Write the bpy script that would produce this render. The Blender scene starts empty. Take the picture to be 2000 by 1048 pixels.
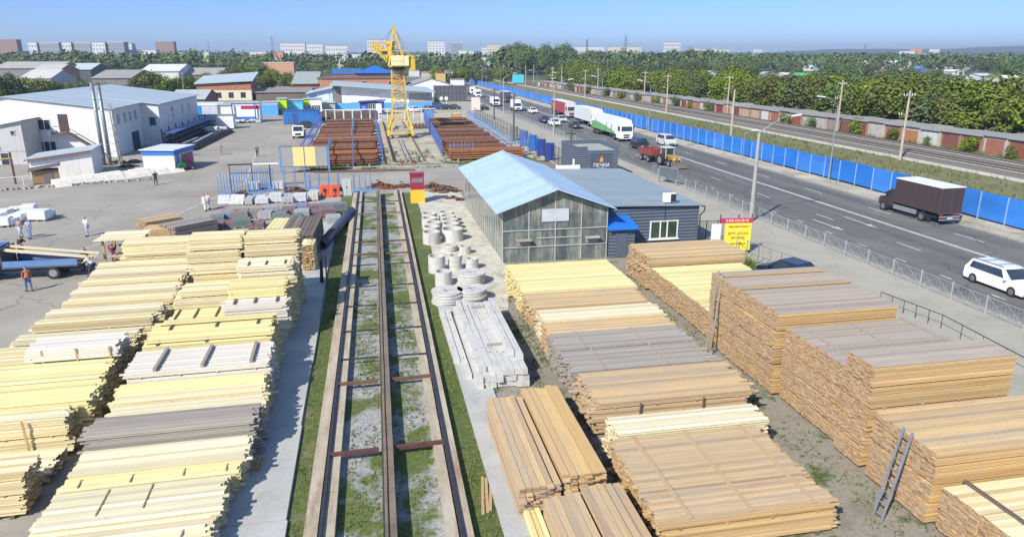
import bpy, bmesh, math, random
from mathutils import Vector, Matrix
R = random.Random(11)
SC = bpy.context.scene
COL = SC.collection
rad = math.radians
# ---------------------------------------------------------------- camera model (14 m above a yard, looking down 16.5 deg)
F = 1400.0; H = 14.0; YH = 108.0
TH = math.atan((524-YH)/F); PS = math.atan(288/math.hypot(524-YH, F))
cT, sT, cP, sP = math.cos(TH), math.sin(TH), math.cos(PS), math.sin(PS)
def ray(px, py):
    u = (px-1000)/F; v = (py-524)/F
    fw = cT-v*sT; dn = sT+v*cT
    return u*cP+fw*sP, -u*sP+fw*cP, -dn
def G(px, py, z=0.0):
    """survey helper: where a line of sight meets the level plane z"""
    x, y, d = ray(px, py); k = (H-z)/-d
    return x*k, y*k
def AT(px, y):
    """lateral place of column px at distance y (level line of sight)"""
    x, yy, d = ray(px, YH); return x/yy*y
def ZAT(px, py, y):
    x, yy, d = ray(px, py); return H+d/yy*y

# ---------------------------------------------------------------- mesh builder
class MB:
    def __init__(s): s.v = []; s.f = []; s.m = []
    def add(s, vs, fs, m=0):
        b = len(s.v); s.v += [tuple(p) for p in vs]
        for f in fs: s.f.append(tuple(b+i for i in f)); s.m.append(m)
        return s
    def box(s, x0, y0, z0, x1, y1, z1, m=0):
        return s.add([(x0,y0,z0),(x1,y0,z0),(x1,y1,z0),(x0,y1,z0),(x0,y0,z1),(x1,y0,z1),(x1,y1,z1),(x0,y1,z1)],
            [(3,2,1,0),(4,5,6,7),(0,1,5,4),(1,2,6,5),(2,3,7,6),(3,0,4,7)], m)
    def obox(s, c, sz, rz=0, m=0, rx=0, ry=0):
        M = Matrix.Translation(c) @ Matrix.Rotation(rz,4,'Z') @ Matrix.Rotation(ry,4,'Y') @ Matrix.Rotation(rx,4,'X')
        a,b,d = sz[0]/2, sz[1]/2, sz[2]/2
        vs = [M @ Vector(p) for p in [(-a,-b,-d),(a,-b,-d),(a,b,-d),(-a,b,-d),(-a,-b,d),(a,-b,d),(a,b,d),(-a,b,d)]]
        return s.add(vs, [(3,2,1,0),(4,5,6,7),(0,1,5,4),(1,2,6,5),(2,3,7,6),(3,0,4,7)], m)
    def cyl(s, p0, p1, r0, r1=None, n=8, m=0, cap=True):
        r1 = r0 if r1 is None else r1
        p0, p1 = Vector(p0), Vector(p1); d = (p1-p0)
        if d.length < 1e-6: return s
        d.normalize(); a = d.orthogonal().normalized(); b = d.cross(a)
        vs = []
        for p, r in ((p0,r0),(p1,r1)):
            for i in range(n):
                t = 2*math.pi*i/n; vs.append(p+a*math.cos(t)*r+b*math.sin(t)*r)
        fs = [(i,(i+1)%n,n+(i+1)%n,n+i) for i in range(n)]
        if cap: fs += [tuple(range(n-1,-1,-1)), tuple(range(n,2*n))]
        return s.add(vs, fs, m)
    def bar(s, p0, p1, w, m=0): return s.cyl(p0, p1, w*.7, w*.7, 4, m)
    def tube(s, pts, r, n=8, m=0):
        for i in range(len(pts)-1): s.cyl(pts[i], pts[i+1], r if not isinstance(r,(list,tuple)) else r[i], r if not isinstance(r,(list,tuple)) else r[i+1], n, m)
        return s
    def ring(s, c, ro, ri, h, n=24, m=0):
        x,y,z = c; vs = []
        for zz in (z, z+h):
            for r in (ro, ri):
                for i in range(n):
                    t = 2*math.pi*i/n; vs.append((x+r*math.cos(t), y+r*math.sin(t), zz))
        fs = []
        for i in range(n):
            j = (i+1)%n
            fs += [(i,j,2*n+j,2*n+i),(n+j,n+i,3*n+i,3*n+j),(2*n+i,2*n+j,3*n+j,3*n+i),(j,i,n+i,n+j)]
        return s.add(vs, fs, m)
    def prism(s, poly, z0, z1, m=0, mt=None):
        n = len(poly); vs = [(x,y,z0) for x,y in poly]+[(x,y,z1) for x,y in poly]
        s.add(vs, [(i,(i+1)%n,n+(i+1)%n,n+i) for i in range(n)]+[tuple(range(n-1,-1,-1))], m)
        return s.add([(x,y,z1) for x,y in poly], [tuple(range(n))], m if mt is None else mt)
    def xprism(s, prof, y0, y1, m=0):
        """profile in (x,z) extruded along y"""
        n = len(prof); vs = [(x,y0,z) for x,z in prof]+[(x,y1,z) for x,z in prof]
        return s.add(vs, [((i+1)%n,i,n+i,n+(i+1)%n) for i in range(n)]+[tuple(range(n)),tuple(range(2*n-1,n-1,-1))], m)
    def yprism(s, prof, x0, x1, m=0):
        """profile in (y,z) extruded along x"""
        n = len(prof); vs = [(x0,y,z) for y,z in prof]+[(x1,y,z) for y,z in prof]
        return s.add(vs, [(i,(i+1)%n,n+(i+1)%n,n+i) for i in range(n)]+[tuple(range(n-1,-1,-1)),tuple(range(n,2*n))], m)
    def quad(s, a, b, c, d, m=0): return s.add([a,b,c,d], [(0,1,2,3)], m)
    def build(s, name, mats, parent=None, smooth=False, loc=None, rz=0.0):
        me = bpy.data.meshes.new(name); me.from_pydata(s.v, [], s.f)
        for k in (mats if isinstance(mats,(list,tuple)) else [mats]): me.materials.append(k)
        if any(s.m): me.polygons.foreach_set('material_index', s.m)
        if smooth: me.polygons.foreach_set('use_smooth', [True]*len(s.f))
        me.update()
        o = bpy.data.objects.new(name, me); COL.objects.link(o)
        if parent is not None: o.parent = parent
        if loc: o.location = loc
        o.rotation_euler = (0,0,rz)
        return o
def bevel(o, w=.03, seg=2):
    b = o.modifiers.new('bevel','BEVEL'); b.width = w; b.segments = seg; b.limit_method = 'ANGLE'; b.angle_limit = rad(35); return o
def tag(o, label=None, cat=None, group=None, kind=None):
    if label: o['label'] = label
    if cat: o['category'] = cat
    if group: o['group'] = group
    if kind: o['kind'] = kind
    return o
def thing(name, label, cat, loc=(0,0,0), rz=0.0, group=None):
    o = bpy.data.objects.new(name, None); COL.objects.link(o)
    o.location = loc if len(loc) == 3 else (loc[0],loc[1],0); o.rotation_euler = (0,0,rz); o.empty_display_size = .3
    return tag(o, label, cat, group)
def kids(o): return [c for c in o.children]
def dup(o, loc=None, rz=None, label=None, group=None, scale=None, parent=None):
    c = o.copy(); COL.objects.link(c)
    if parent is not None: c.parent = parent
    for ch in kids(o): dup(ch, parent=c)
    if loc is not None: c.location = loc if len(loc) == 3 else (loc[0],loc[1],0)
    if rz is not None: c.rotation_euler = (0,0,rz)
    if label: c['label'] = label
    if group: c['group'] = group
    if scale is not None: c.scale = scale if isinstance(scale,(tuple,list)) else (scale,)*3
    return c
ORD = ['first','second','third','fourth','fifth','sixth','seventh','eighth','ninth','tenth','eleventh','twelfth','thirteenth','fourteenth','fifteenth','sixteenth','seventeenth','eighteenth','nineteenth']
def nth(i):
    """0 -> first"""
    if i < 19: return ORD[i]
    n = i+1; return '%d%s' % (n, {1:'st',2:'nd',3:'rd'}.get(n % 10, 'th'))
def struct(name, mb, mats): return tag(mb.build(name, mats), kind='structure')

# ---------------------------------------------------------------- materials
class Nd:
    def __init__(s, name):
        s.mat = bpy.data.materials.new(name); s.mat.use_nodes = True
        s.t = s.mat.node_tree; s.b = s.t.nodes['Principled BSDF']
    def n(s, typ, ins=None, **pr):
        x = s.t.nodes.new('ShaderNode'+typ)
        for k, v in pr.items(): setattr(x, k, v)
        for k, v in (ins or {}).items():
            if isinstance(v, bpy.types.NodeSocket): s.t.links.new(v, x.inputs[k])
            else: x.inputs[k].default_value = v
        return x
    def set(s, **k):
        for a, v in k.items():
            a = a.replace('_',' ')
            if isinstance(v, bpy.types.NodeSocket): s.t.links.new(v, s.b.inputs[a])
            else: s.b.inputs[a].default_value = v
        return s
    def obj(s, scale=(1,1,1)):
        c = s.n('TexCoord'); return s.n('Mapping', {'Vector': c.outputs['Object'], 'Scale': scale}).outputs[0]
    def world(s, scale=(1,1,1)):
        c = s.n('NewGeometry'); return s.n('Mapping', {'Vector': c.outputs['Position'], 'Scale': scale}).outputs[0]
    def noise(s, vec, scale, detail=4, rough=.6):
        return s.n('TexNoise', {'Vector': vec, 'Scale': scale, 'Detail': detail, 'Roughness': rough}).outputs[0]
    def ramp(s, fac, stops, interp='LINEAR'):
        r = s.n('ValToRGB', {'Fac': fac}); e = r.color_ramp.elements; r.color_ramp.interpolation = interp
        while len(e) > 1: e.remove(e[-1])
        e[0].position = stops[0][0]; e[0].color = c4(stops[0][1])
        for p, c in stops[1:]:
            k = e.new(p); k.color = c4(c)
        return r.outputs[0]
    def mix(s, fac, a, b, mode='MIX'):
        x = s.n('Mix', data_type='RGBA', blend_type=mode)
        for k, v in ((0,fac),(6,a),(7,b)):
            if isinstance(v, bpy.types.NodeSocket): s.t.links.new(v, x.inputs[k])
            else: x.inputs[k].default_value = v if k == 0 else c4(v)
        return x.outputs[2]
    def rng(s, fac, a, b, c=0., d=1.):
        return s.n('MapRange', {'Value': fac, 'From Min': a, 'From Max': b, 'To Min': c, 'To Max': d}).outputs[0]
    def bump(s, h, strength=.3, dist=.02):
        s.set(Normal=s.n('Bump', {'Height': h, 'Strength': strength, 'Distance': dist}).outputs[0]); return s
def c4(c):
    if isinstance(c,(int,float)): return (c,c,c,1)
    return tuple(c) if len(c) == 4 else (c[0],c[1],c[2],1)
def mul(c, k): return tuple(min(1,x*k) for x in c[:3])
_pc = {}
def paint(name, col, rough=.6, var=.22, scale=1.3, metal=0., dirt=0., grain=0.):
    """a painted / plain surface with uneven tone, faint streaks and grime"""
    key = (name, tuple(col) if not isinstance(col,(int,float)) else col)
    if key in _pc: return _pc[key]
    col = c4(col)[:3]
    k = Nd(name); w = k.world()
    a = k.noise(w, scale, 5, .65)
    c = k.ramp(a, [(.25, mul(col,1-var)), (.5, col), (.75, mul(col,1+var*.6))])
    if dirt:
        st = k.noise(k.world((1.6,1.6,.25)), 1.7, 5, .7)
        c = k.mix(k.rng(st, .5, .75, 0, dirt), c, (.16,.13,.10))
    if grain:
        c = k.mix(grain, c, k.ramp(k.noise(w, 30, 2, .6), [(.3,.25),(.7,1.)]), 'MULTIPLY')
    k.set(Base_Color=c, Roughness=rough, Metallic=metal)
    _pc[key] = k.mat
    return k.mat
def sheet(name, col, pitch=.18, axis=0, rough=.45, metal=.0, var=.12, dirt=.15, depth=.5):
    """profiled (ribbed) sheet metal: ribs as bump along one axis of the object"""
    k = Nd(name); o = k.obj(); sep = k.n('SeparateXYZ', {0: o}).outputs[axis]
    s = k.n('Math', {0: k.n('Math', {0: sep, 1: 2*math.pi/pitch}, operation='MULTIPLY').outputs[0]}, operation='SINE').outputs[0]
    a = k.noise(k.world(), .8, 4, .6)
    c = k.ramp(a, [(.3, mul(col,1-var)), (.7, mul(col,1+var))])
    if axis < 2:
        ids = k.n('Math', {0: k.n('Math', {0: sep, 1: pitch*3.2}, operation='DIVIDE').outputs[0]}, operation='FLOOR').outputs[0]
        wn = k.n('TexWhiteNoise', {'W': ids}, noise_dimensions='1D').outputs[0]
        c = k.mix(1.0, c, k.ramp(wn, [(0,.92),(1,1.05)]), 'MULTIPLY')
    if dirt: c = k.mix(k.rng(k.noise(k.world((1.5,1.5,.3)), 1.1, 5, .7), .5, .8, 0, dirt), c, (.2,.17,.14))
    k.set(Base_Color=c, Roughness=rough, Metallic=metal); k.bump(s, depth, .03)
    return k.mat
def wood(name, cols, end, grain=.5, weather=None, low=.72):
    """rough sawn boards: every board (mesh island) its own tone, grain along its length"""
    k = Nd(name); o = k.obj((.5,14,14))
    rn = k.n('NewGeometry').outputs['Random Per Island']
    n = len(cols)
    c = k.ramp(rn, [((i+.0)/max(1,n-1), cc) for i, cc in enumerate(cols)])
    hs_ = k.n('TexWhiteNoise', {'W': rn}, noise_dimensions='1D')
    c = k.mix(1.0, c, k.ramp(hs_.outputs[0], [(0,low),(.25,.4+low*.6+.07),(1,1.05 if low < .8 else 1.12)]), 'MULTIPLY')
    c = k.mix(k.rng(k.n('SeparateColor', {0: hs_.outputs[1]}).outputs[1], .80, 1., 0, .45 if low < .8 else .22), c, (.36,.33,.29))
    g = k.noise(o, 1.6, 5, .7)
    c = k.mix(grain, c, k.ramp(g, [(.3,(.62,.55,.45)),(.55,(1,1,1)),(.8,(1.1,1.08,1.05))]), 'MULTIPLY')
    kn = k.n('TexVoronoi', {'Vector': k.obj((1.1,6,6)), 'Scale': 1.1}).outputs['Distance']
    c = k.mix(k.rng(kn, .05, .09, .75, 0), c, (.16,.08,.035))
    patch = k.noise(k.obj((.35,.9,.9)), 1.2, 3, .6)
    c = k.mix(k.rng(patch, .42, .7, 0, .55 if low < .8 else .28), c, weather if weather else mul(cols[0], .72))
    k.set(Base_Color=c, Roughness=.75); k.bump(g, .25, .01)
    e = Nd(name+' end'); rn = e.n('NewGeometry').outputs['Random Per Island']
    c = e.ramp(rn, [(i/(len(end)-1), cc) for i, cc in enumerate(end)])
    c = e.mix(.5, c, e.ramp(e.noise(e.obj(), 16, 3, .6), [(.3,.45),(.7,1.)]), 'MULTIPLY')
    e.set(Base_Color=c, Roughness=.85)
    return [k.mat, e.mat]
def glassm(name, col=(.03,.045,.06), rough=.12):
    k = Nd(name); k.set(Base_Color=k.ramp(k.noise(k.world(), .7, 3), [(.3,mul(col,.6)),(.7,mul(col,1.5))]), Roughness=rough, Specular_IOR_Level=.7); return k.mat

M = {}
M['pine'] = wood('fresh pine', [(.74,.62,.34),(.82,.72,.45),(.68,.53,.25),(.80,.68,.38),(.84,.76,.52),(.55,.42,.20)], [(.46,.28,.13),(.58,.39,.20),(.24,.13,.06),(.50,.32,.15),(.34,.20,.10)], low=.86)
M['pale'] = wood('pale pine', [(.80,.72,.47),(.85,.79,.57),(.70,.59,.36),(.83,.75,.51),(.62,.52,.32)], [(.46,.28,.13),(.58,.39,.20),(.24,.13,.06),(.50,.32,.15),(.34,.20,.10)], .4, low=.86)
M['yellow'] = wood('yellow pine', [(.79,.68,.30),(.84,.75,.38),(.74,.62,.27),(.83,.74,.40),(.64,.52,.22)], [(.46,.29,.12),(.58,.40,.18),(.26,.14,.06),(.50,.33,.14),(.34,.20,.09)], .35, low=.86)
M['white'] = wood('whitish boards', [(.74,.68,.58),(.80,.74,.64),(.66,.60,.52),(.78,.72,.60)], [(.5,.4,.28),(.62,.5,.36),(.3,.22,.15)], .4, low=.86)
M['honey'] = wood('honey boards', [(.64,.43,.20),(.70,.50,.25),(.50,.31,.13),(.74,.55,.29),(.56,.41,.25)], [(.46,.27,.13),(.62,.42,.24),(.20,.13,.08),(.50,.33,.18),(.36,.30,.25)], .55, (.44,.35,.26))
M['tan'] = wood('sun dried boards', [(.57,.405,.225),(.63,.455,.25),(.53,.385,.24),(.67,.475,.25),(.45,.32,.21)], [(.46,.27,.13),(.60,.42,.26),(.20,.13,.08),(.50,.33,.20),(.36,.30,.25)], .55, (.44,.36,.26))
M['greywood'] = wood('weathered grey boards', [(.37,.335,.29),(.43,.39,.335),(.34,.29,.245),(.45,.40,.33),(.39,.345,.31)], [(.40,.28,.18),(.55,.42,.30),(.18,.13,.10),(.44,.34,.25),(.33,.30,.28)], .6, (.31,.28,.25))
M['dweath'] = wood('grey brown weathered boards', [(.43,.36,.295),(.48,.41,.34),(.39,.32,.26),(.51,.41,.30),(.44,.38,.33)], [(.48,.30,.15),(.62,.44,.26),(.22,.14,.09),(.52,.36,.21),(.36,.29,.24)], .6, (.37,.33,.30))
M['amber'] = wood('amber boards', [(.63,.40,.155),(.71,.48,.20),(.49,.285,.11),(.73,.52,.24),(.56,.38,.19)], [(.44,.28,.16),(.56,.38,.22),(.20,.12,.08),(.50,.33,.19),(.38,.30,.23),(.60,.46,.31),(.29,.19,.13)], .5, (.52,.36,.2))
M['darkwood'] = wood('dark brown boards', [(.17,.13,.10),(.21,.16,.13),(.15,.12,.10),(.23,.18,.14)], [(.16,.10,.07),(.22,.15,.1),(.08,.05,.04)], .6)
M['steel'] = paint('grey steel', (.32,.33,.34), .45, .2, 2, .4)
M['dark'] = paint('dark metal', (.035,.037,.04), .5, .3, 2)
M['black'] = paint('black rubber', (.02,.02,.021), .85, .3, 3)
M['white_p'] = paint('white paint', (.78,.78,.77), .45, .08, .7, dirt=.12)
M['wall_w'] = paint('whitewashed wall', (.76,.74,.70), .8, .08, .35, dirt=.3)
M['rust'] = paint('rusty steel', (.16,.066,.036), .85, .5, 1.8)
M['rust2'] = paint('fresh rusty steel', (.25,.10,.042), .8, .45, 1.2)
M['rust3'] = paint('dull brown rust', (.16,.085,.06), .85, .5, 1.0)
M['redtie'] = paint('red oxide steel', (.105,.045,.04), .75, .4, 3)
M['blue'] = paint('blue paint', (.035,.16,.52), .45, .2, .8, dirt=.12)
M['lblue'] = paint('light blue paint', (.11,.27,.54), .5, .25, 1.5, dirt=.15)
M['dblue'] = paint('dark blue paint', (.03,.07,.30), .5, .2, 1, dirt=.1)
M['conc'] = paint('concrete', (.40,.38,.34), .9, .22, 1.4, dirt=.35, grain=.25)
M['concw'] = paint('white concrete', (.60,.585,.54), .9, .15, 1.6, dirt=.4, grain=.25)
M['crane'] = paint('crane yellow', (.66,.44,.045), .5, .25, 1.2, dirt=.35)
M['glass'] = glassm('dark window glass')
M['brickr'] = paint('brick', (.40,.17,.10), .9, .25, .7, dirt=.15)
M['roofg'] = sheet('galvanised roof', (.42,.50,.53), .22, 0, .4, .25)
M['roofs'] = paint('asbestos slate roof', (.30,.30,.29), .85, .2, .5, dirt=.3)
M['chrome'] = paint('bare aluminium', (.55,.56,.58), .3, .1, 1, .9)
M['lamp'] = paint('lamp glass', (.75,.75,.72), .2, .05)
M['tail'] = paint('red tail lamp', (.35,.02,.015), .25, .1)
M['skin'] = paint('skin', (.50,.30,.21), .6, .08)
M['hair'] = paint('dark hair', (.03,.022,.018), .7, .2)
HAZE, SKY, SUN, EXPO = 2.2e-4, .125, 4.15, .55
# ================================================================ ground, yard, road, railway
def dist_mask(k, scale, lo, hi, detail=5): return k.rng(k.noise(k.world(), scale, detail, .65), lo, hi)
k = Nd('dry grass and earth')
w = k.world()
gr = k.ramp(k.noise(w, .9, 6, .7), [(.3,(.055,.075,.022)),(.5,(.10,.12,.035)),(.7,(.17,.155,.065))])
ea = k.ramp(k.noise(w, .6, 6, .7), [(.3,(.19,.155,.105)),(.7,(.32,.27,.20))])
c = k.mix(dist_mask(k, .11, .40, .60), gr, ea)
k.set(Base_Color=c, Roughness=.95); k.bump(k.noise(w, 6, 4), .6, .06)
m_ground = k.mat
k = Nd('far land'); w = k.world()
c = k.ramp(k.noise(w, .012, 5, .7), [(.3,(.035,.055,.022)),(.5,(.06,.08,.03)),(.72,(.13,.125,.06))])
k.set(Base_Color=c, Roughness=.95); m_far = k.mat

k = Nd('worn yard paving'); w = k.world()
base = k.ramp(k.noise(w, .09, 6, .65), [(.3,(.26,.232,.19)),(.5,(.335,.304,.255)),(.7,(.41,.377,.32))])
fine = k.ramp(k.noise(w, 9, 4, .7), [(.3,.78),(.7,1.08)])
c = k.mix(.6, base, fine, 'MULTIPLY')
dv = k.n('VectorMath', {0: w, 1: k.n('VectorMath', {0: k.n('TexNoise', {'Vector': w, 'Scale': .35, 'Detail': 4}).outputs['Color'], 'Scale': 3.2}, operation='SCALE').outputs[0]}, operation='ADD').outputs[0]
cr = k.n('TexVoronoi', {'Vector': dv, 'Scale': .11}, feature='DISTANCE_TO_EDGE').outputs['Distance']
c = k.mix(k.rng(cr, .002, .012, .55, 0), c, (.15,.135,.115))
c = k.mix(k.rng(k.noise(k.world((.25,1.3,1)), .2, 5, .7), .56, .75, 0, .5), c, (.22,.205,.185))
c = k.mix(k.rng(k.noise(w, .5, 5, .7), .62, .75, 0, .55), c, (.17,.15,.13))
k.set(Base_Color=c, Roughness=.9); k.bump(k.noise(w, 14, 3), .25, .02)
m_yard = k.mat

k = Nd('dusty ground'); w = k.world()
c = k.ramp(k.noise(w, .25, 6, .7), [(.3,(.36,.315,.24)),(.5,(.48,.43,.335)),(.7,(.57,.52,.42))])
c = k.mix(.5, c, k.ramp(k.noise(w, 7, 4, .7), [(.3,.7),(.7,1.1)]), 'MULTIPLY')
c = k.mix(k.rng(k.noise(w, .22, 6, .75), .50, .66, 0, .8), c, (.15,.15,.065))
c = k.mix(k.rng(k.noise(w, .35, 6, .75), .55, .72, 0, .6), c, (.24,.15,.09))
k.set(Base_Color=c, Roughness=.95); m_dust = k.mat

k = Nd('aisle earth'); w = k.world()
c = k.ramp(k.noise(w, .5, 6, .7), [(.3,(.22,.185,.14)),(.5,(.31,.275,.22)),(.7,(.40,.37,.33))])
g = k.ramp(k.noise(w, 3, 5, .7), [(.3,(.045,.075,.015)),(.7,(.13,.155,.04))])
c = k.mix(k.rng(k.noise(w, .5, 6, .75), .52, .63), c, g)
c = k.mix(.65, c, k.ramp(k.noise(w, 6, 6, .8), [(.3,.55),(.55,1.),(.75,1.2)]), 'MULTIPLY')
k.set(Base_Color=c, Roughness=.95); k.bump(k.noise(w, 12, 4), .8, .06); m_aisle = k.mat

k = Nd('gravel and weeds'); w = k.world()
vo = k.n('TexVoronoi', {'Vector': w, 'Scale': 16.0}).outputs['Color']
sv = k.n('SeparateColor', {0: vo}).outputs[0]
c = k.ramp(sv, [(.0,(.24,.235,.225)),(.5,(.33,.325,.31)),(1,(.43,.425,.41))])
g = k.ramp(k.noise(w, 7, 5, .7), [(.25,(.04,.065,.014)),(.5,(.10,.135,.03)),(.75,(.19,.20,.06))])
c = k.mix(k.rng(k.noise(k.world((1,.8,1)), .42, 5, .7), .46, .56), c, g)
k.set(Base_Color=c, Roughness=.95); k.bump(sv, .6, .04); m_gravel = k.mat

k = Nd('mown weeds'); w = k.world()
g = k.ramp(k.noise(w, 5, 6, .75), [(.25,(.035,.06,.012)),(.5,(.09,.125,.026)),(.75,(.19,.19,.06))])
c = k.mix(k.rng(k.noise(w, .5, 5, .7), .54, .68, 0, .75), g, (.25,.20,.13))
k.set(Base_Color=c, Roughness=.95); k.bump(k.noise(w, 18, 4), .8, .05); m_grass = k.mat

k = Nd('rough embankment grass'); w = k.world()
g = k.ramp(k.noise(w, 1.3, 6, .75), [(.25,(.07,.085,.022)),(.45,(.14,.15,.045)),(.62,(.25,.225,.10)),(.8,(.34,.29,.18))])
c = k.mix(k.rng(k.noise(w, .22, 5, .7), .50, .64, 0, .8), g, (.24,.205,.15))
k.set(Base_Color=c, Roughness=.95); k.bump(k.noise(w, 5, 5), .9, .15); m_bank = k.mat

k = Nd('asphalt'); w = k.world()
c = k.ramp(k.noise(k.world((1.2,.05,1)), .55, 5, .65), [(.3,(.092,.091,.086)),(.5,(.135,.132,.124)),(.7,(.19,.184,.17))])
c = k.mix(.5, c, k.ramp(k.noise(w, 12, 4, .7), [(.3,.7),(.7,1.15)]), 'MULTIPLY')
c = k.mix(k.rng(k.noise(w, .12, 5, .7), .54, .70, 0, .55), c, (.21,.205,.19))
c = k.mix(k.rng(k.noise(k.world((.8,.12,1)), .5, 5, .7), .60, .74, 0, .6), c, (.06,.06,.06))
cr = k.n('TexVoronoi', {'Vector': k.n('VectorMath', {0: w, 1: k.n('VectorMath', {0: k.n('TexNoise', {'Vector': w, 'Scale': .3, 'Detail': 4}).outputs['Color'], 'Scale': 4.0}, operation='SCALE').outputs[0]}, operation='ADD').outputs[0], 'Scale': .09}, feature='DISTANCE_TO_EDGE').outputs['Distance']
c = k.mix(k.rng(cr, .002, .010, .6, 0), c, (.05,.05,.05))
sx = k.n('SeparateXYZ', {0: w}).outputs[0]; edge = k.n('Math', {0: k.n('Math', {0: sx, 1: 42.0}, operation='SUBTRACT').outputs[0]}, operation='ABSOLUTE').outputs[0]
c = k.mix(k.rng(k.n('Math', {0: edge, 1: k.n('Math', {0: k.noise(w, .6, 5, .7), 1: 2.2}, operation='MULTIPLY').outputs[0]}, operation='ADD').outputs[0], 7.6, 9.2, 0, .75), c, (.30,.28,.235))
k.set(Base_Color=c, Roughness=.85); m_asph = k.mat
k = Nd('worn road paint'); w = k.world()
c = k.mix(k.rng(k.noise(w, 3.5, 5, .75), .42, .62, 0, .85), (.60,.60,.58), (.18,.18,.178))
k.set(Base_Color=c, Roughness=.7); m_mark = k.mat
k = Nd('concrete slab path'); w = k.world()
c = k.ramp(k.noise(w, .5, 6, .65), [(.3,(.38,.375,.35)),(.7,(.50,.49,.46))])
c = k.mix(.5, c, k.ramp(k.noise(w, 10, 4, .7), [(.3,.78),(.7,1.05)]), 'MULTIPLY')
c = k.mix(k.rng(k.noise(w, .9, 5, .7), .60, .72, 0, .45), c, (.22,.20,.17))
k.set(Base_Color=c, Roughness=.9); m_path = k.mat
k = Nd('railway ballast'); w = k.world()
c = k.ramp(k.noise(w, 5, 5, .8), [(.3,(.10,.085,.07)),(.7,(.25,.215,.18))])
k.set(Base_Color=c, Roughness=.95); k.bump(k.noise(w, 10, 3), .7, .08); m_ballast = k.mat

def flat(name, poly, z, mat, th=0.0):
    m = MB()
    if th: m.prism(poly, z-th, z)
    else: m.add([(x,y,z) for x,y in poly], [tuple(range(len(poly)))])
    return struct(name, m, mat)
# one sheet to the horizon, near field subdivided in its own sheet 4 mm above
flat('ground', [(-9000,-300),(9000,-300),(9000,14000),(-9000,14000)], -.05, m_far)
flat('earth', [(-140,5),(150,5),(190,420),(-140,420)], -.02, m_ground)
flat('yard', [(-130,8),(-3.15,8),(-3.15,76),(11.5,76),(11.5,97),(-10.5,97),(-11,170),(-24,192),(-70,192),(-90,100)], .0, m_yard)
flat('dirt_lot', [(-11,97.2),(36,97.2),(36,232),(-9,232),(-24,192.2),(-10.5,170)], .003, m_dust)
flat('lumber_aisle', [(3.4,8),(26,8),(26,76),(3.4,76)], .002, m_aisle)
k = Nd('pale limestone gravel'); w = k.world()
c = k.ramp(k.noise(w, 1.2, 6, .7), [(.3,(.40,.36,.28)),(.5,(.60,.56,.46)),(.75,(.70,.67,.59))])
c = k.mix(.5, c, k.ramp(k.noise(w, 9, 4, .75), [(.35,.5),(.6,1.08)]), 'MULTIPLY'); c = k.mix(k.rng(k.noise(w, .5, 6, .75), .52, .66, 0, .7), c, (.26,.23,.13))
k.set(Base_Color=c, Roughness=.95); k.bump(k.noise(w, 14, 3), .6, .05)
flat('gravel_apron', [(3.9,37.5),(7.2,37.5),(8.8,46),(9.2,76),(4.5,76)], .036, k.mat)
flat('track_bed', [(-1.7,8),(2.0,8),(2.6,76),(-1.35,76)], .02, m_gravel)
flat('grass_strip', [(-3.15,8),(-1.9,8),(-1.5,76),(-3.15,76)], .03, m_grass)
flat('grass_verge', [(2.2,8),(3.5,8),(3.9,38),(4.4,76),(2.7,76)], .03, m_grass)
m = MB()
for i in range(9):
    y0 = 8+i*6.1
    m.box(-5.35,y0,-.05,-3.2+R.uniform(-.06,.06),y0+6.06,.14+R.uniform(-.012,.012))
struct('concrete_path', m, m_path)
m = MB()
for i in range(7): m.box(3.35,14+i*4.0,-.05,4.7,14+i*4+3.97,.10+R.uniform(-.01,.01))
struct('loading_path', m, m_path)

m = MB()  # pavement with kerb, road, verge
m.box(24.2,10,-.1,33.7,240,.12)
struct('pavement', m, paint('dusty pavement', (.42,.39,.32), .95, .2, .3, dirt=.25, grain=.3))
m = MB()
for i in range(90): m.box(33.7,10+i*2.6,-.1,34.0,10+i*2.6+2.58,.17)
struct('kerb', m, M['conc'])
flat('road', [(34.0,8),(50.0,8),(50.0,700),(34.0,700)], .012, m_asph)
m = MB(); m.box(50.0,8,-.1,52.75,700,.10); struct('verge', m, m_dust)
m = MB(); z = .017
m.add([(43.35,8,z),(43.75,8,z),(43.75,620,z),(43.35,620,z)], [(0,1,2,3)])
for x, a in ((39.97,2.6),(36.75,1.0),(46.65,3.1)):
    y = 13.0+(0 if x < 43 else 1.2)
    step = 10.6 if a > 2 else 4.2
    while y < 330:
        m.add([(x-.08,y,z),(x+.08,y,z),(x+.08,y+a,z),(x-.08,y+a,z)], [(0,1,2,3)]); y += step
m.add([(49.6,8,z),(49.75,8,z),(49.75,420,z),(49.6,420,z)], [(0,1,2,3)])
for x, y in ((38.37,51.6),(41.75,51.9),(38.4,96),(41.7,96)):   # straight-ahead arrows, pointing at the viewer
    m.add([(x-.1,y+1.4,z),(x+.1,y+1.4,z),(x+.1,y+4.6,z),(x-.1,y+4.6,z)], [(0,1,2,3)])
    m.add([(x,y,z),(x+.34,y+1.4,z),(x-.34,y+1.4,z)], [(0,1,2)])
struct('road_marking', m, m_mark)
m = MB()
for a, b in (((-26.6,44),(-18.4,66)),((-18.4,66),(-14,86)),((-14.2,86),(-17.4,120))):
    d = Vector((b[0]-a[0],b[1]-a[1])).normalized(); n = Vector((-d.y,d.x))*.09
    m.add([(a[0]-n.x,a[1]-n.y,.006),(a[0]+n.x,a[1]+n.y,.006),(b[0]+n.x,b[1]+n.y,.006),(b[0]-n.x,b[1]-n.y,.006)][::-1], [(0,1,2,3)])
struct('yard_marking', m, m_mark)
flat('embankment', [(53.0,8),(110,8),(100,420),(53.0,420)], .0, m_bank)
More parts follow.
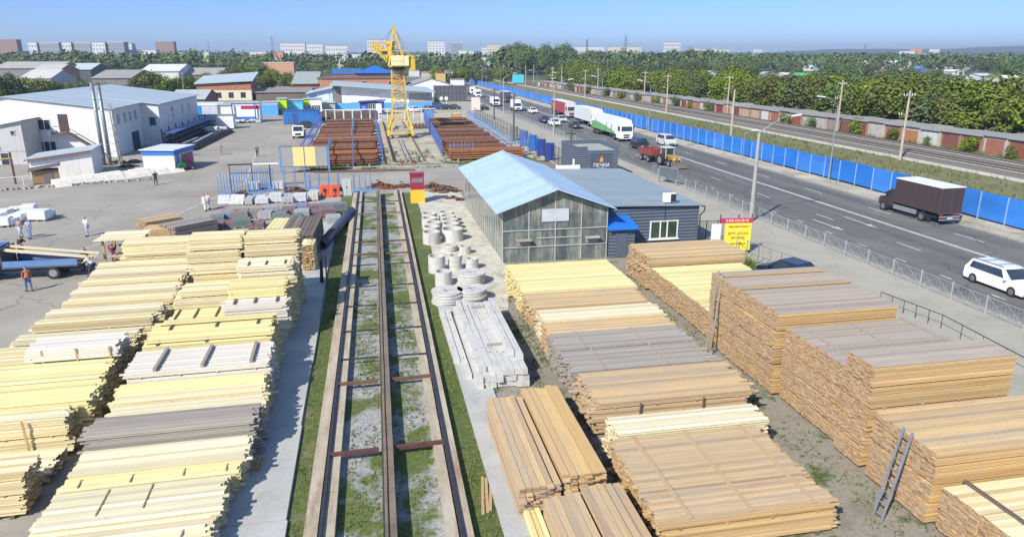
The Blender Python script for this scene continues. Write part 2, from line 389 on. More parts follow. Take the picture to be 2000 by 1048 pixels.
# railway: raised ballast and two tracks
m = MB(); m.yprism([(0,0),(0,0)] , 0, 0) if False else None
m.xprism([(73.8,0),(75.2,.40),(85.2,.40),(86.6,0)], 8, 620)
struct('railway_ballast', m, m_ballast)
m = MB(); m.box(73.3,8,.0,73.65,620,.30); struct('cable_channel', m, M['concw'])
for i, xc in enumerate((77.3, 83.2)):
    t = thing('railway_track', ['railway track nearer the blue fence','railway track nearer the row of garages'][i], 'railway track', (xc,0,.40))
    for s in (-1,1):
        b = MB(); b.box(s*.76-.04,8,.16,s*.76+.04,600,.30); b.build('rail', paint('worn rail', (.10,.075,.06), .5, .3, 2), t)
    b = MB(); y = 30
    while y < 330: b.box(-1.3,y,.02,1.3,y+.25,.15); y += .62 if y < 150 else 1.25
    b.build('sleepers', M['conc'], t)
# ================================================================ lumber
def lumber(name, label, x0, y0, L, D, h, mat, z0=0.0, bw=.15, bt=.042, jit=.06, skew=0.0, pack=.62, group=None, sticks=(), smat=None, rz=0.0, bearers=True, rows=(), cat='lumber stack', side=0, gap=.009, top=None, neat=1.0, bay=1.35):
    """a stack of sawn boards lying along x; every board its own box, packs parted by thin battens"""
    t = thing(name, label, cat, (x0, y0, z0), rz, group)
    b = MB(); z = .14 if bearers else 0.0
    pz = 0; sk = []
    if bearers:
        for f in (.08,.36,.64,.92): MB().box(L*f-.07,-.03,0,L*f+.07,D+.03,.135).build('bearer', M['darkwood'], t)
    po = R.gauss(0,.05)*neat
    nb = max(1, int(round(D/(bw+.004)))); nbay = max(1, int(round(D/bay))); bo = [R.gauss(0,.05)*neat for _ in range(nbay)]
    while z+bt <= h+1e-6:
        lo = R.gauss(0,.015)*neat; mt = 2 if (top and z+2*bt+gap > h+1e-6) else 0
        for j in range(nb):
            y = j*D/nb; bi = min(nbay-1, int(y/D*nbay)); lastj = int((y+D/nb+.001)/D*nbay) > bi
            w = D/nb-.011-(.018 if R.random() < .3 else 0)-(.045 if lastj and nbay > 1 else 0)
            e0 = -abs(R.gauss(0,jit))+po+lo+bo[bi] if side <= 0 else R.gauss(0,.02)
            e1 = R.gauss(0,jit)+po+lo+bo[bi] if side >= 0 else R.gauss(0,.02)
            if neat > .6 and R.random() < .03*neat and side >= 0: e1 += R.uniform(-.35,.3)
            if neat > .6 and R.random() < .03*neat and side <= 0: e0 += R.uniform(-.3,.35)
            dy = R.gauss(0,.006) + (R.uniform(-.03,.01) if j == 0 else 0)
            dz = R.uniform(-.004,.003)+(R.uniform(0,.02) if z+2*bt+gap > h and R.random() < .35 else 0); tb = bt*R.uniform(.88,1.0)
            xa, xb = e0, L+e1
            vs = [(xa,y+dy,z+dz),(xb,y+dy,z+dz),(xb,y+dy+w,z+dz),(xa,y+dy+w,z+dz),(xa,y+dy,z+dz+tb),(xb,y+dy,z+dz+tb),(xb,y+dy+w,z+dz+tb),(xa,y+dy+w,z+dz+tb)]
            b.add(vs, [(3,2,1,0),(4,5,6,7),(0,1,5,4),(2,3,7,6)], mt)
            k0 = len(b.v)-8
            b.f += [(k0+1,k0+2,k0+6,k0+5),(k0+3,k0,k0+4,k0+7)]; b.m += [mt+1,mt+1]
        z += bt+gap; pz += bt+gap
        if pz > pack and z < h-.25:
            for f in (.1,.37,.63,.9): sk.append((L*f, z))
            z += .055; pz = R.uniform(-.12,.05); po = R.gauss(0,.06)*neat; bo = [R.gauss(0,.05)*neat for _ in range(nbay)]
    for x, zz in sk: b.box(x-.04,-.02,zz,x+.04,D+.02,zz+.05, 1)
    b.build('boards', mat+(top if top else []), t)
    top = z+.004
    for q in sticks:       # battens left lying across the top, running along y
        s = MB(); fx, wd, ht = q[0], q[1], q[2]
        a0, a1 = (q[3], q[4]) if len(q) > 3 else (-.03, D+.03)
        s.obox((L*fx, (a0+a1)/2, top+ht/2), (wd, a1-a0, ht), R.uniform(-.012,.012), 0)
        s.build('batten', smat or M['tan'], t)
    for q in rows:         # boards left lying lengthwise on the battens
        s = MB(); s.obox((L/2+R.uniform(-.1,.1), q[0], top+q[2]+.02), (L*R.uniform(.96,1.02), q[1], .04), R.uniform(-.004,.004))
        s.build('loose_board', mat, t)
    return t
GA = 'board stacks along the yard in the left column'
GB = 'board stacks beside the concrete path'
GC = 'board stacks right of the concrete rings'
GD = 'tall board stacks by the pavement'
XB = -10.15
def B(label, y0, y1, h, mat, **k):
    L = k.pop('L', 5.5); x = k.pop('x', XB+R.uniform(-.05,.05))
    k.setdefault('jit', .07)
    return lumber('lumber_stack', label, x, y0, L, y1-y0, h, M[mat], group=GB, rz=k.pop('rz', .022), **k)
# nearest first
B('pale yellow board stack cut off by the bottom edge, left of the path', 17.6, 19.85, .8, 'pale', L=5.1, sticks=((.62,.05,.03,.2,1.3),(.84,.05,.03,.4,1.6)))
B('pale board stack with two thin battens lying apart on its top, near the bottom edge', 19.95, 21.8, .92, 'pale', L=5.05, sticks=((.30,.035,.025,.35,1.75),(.55,.035,.025,.5,1.8)))
B('narrow yellow board stack with four short battens, between two pale stacks beside the path', 21.86, 22.55, .95, 'yellow', L=5.25, sticks=((.09,.04,.03,.05,.5),(.38,.04,.03,.05,.5),(.68,.04,.03,.1,.5),(.93,.04,.03,.1,.5)))
B('pale bare-topped board stack directly in front of the weathered grey stack beside the path', 22.6, 24.2, 1.03, 'pale', L=5.35)
B('weathered grey board stack with a tan lower front plank, among the pale stacks', 24.3, 25.7, 1.5, 'greywood', jit=.12)
B('cream board stack with plain top just behind the weathered grey stack', 26.0, 26.9, 1.32, 'pale')
B('cream board stack second behind the weathered grey stack, slim and plain', 27.0, 27.75, 1.36, 'pine')
B('yellow board stack just in front of the whitish stack with thick grey beams', 27.85, 28.65, 1.42, 'yellow')
B('whitish board stack with three thick grey beams lying across its top', 28.75, 31.2, 1.82, 'white', sticks=((.20,.13,.11,.05,2.35),(.53,.13,.11,.1,2.3),(.87,.13,.11,.15,2.3)), smat=M['greywood'])
B('bright yellow board stack with loose boards on battens, behind the whitish beam-topped stack', 31.5, 34.6, 1.85, 'yellow', L=5.3, sticks=((.12,.08,.06,1.9,2.9),(.5,.08,.06,1.9,2.9),(.85,.08,.06,1.9,2.9),(.1,.08,.06,0.0,.5),(.48,.08,.06,0.0,.5)), smat=M['darkwood'], rows=((.25,.16,.06),(2.9,.3,.06),(2.55,.16,.06)))
B('grey-topped three-metre board stack with three short dark battens beside the path', 35.1, 36.0, 2.3, 'white', L=2.9, x=-7.45, sticks=((.17,.09,.08,.1,.8),(.5,.09,.08,.1,.8),(.86,.09,.08,.1,.8)), smat=M['darkwood'])
B('plain yellow three-metre board stack behind the grey-topped one with dark battens', 36.1, 37.6, 2.9, 'yellow', L=2.7, x=-7.2)
B('pale three-metre stack with three short battens, directly in front of the tallest stack', 38.1, 39.9, 3.4, 'pale', L=2.7, x=-7.1, sticks=((.17,.06,.05,.1,.9),(.5,.06,.05,.1,.9),(.86,.06,.05,.1,.9)), smat=M['darkwood'])
B('tallest pale board stack at the far right end of the stacks beside the path', 40.9, 42.6, 4.3, 'pine', L=2.8, x=-7.1)
B('tall pale board stack left of the tallest one, heading the middle column', 40.85, 42.6, 4.35, 'pine', L=2.75, x=-10.1)
B('low orange-yellow board stack at the foot of the tall middle stack', 38.9, 40.7, 1.75, 'yellow', L=2.7, x=-10.1)
B('pale banded board stack with an upright batten on its front, middle column', 37.0, 38.5, 2.55, 'pine', L=2.6, x=-10.0)
B('yellow board stack with three dark battens in the middle column', 35.0, 36.6, 1.75, 'yellow', L=2.5, x=-10.0, sticks=((.1,.06,.05,.1,1.5),(.45,.06,.05,.1,1.5),(.85,.06,.05,.1,1.5)), smat=M['darkwood'])
def A(label, y0, y1, h, mat, **k):
    xr = k.pop('xr', -10.7); L = k.pop('L', 5.1)
    k.setdefault('jit', .08)
    return lumber('lumber_stack', label, xr-L+R.uniform(-.05,.05), y0, L, y1-y0, h, M[mat], group=GA, rz=k.pop('rz', .022), **k)
A('cream board stack at the far end of the left column, right of the timber shelter', 45.9, 47.6, 3.0, 'pine', L=4.2, xr=-10.9)
A('thin board bundle on the far end of the left column', 48.2, 49.2, 2.6, 'pale', L=3.2, xr=-12.4)
for i, (y0, y1, h, mt, xr) in enumerate([(44.6,45.6,2.05,'pine',-11.1),(42.9,44.0,2.05,'pale',-10.9),(41.1,42.2,2.0,'pine',-10.75),(39.4,40.5,2.05,'pale',-10.6),(37.8,38.9,2.0,'pine',-10.55),(36.3,37.3,1.95,'pale',-10.55),(34.8,35.8,1.95,'pine',-10.7),(33.4,34.3,1.8,'pale',-11.0)]):
    A(['yellowish five-metre stack in the left column, just in front of the far end stack','pale five-metre stack of the left column level with the truck tail', 'yellowish five-metre stack of the left column, level with the orange-vested worker','pale five-metre stack of the left column, left of the low orange-yellow stack', 'yellowish stack of the left column, left of the pale banded stack', 'pale stack of the left column, left of the three dark battens',
       'yellowish stack of the left column with a dark ragged right end', 'pale stack of the left column by the bare paving wedge'][i], y0, y1, h, mt, xr=xr)
A('long pale board stack with a thin batten, running out of the left edge', 30.9, 32.9, 1.75, 'pine', L=6.2, xr=-11.1)
A('small whitish board bundle lying on the long stack at the left edge', 30.7, 32.3, .55, 'white', L=3.4, xr=-10.85, z0=1.80, bearers=False)
A('bright yellow-topped board stack at the left edge in front of the small whitish bundle', 28.7, 30.7, 1.75, 'yellow', L=6.0, xr=-10.95)
A('cream board stack at the left edge with a wide bright top', 26.7, 28.6, 1.75, 'yellow', L=5.6, xr=-10.8)
A('orange-fronted board stack at the left edge with rope ties on its front', 25.75, 26.6, 1.65, 'pine', L=5.6, xr=-11.3)
A('very low pale board layer in front of the rope-tied stack', 23.8, 25.5, .5, 'pale', L=5.4, xr=-11.3)
A('short board stack with a tall lit front in the lower left corner', 22.0, 23.3, 1.5, 'pine', L=5.2, xr=-11.3, jit=.05)
# right of the rings
def C(label, y0, y1, h, mat, **k):
    L = k.pop('L', 6.3); x = k.pop('x', 7.95)+R.uniform(-.04,.04)
    k.setdefault('jit', .09)
    return lumber('lumber_stack', label, x, y0, L, y1-y0, h, M[mat], group=GC, **k)
C('long bright yellow board stack directly in front of the glass shed', 36.9, 42.45, 1.45, 'yellow', side=-1, jit=.12, L=6.6)
C('orange-yellow board stack joining the front of the bright yellow one by the glass shed', 33.9, 36.85, 1.40, 'honey', jit=.12)
C('cream-topped narrow board stack between the orange and the honey stacks', 32.3, 33.85, 1.42, 'pale')
C('honey-coloured board stack with a shaded front, just behind the grey stacks', 30.75, 32.25, 1.34, 'honey')
C('weathered grey board stack with two dark cross battens, farther of the two grey ones', 28.6, 30.6, 1.42, 'greywood', sticks=((.18,.09,.03),(.62,.09,.03)), smat=M['dweath'])
C('weathered grey board stack with three dark cross battens, nearer of the two grey ones', 26.3, 28.5, 1.44, 'greywood', sticks=((.2,.09,.03),(.64,.09,.03),(.92,.09,.03)), smat=M['dweath'], jit=.14)
C('tan board stack with a striped front of spaced layers, in front of the grey stacks', 23.4, 26.2, 1.45, 'tan', top=M['tan'], jit=.14, pack=.4)
C('bright cream board stack at the back of the big framed tan stack', 21.25, 22.5, 1.32, 'pale', L=5.7, x=8.0)
C('broad tan board stack framed by battens near the bottom edge, right of the planks', 16.5, 21.15, 1.2, 'amber', L=5.5, x=7.65, sticks=((.15,.14,.03),(.50,.14,.03),(.88,.14,.03)), smat=M['tan'], top=M['tan'])
# tall right hand stacks
def D(label, y0, y1, h, mat, **k):
    L = k.pop('L', 5.6); x = k.pop('x', 16.4)
    k.setdefault('jit', .018); k.setdefault('bt', .034); k.setdefault('neat', .55)
    return lumber('lumber_stack', label, x, y0, L, y1-y0, h, M[mat], group=GD, side=k.pop('side',0), **k)
D('honey board stack under the white-framed window of the dark grey building', 39.9, 43.3, 2.15, 'honey', L=6.4, jit=.06, bt=.042, neat=.8)
D('low bright yellow board stack between the honey stack and the tall weathered one', 31.6, 39.7, 1.55, 'honey', jit=.04, L=5.9, x=16.5, top=M['yellow'], neat=.6)
D('tall board stack with a grey weathered top and a wooden ladder at its left end', 25.25, 31.3, 3.75, 'amber', x=16.25, rows=((3.2,.16,.02),(5.1,.16,.02)), top=M['dweath'])
D('tall board stack with a flat grey top crossed by battens', 21.0, 24.95, 3.3, 'amber', x=16.45, sticks=((.10,.06,.03),(.5,.06,.03),(.95,.06,.03)), top=M['dweath'], smat=M['dweath'])
D('highest board stack with a grey top and a bright honey front', 19.45, 20.9, 3.95, 'amber', x=16.38, jit=.03, top=M['dweath'])
D('honey-topped board stack in the lower right corner with a grey ladder', 16.2, 19.05, 2.55, 'amber', L=5.9, x=16.2, top=M['honey'])
D('low board stack with a pale panel between dark battens, bottom right corner', 13.0, 16.0, 1.6, 'amber', L=6.2, sticks=((.13,.12,.07),(.62,.12,.07)), smat=M['darkwood'], top=M['pine'])
# lengthwise planks beside the track
def E_(label, x0, y0, W, L, h, mat, **k):
    t = lumber('plank_stack', label, x0+W, y0, L, W, h, M[mat], rz=math.pi/2, cat='plank stack', group='long planks laid along the crane track', bw=.24, bt=.06, jit=k.pop('jit',.06), gap=.006, bearers=False, pack=9, **k)
    return t
E_('long tan planks with one bright yellow plank, stacked along the crane track', 3.95, 18.9, 1.35, 6.2, 1.15, 'tan', rows=((.35,.16,.0),))
E_('long honey planks right beside the tan ones with a ragged near end', 5.42, 19.3, 1.45, 6.2, 1.25, 'amber', jit=.16)
E_('near tan planks at the bottom edge, left one of the two', 4.65, 12.6, 1.15, 6.1, 1.0, 'tan')
E_('near tan planks at the bottom edge, right one of the two', 5.9, 13.0, 1.25, 5.85, 1.05, 'tan')
t = lumber('plank_stack', 'narrow yellow planks on the ground left of the long tan planks', 4.6, 13.5, 6.0, .5, .35, M['yellow'], rz=math.pi/2, cat='plank stack', bearers=False)
# ladders leaning on the ends of the tall stacks
def ladder(label, base, top, w, mat):
    d = Vector(top)-Vector(base); ang = math.atan2(d.z, math.hypot(d.x,d.y)); L = d.length
    t = thing('ladder', label, 'ladder', base)
    side = Vector((0,1,0)) if abs(d.x) > abs(d.y) else Vector((1,0,0))
    for s in (0,1):
        b = MB(); o = side*w*s; b.bar(o, o+d, .06); b.build('stile', mat, t)
    for i in range(int(L/.36)):
        b = MB(); p = d*((i+.6)*.36/L); b.bar(p, p+side*w, .035); b.build('rung', mat, t)
ladder('grey wooden ladder leaning on the left end of the tall weathered stack', (15.55,29.6,0), (16.3,30.3,4.0), .42, M['greywood'][0])
ladder('grey metal ladder leaning on the left end of the lower right corner stack', (14.95,16.55,.03), (16.10,17.15,2.75), .38, M['steel'])
# scattered offcuts on the ground
for i, (x, y, a, L, lb) in enumerate([(-4.35,23.6,1.35,.9,'short orange offcuts lying on the shaded concrete path'),(14.9,30.9,.5,1.5,'pale splintered offcuts on the grass beside the yellow stacks'),(3.3,20.4,1.45,2.2,'thin rusty-red offcut leaning by the long planks')]):
    t = thing('offcut', lb, 'offcut', (x,y,.15 if i == 0 else .03), a)
    for j in range(3):
        b = MB(); b.obox((0,j*.13,.03),(L*R.uniform(.7,1),.1,.045),R.uniform(-.12,.12)); b.build('stick', M['honey'] if i != 1 else M['pale'], t)
# open timber shelter at the head of the left column
t = thing('timber_shelter', 'small open timber shelter with a pale board roof, left of the far lumber stacks', 'shelter', (-18.0,51.2,0), .02)
for x in (0,2.3):
    for y in (0,1.8):
        b = MB(); b.box(x-.07,y-.07,0,x+.07,y+.07,2.05); b.build('post', M['honey'][0], t)
b = MB()
for j in range(13): b.obox((1.1,-.3+j*.21,2.14+R.uniform(-.01,.01)),(3.0+R.uniform(-.2,.2),.2,.045),R.uniform(-.01,.01))
b.build('roof', M['pale'], t)
b = MB()
for z in (.5,1.2): b.box(-.05,1.7,z,2.35,1.86,z+.12)
b.box(-.04,-.03,.9,2.34,.03,1.0); b.build('rail', M['honey'][0], t)
lumber('lumber_stack', 'dark-ended board bundle stored under the timber shelter roof', -17.4, 51.5, 2.0, 1.0, .9, M['honey'], cat='lumber stack')
# dark timber at the back of the stacks
lumber('lumber_stack', 'dark brown ribbed board stack between the paving pallets and the black pipe', -4.15, 49.7, 6.4, 2.4, 2.2, M['darkwood'], rz=1.53, bw=.3)
lumber('lumber_stack', 'small yellow board stack at the foot of the dark brown one, near the path', -4.05, 47.9, 1.7, .8, 1.95, M['pine'], rz=1.53)
lumber('lumber_stack', 'small bright yellow timber bundle left of the dark ribbed stack', -6.5, 53.4, 3.6, 1.3, 1.9, M['yellow'], rz=1.5)
lumber('lumber_stack', 'tan timber bundle lying askew on the yard behind the timber shelter', -18.2, 61.4, 2.9, 2.2, 1.0, M['honey'], rz=.62)
lumber('lumber_stack', 'brown timber bundle with a dark end beside the grey bundle', -17.6, 58.8, 2.5, 2.2, .9, M['honey'], rz=.14)
lumber('lumber_stack', 'grey timber bundle lying between the brown bundle and the paving pallets', -15.3, 58.4, 3.6, 2.3, 1.2, M['greywood'], rz=.75)

def front_ties(label, x, y, h, xs, mat):
    for i, q in enumerate(xs):
        t = thing('upright_batten', (['lone','left','left'][len(xs)-1] if i == 0 else 'right' if i == len(xs)-1 else 'middle')+' '+label, 'batten', (x+q,y-.05,.1), 0, 'upright battens leaning on the board stacks'); MB().obox((0,0,h/2),(.07,.035,h),0,0,.05,R.uniform(-.06,.06)).build('stick', M[mat][0], t)
front_ties('upright batten leaning on the front of the rope-tied stack at the left edge', -16.9, 25.75, 1.5, (2.7,4.3), 'honey')
front_ties('upright batten on the front of the long left-edge stack', -14.2, 30.8, 2.2, (.4,1.7,3.0), 'honey')
front_ties('upright batten leaning on the lit front of the corner stack', -12.6, 21.95, 1.35, (.3,), 'honey')
front_ties('thin upright batten on the front of the tan striped stack', 8.0, 23.38, 1.2, (1.6,4.2), 'darkwood')
# ================================================================ foreground crane track
def rail_beam(label, x0, x1, w, rx):
    t = thing('crane_rail_beam', label, 'rail beam', (0,0,0))
    y = 9.0; b = MB()
    while y < 76:
        L = 6.1; f0, f1 = (y-18)/58, (y+L-.03-18)/58
        a = x0+(x1-x0)*f0; c = x0+(x1-x0)*f1
        for s in (0, 1):
            u0, u1 = (0, w*.44) if s == 0 else (w*.56, w)
            b.add([(a+u0,y,-.05),(a+u1,y,-.05),(c+u1,y+L-.04,-.05),(c+u0,y+L-.04,-.05),(a+u0,y,.30),(a+u1,y,.30),(c+u1,y+L-.04,.30),(c+u0,y+L-.04,.30)],
                [(3,2,1,0),(4,5,6,7),(0,1,5,4),(1,2,6,5),(2,3,7,6),(3,0,4,7)])
        y += L
    b.build('concrete_beam', m_sleeper, t)
    b = MB(); a = x0+w/2; c = x1+w/2
    b.obox(((a+c)/2+.0,42.5,.27),(.10,67,.30),-math.atan2(c-a,58)); b.build('rail', paint('dark worn rail', (.045,.038,.045), .45, .35, 2.5), t)
    return t
k = Nd('stained concrete beam'); w = k.world()
c = k.ramp(k.noise(k.world((1,.25,1)), 1.6, 6, .7), [(.3,(.33,.265,.18)),(.5,(.46,.39,.285)),(.7,(.56,.50,.40))])
c = k.mix(.4, c, k.ramp(k.noise(w, 12, 4, .7), [(.3,.7),(.7,1.1)]), 'MULTIPLY')
c = k.mix(k.rng(k.noise(k.world((2.5,.35,1)), .9, 5, .7), .52, .72, 0, .8), c, (.25,.13,.075))
k.set(Base_Color=c, Roughness=.9); k.bump(k.noise(w, 15, 3), .3, .02); m_sleeper = k.mat
rail_beam('left concrete crane rail beam, next to the grass strip and the concrete path', -2.60, -1.92, .92, 0)
rail_beam('right concrete crane rail beam, next to the grass verge and the concrete rings', 1.62, 2.22, .80, 0)
t = thing('cable_trough', 'dark steel cable trough with a grey plank lid running between the crane rails', 'cable trough', (0,0,0))
an = -math.atan2(.62, 52)
b = MB(); b.obox((.10,42,.26),(.10,66,.52),an); b.obox((.42,42,.26),(.05,66,.5),an); b.build('steel_side', paint('dark channel steel', (.06,.05,.04), .6, .4, 1.5), t)
b = MB()
for i in range(22):
    y = 9.2+i*3; b.obox((.28+(y+1.5-42)*.0119,y+1.5,.52+R.uniform(-.008,.008)),(.34,2.97,.05),an+R.uniform(-.004,.004))
b.build('plank_lid', M['tan'][0] if False else paint('grey brown plank', (.21,.16,.115), .85, .4, 1.2), t)
b = MB(); b.tube([(.22+(y-42)*.0119+.012*math.sin(y*.9),y,.56) for y in range(10,75,2)], .018, 5); b.build('cable', M['black'], t)
ties = [(23.5,.075,'redtie'),(29.3,.07,'rust3'),(31.9,.03,'dark'),(35.5,.03,'dark'),(39.4,.03,'dark'),(43.0,.03,'dark'),(47.8,.03,'dark'),(50.6,.05,'rust3'),(54.2,.045,'redtie'),(58.6,.03,'dark'),(64.5,.04,'rust3'),(70.0,.03,'dark')]
for i, (y, w_, mt) in enumerate(ties):
    xl = -2.6+(y-18)/58*.68+.55; xr = 1.62+(y-18)/58*.60+.42
    lb = '%s tie bar across the crane track counted from the bottom edge, thin and dark' % nth(sorted(q[0] for q in ties).index(y))
    if i == 0: lb = 'thick red-oxide steel tie crossing the crane track nearest the bottom edge'
    elif i == 1: lb = 'thick brown steel tie second from the bottom edge, crossing the crane track'
    elif mt == 'redtie': lb = 'reddish steel tie across the crane track level with the black pipe'
    elif mt == 'rust3': lb = '%s tie bar across the crane track counted from the bottom edge, brown' % nth(sorted(q[0] for q in ties).index(y))
    t = thing('steel_tie', lb, 'tie bar', (0,y,.0), .03 if i < 2 else .0, 'ties across the crane track')
    b = MB()
    for a, c in ((xl, -.05+(y-42)*.0119), (.5+(y-42)*.0119, xr)):
        b.box(a,-w_,.33,c,w_,.37+w_*.6)
        b.box(a,-w_,.36-w_*1.2,c,-w_+.02,.33)
    b.build('angle_bar', M[mt], t)
# grass tufts and weeds (uncountable)
k = Nd('grass blades'); rn = k.n('NewGeometry').outputs['Random Per Island']
k.set(Base_Color=k.ramp(rn, [(0,(.05,.085,.015)),(.5,(.10,.145,.028)),(.8,(.14,.17,.04)),(1,(.19,.19,.07))]), Roughness=.9); m_blade = k.mat
def tufts(name, zones, n, hh):
    b = MB()
    for _ in range(n):
        x0,x1,y0,y1 = R.choice(zones); x, y = R.uniform(x0,x1), R.uniform(y0,y1)
        if math.sin(x*2.1+y*.7)+math.sin(y*1.3-x*.9)+R.uniform(-1,1) < -.3: continue
        for q in range(3):
            a = R.uniform(0,6.28); h = R.uniform(.4,1)*hh; w_ = R.uniform(.02,.05)
            dx, dy = math.cos(a), math.sin(a); px, py = x+R.uniform(-.1,.1), y+R.uniform(-.1,.1)
            b.add([(px-dy*w_,py+dx*w_,0.01),(px+dy*w_,py-dx*w_,0.01),(px+dx*h*.7,py+dy*h*.7,h)], [(0,1,2)])
    tag(b.build(name, m_blade), kind='stuff')
tufts('weeds', [(-3.1,-2.5,12,60),(2.7,3.5,12,40),(-1.4,-.2,12,45),(.7,1.7,12,45),(14.6,16.2,14,42),(-1.4,1.7,30,40),(6.7,7.9,20,40)], 5200, .13)
tufts('steel_yard_weeds', [(-9,9,93,97),(-9,1,93.5,96),(2,9,99,112),(9,24,96,99),(10,24,100,104)], 2600, .4)
tufts('tall_weeds', [(53.4,73,30,180),(58,73,40,150),(53.4,64,30,120),(87,89.5,60,200),(23,25.5,36,47)], 8500, .75)

# ================================================================ concrete rings, lids, posts
GR = 'concrete well rings beside the crane track'
m_ring = paint('pale concrete ring', (.60,.58,.53), .9, .2, 1.4, dirt=.45, grain=.25)
rings = []
for px, py, r, h, lb in [(843,452,.69,.95,'concrete ring nearest the camera in the left row of big rings'),(884,446,.84,.95,'widest concrete ring, heading the right row of big rings'),(842,442,.66,.9,'concrete ring second in the left row of big rings'),(881,435.5,.70,.9,'concrete ring second in the right row of big rings'),(847,433.5,.66,.9,'concrete ring third in the left row of big rings'),(878,427.5,.70,.9,'concrete ring third in the right row of big rings'),(839,425,.66,.9,'concrete ring fourth in the left row of big rings'),(875,420.5,.66,.9,'concrete ring fourth in the right row of big rings'),(838,416,.66,.9,'concrete ring at the far end of the left row of big rings'),(873,413.5,.66,.9,'concrete ring at the far end of the right row of big rings'),
 (852,499,.57,1.15,'tall grey concrete ring left of the piled narrow rings'),(889,497,.46,-1.1,'pile of three narrow concrete rings in the middle of the ring yard'),(922,504,.44,.75,'single narrow concrete ring right of the piled narrow rings'),(908,480,.42,.6,'narrow concrete ring just in front of the widest ring'),(866,529,.54,.95,'white concrete ring standing behind the notched concrete covers')]:
    n_ = 1
    if h < 0: h = -h; n_ = 3
    x, y = G(px,py,h); rings.append((x,y,r,h/.44/1.0 if False else (h if n_ == 1 else h/3/.42*.92),n_,lb))
for x, y, r, h, n, lb in rings:
    t = thing('concrete_ring', lb, 'concrete ring', (x,y,.01), 0, GR)
    for q in range(n):
        b = MB(); b.ring((R.uniform(-.03,.03),R.uniform(-.03,.03),q*(h*.42+.02)), r, r-.1, h if n == 1 else h*.42, 28); b.build('ring', m_ring, t)
GL = 'stacked concrete cover slabs'
for px, py, r, n, z, lb in [(920,531,.92,5,.12,'tall stack of white round concrete covers beside the white ring'),(922,562,.90,5,.12,'stack of round white covers just behind the concrete posts'),(873,566,.95,5,.12,'stack of notched white covers at the head of the concrete posts'),(877,478,.62,3,.12,'low stack of pale round covers in front of the big rings')]:
    x, y = G(px,py,n*.155)
    t = thing('cover_stack', lb, 'cover slabs', (x,y,.02), 0, GL)
    for q in range(n):
        b = MB(); ox, oy = R.uniform(-.08,.08), R.uniform(-.08,.08)
        b.ring((ox,oy,q*(z+.035)), r*R.uniform(.95,1.0), .22, z, 30); b.build('cover', M['concw'], t)
    b = MB(); b.box(-.3,-.03,n*(z+.035)-.03,.3,.03,n*(z+.035)+.0); b.build('lifting_bar', M['conc'], t)
GP = 'concrete posts stacked by the crane track'
n = 0
posts = []
for j, z in enumerate((.05,.34,.63)):
    cols_ = 8 if j < 2 else 7
    for i in range(cols_): posts.append((4.15+i*.292+(.2 if j == 2 else 0), 28.2+R.uniform(-.12,.1)+(.5 if (j == 2 and i < 2) else 0), z, 9.2+R.uniform(-.4,.2)))
posts += [(6.1,29.0,.92,8.0),(5.78,29.5,.92,7.0),(3.80,29.2,.05,8.8),(3.48,31.0,.05,7.0)]
for x, y, z, L in posts:
    top = z > .6
    lb = 'white concrete post lying along the crane track, on top of the post pile' if top else 'white concrete post lying along the crane track, low in the post pile'
    t = thing('concrete_post', lb, 'concrete post', (x,y,z), -.0+R.uniform(-.006,.006), GP)
    b = MB(); b.xprism([(-.142,0),(.142,0),(.138,.27),(-.138,.27)], 0, L); b.build('beam', M['concw'], t)
    b = MB()
    for f in (.22,.8): b.box(-.02,L*f-.05,.24,.02,L*f+.05,.285)
    b.build('lifting_loop', M['rust3'], t)
for y, lb in ((30.9,'dark crossbar lying over the near third of the concrete posts'),(36.2,'short grey crossbar lying over the far end of the concrete posts')):
    t = thing('crossbar', lb, 'batten', (4.9,y,.90), .06); b = MB(); b.box(0,-.06,0,1.3,.06,.1); b.build('bar', M['greywood'][0], t)
# ================================================================ glass shed
k = Nd('glazing with painted reflections'); w = k.obj()
c = k.ramp(k.noise(w, .6, 5, .7), [(.3,(.07,.09,.095)),(.5,(.13,.15,.15)),(.7,(.21,.215,.195))])
c = k.mix(k.rng(k.noise(k.obj((2.2,2.2,.35)), 1.5, 5, .7), .46, .72, 0, .75), c, (.36,.36,.30))  # pale upright reflection streaks painted into the glass colour
pxz = k.n('SeparateXYZ', {0: k.obj()}); fx = k.n('Math', {0: k.n('Math', {0: k.n('Math', {0: pxz.outputs[0], 1: pxz.outputs[1]}, operation='ADD').outputs[0], 1: .95}, operation='DIVIDE').outputs[0]}, operation='FLOOR').outputs[0]
fz = k.n('Math', {0: k.n('Math', {0: pxz.outputs[2], 1: 1.13}, operation='DIVIDE').outputs[0]}, operation='FLOOR').outputs[0]
wn = k.n('TexWhiteNoise', {'Vector': k.n('CombineXYZ', {0: fx, 1: fz}).outputs[0]}).outputs[0]; c = k.mix(1.0, c, k.ramp(wn, [(0,(.60,.66,.70)),(.5,(1,1,1)),(1,(1.35,1.3,1.15))]), 'MULTIPLY')
k.set(Base_Color=c, Roughness=.16, Specular_IOR_Level=.6); m_dglass = k.mat
gx0, gx1, gy0, gy1, ge, gr_ = 8.7, 16.3, 47.6, 68.0, 3.75, 5.15
t = thing('glass_shed', 'long glass-walled shed with a pale blue metal gable roof', 'shed', (gx0,gy0,0)); W = gx1-gx0; L = gy1-gy0
b = MB(); b.xprism([(0.06,0),(W-.06,0),(W-.06,ge-.05),(W/2,gr_-.12),(.06,ge-.05)], .06, L-.06); b.build('glazing', m_dglass, t)
b = MB()
for i in range(5):
    x = W*i/4; zt = ge-.06+(gr_-ge-.05)*(1-abs(i-2)/2)
    b.box(x-.035,0,0,x+.035,.055,zt)
for z, xa, xb in ((2.25,0,W),(1.05,0,W),(1.65,W*.32,W*.75)): b.box(xa,-.012,z,xb,.054,z+.06)
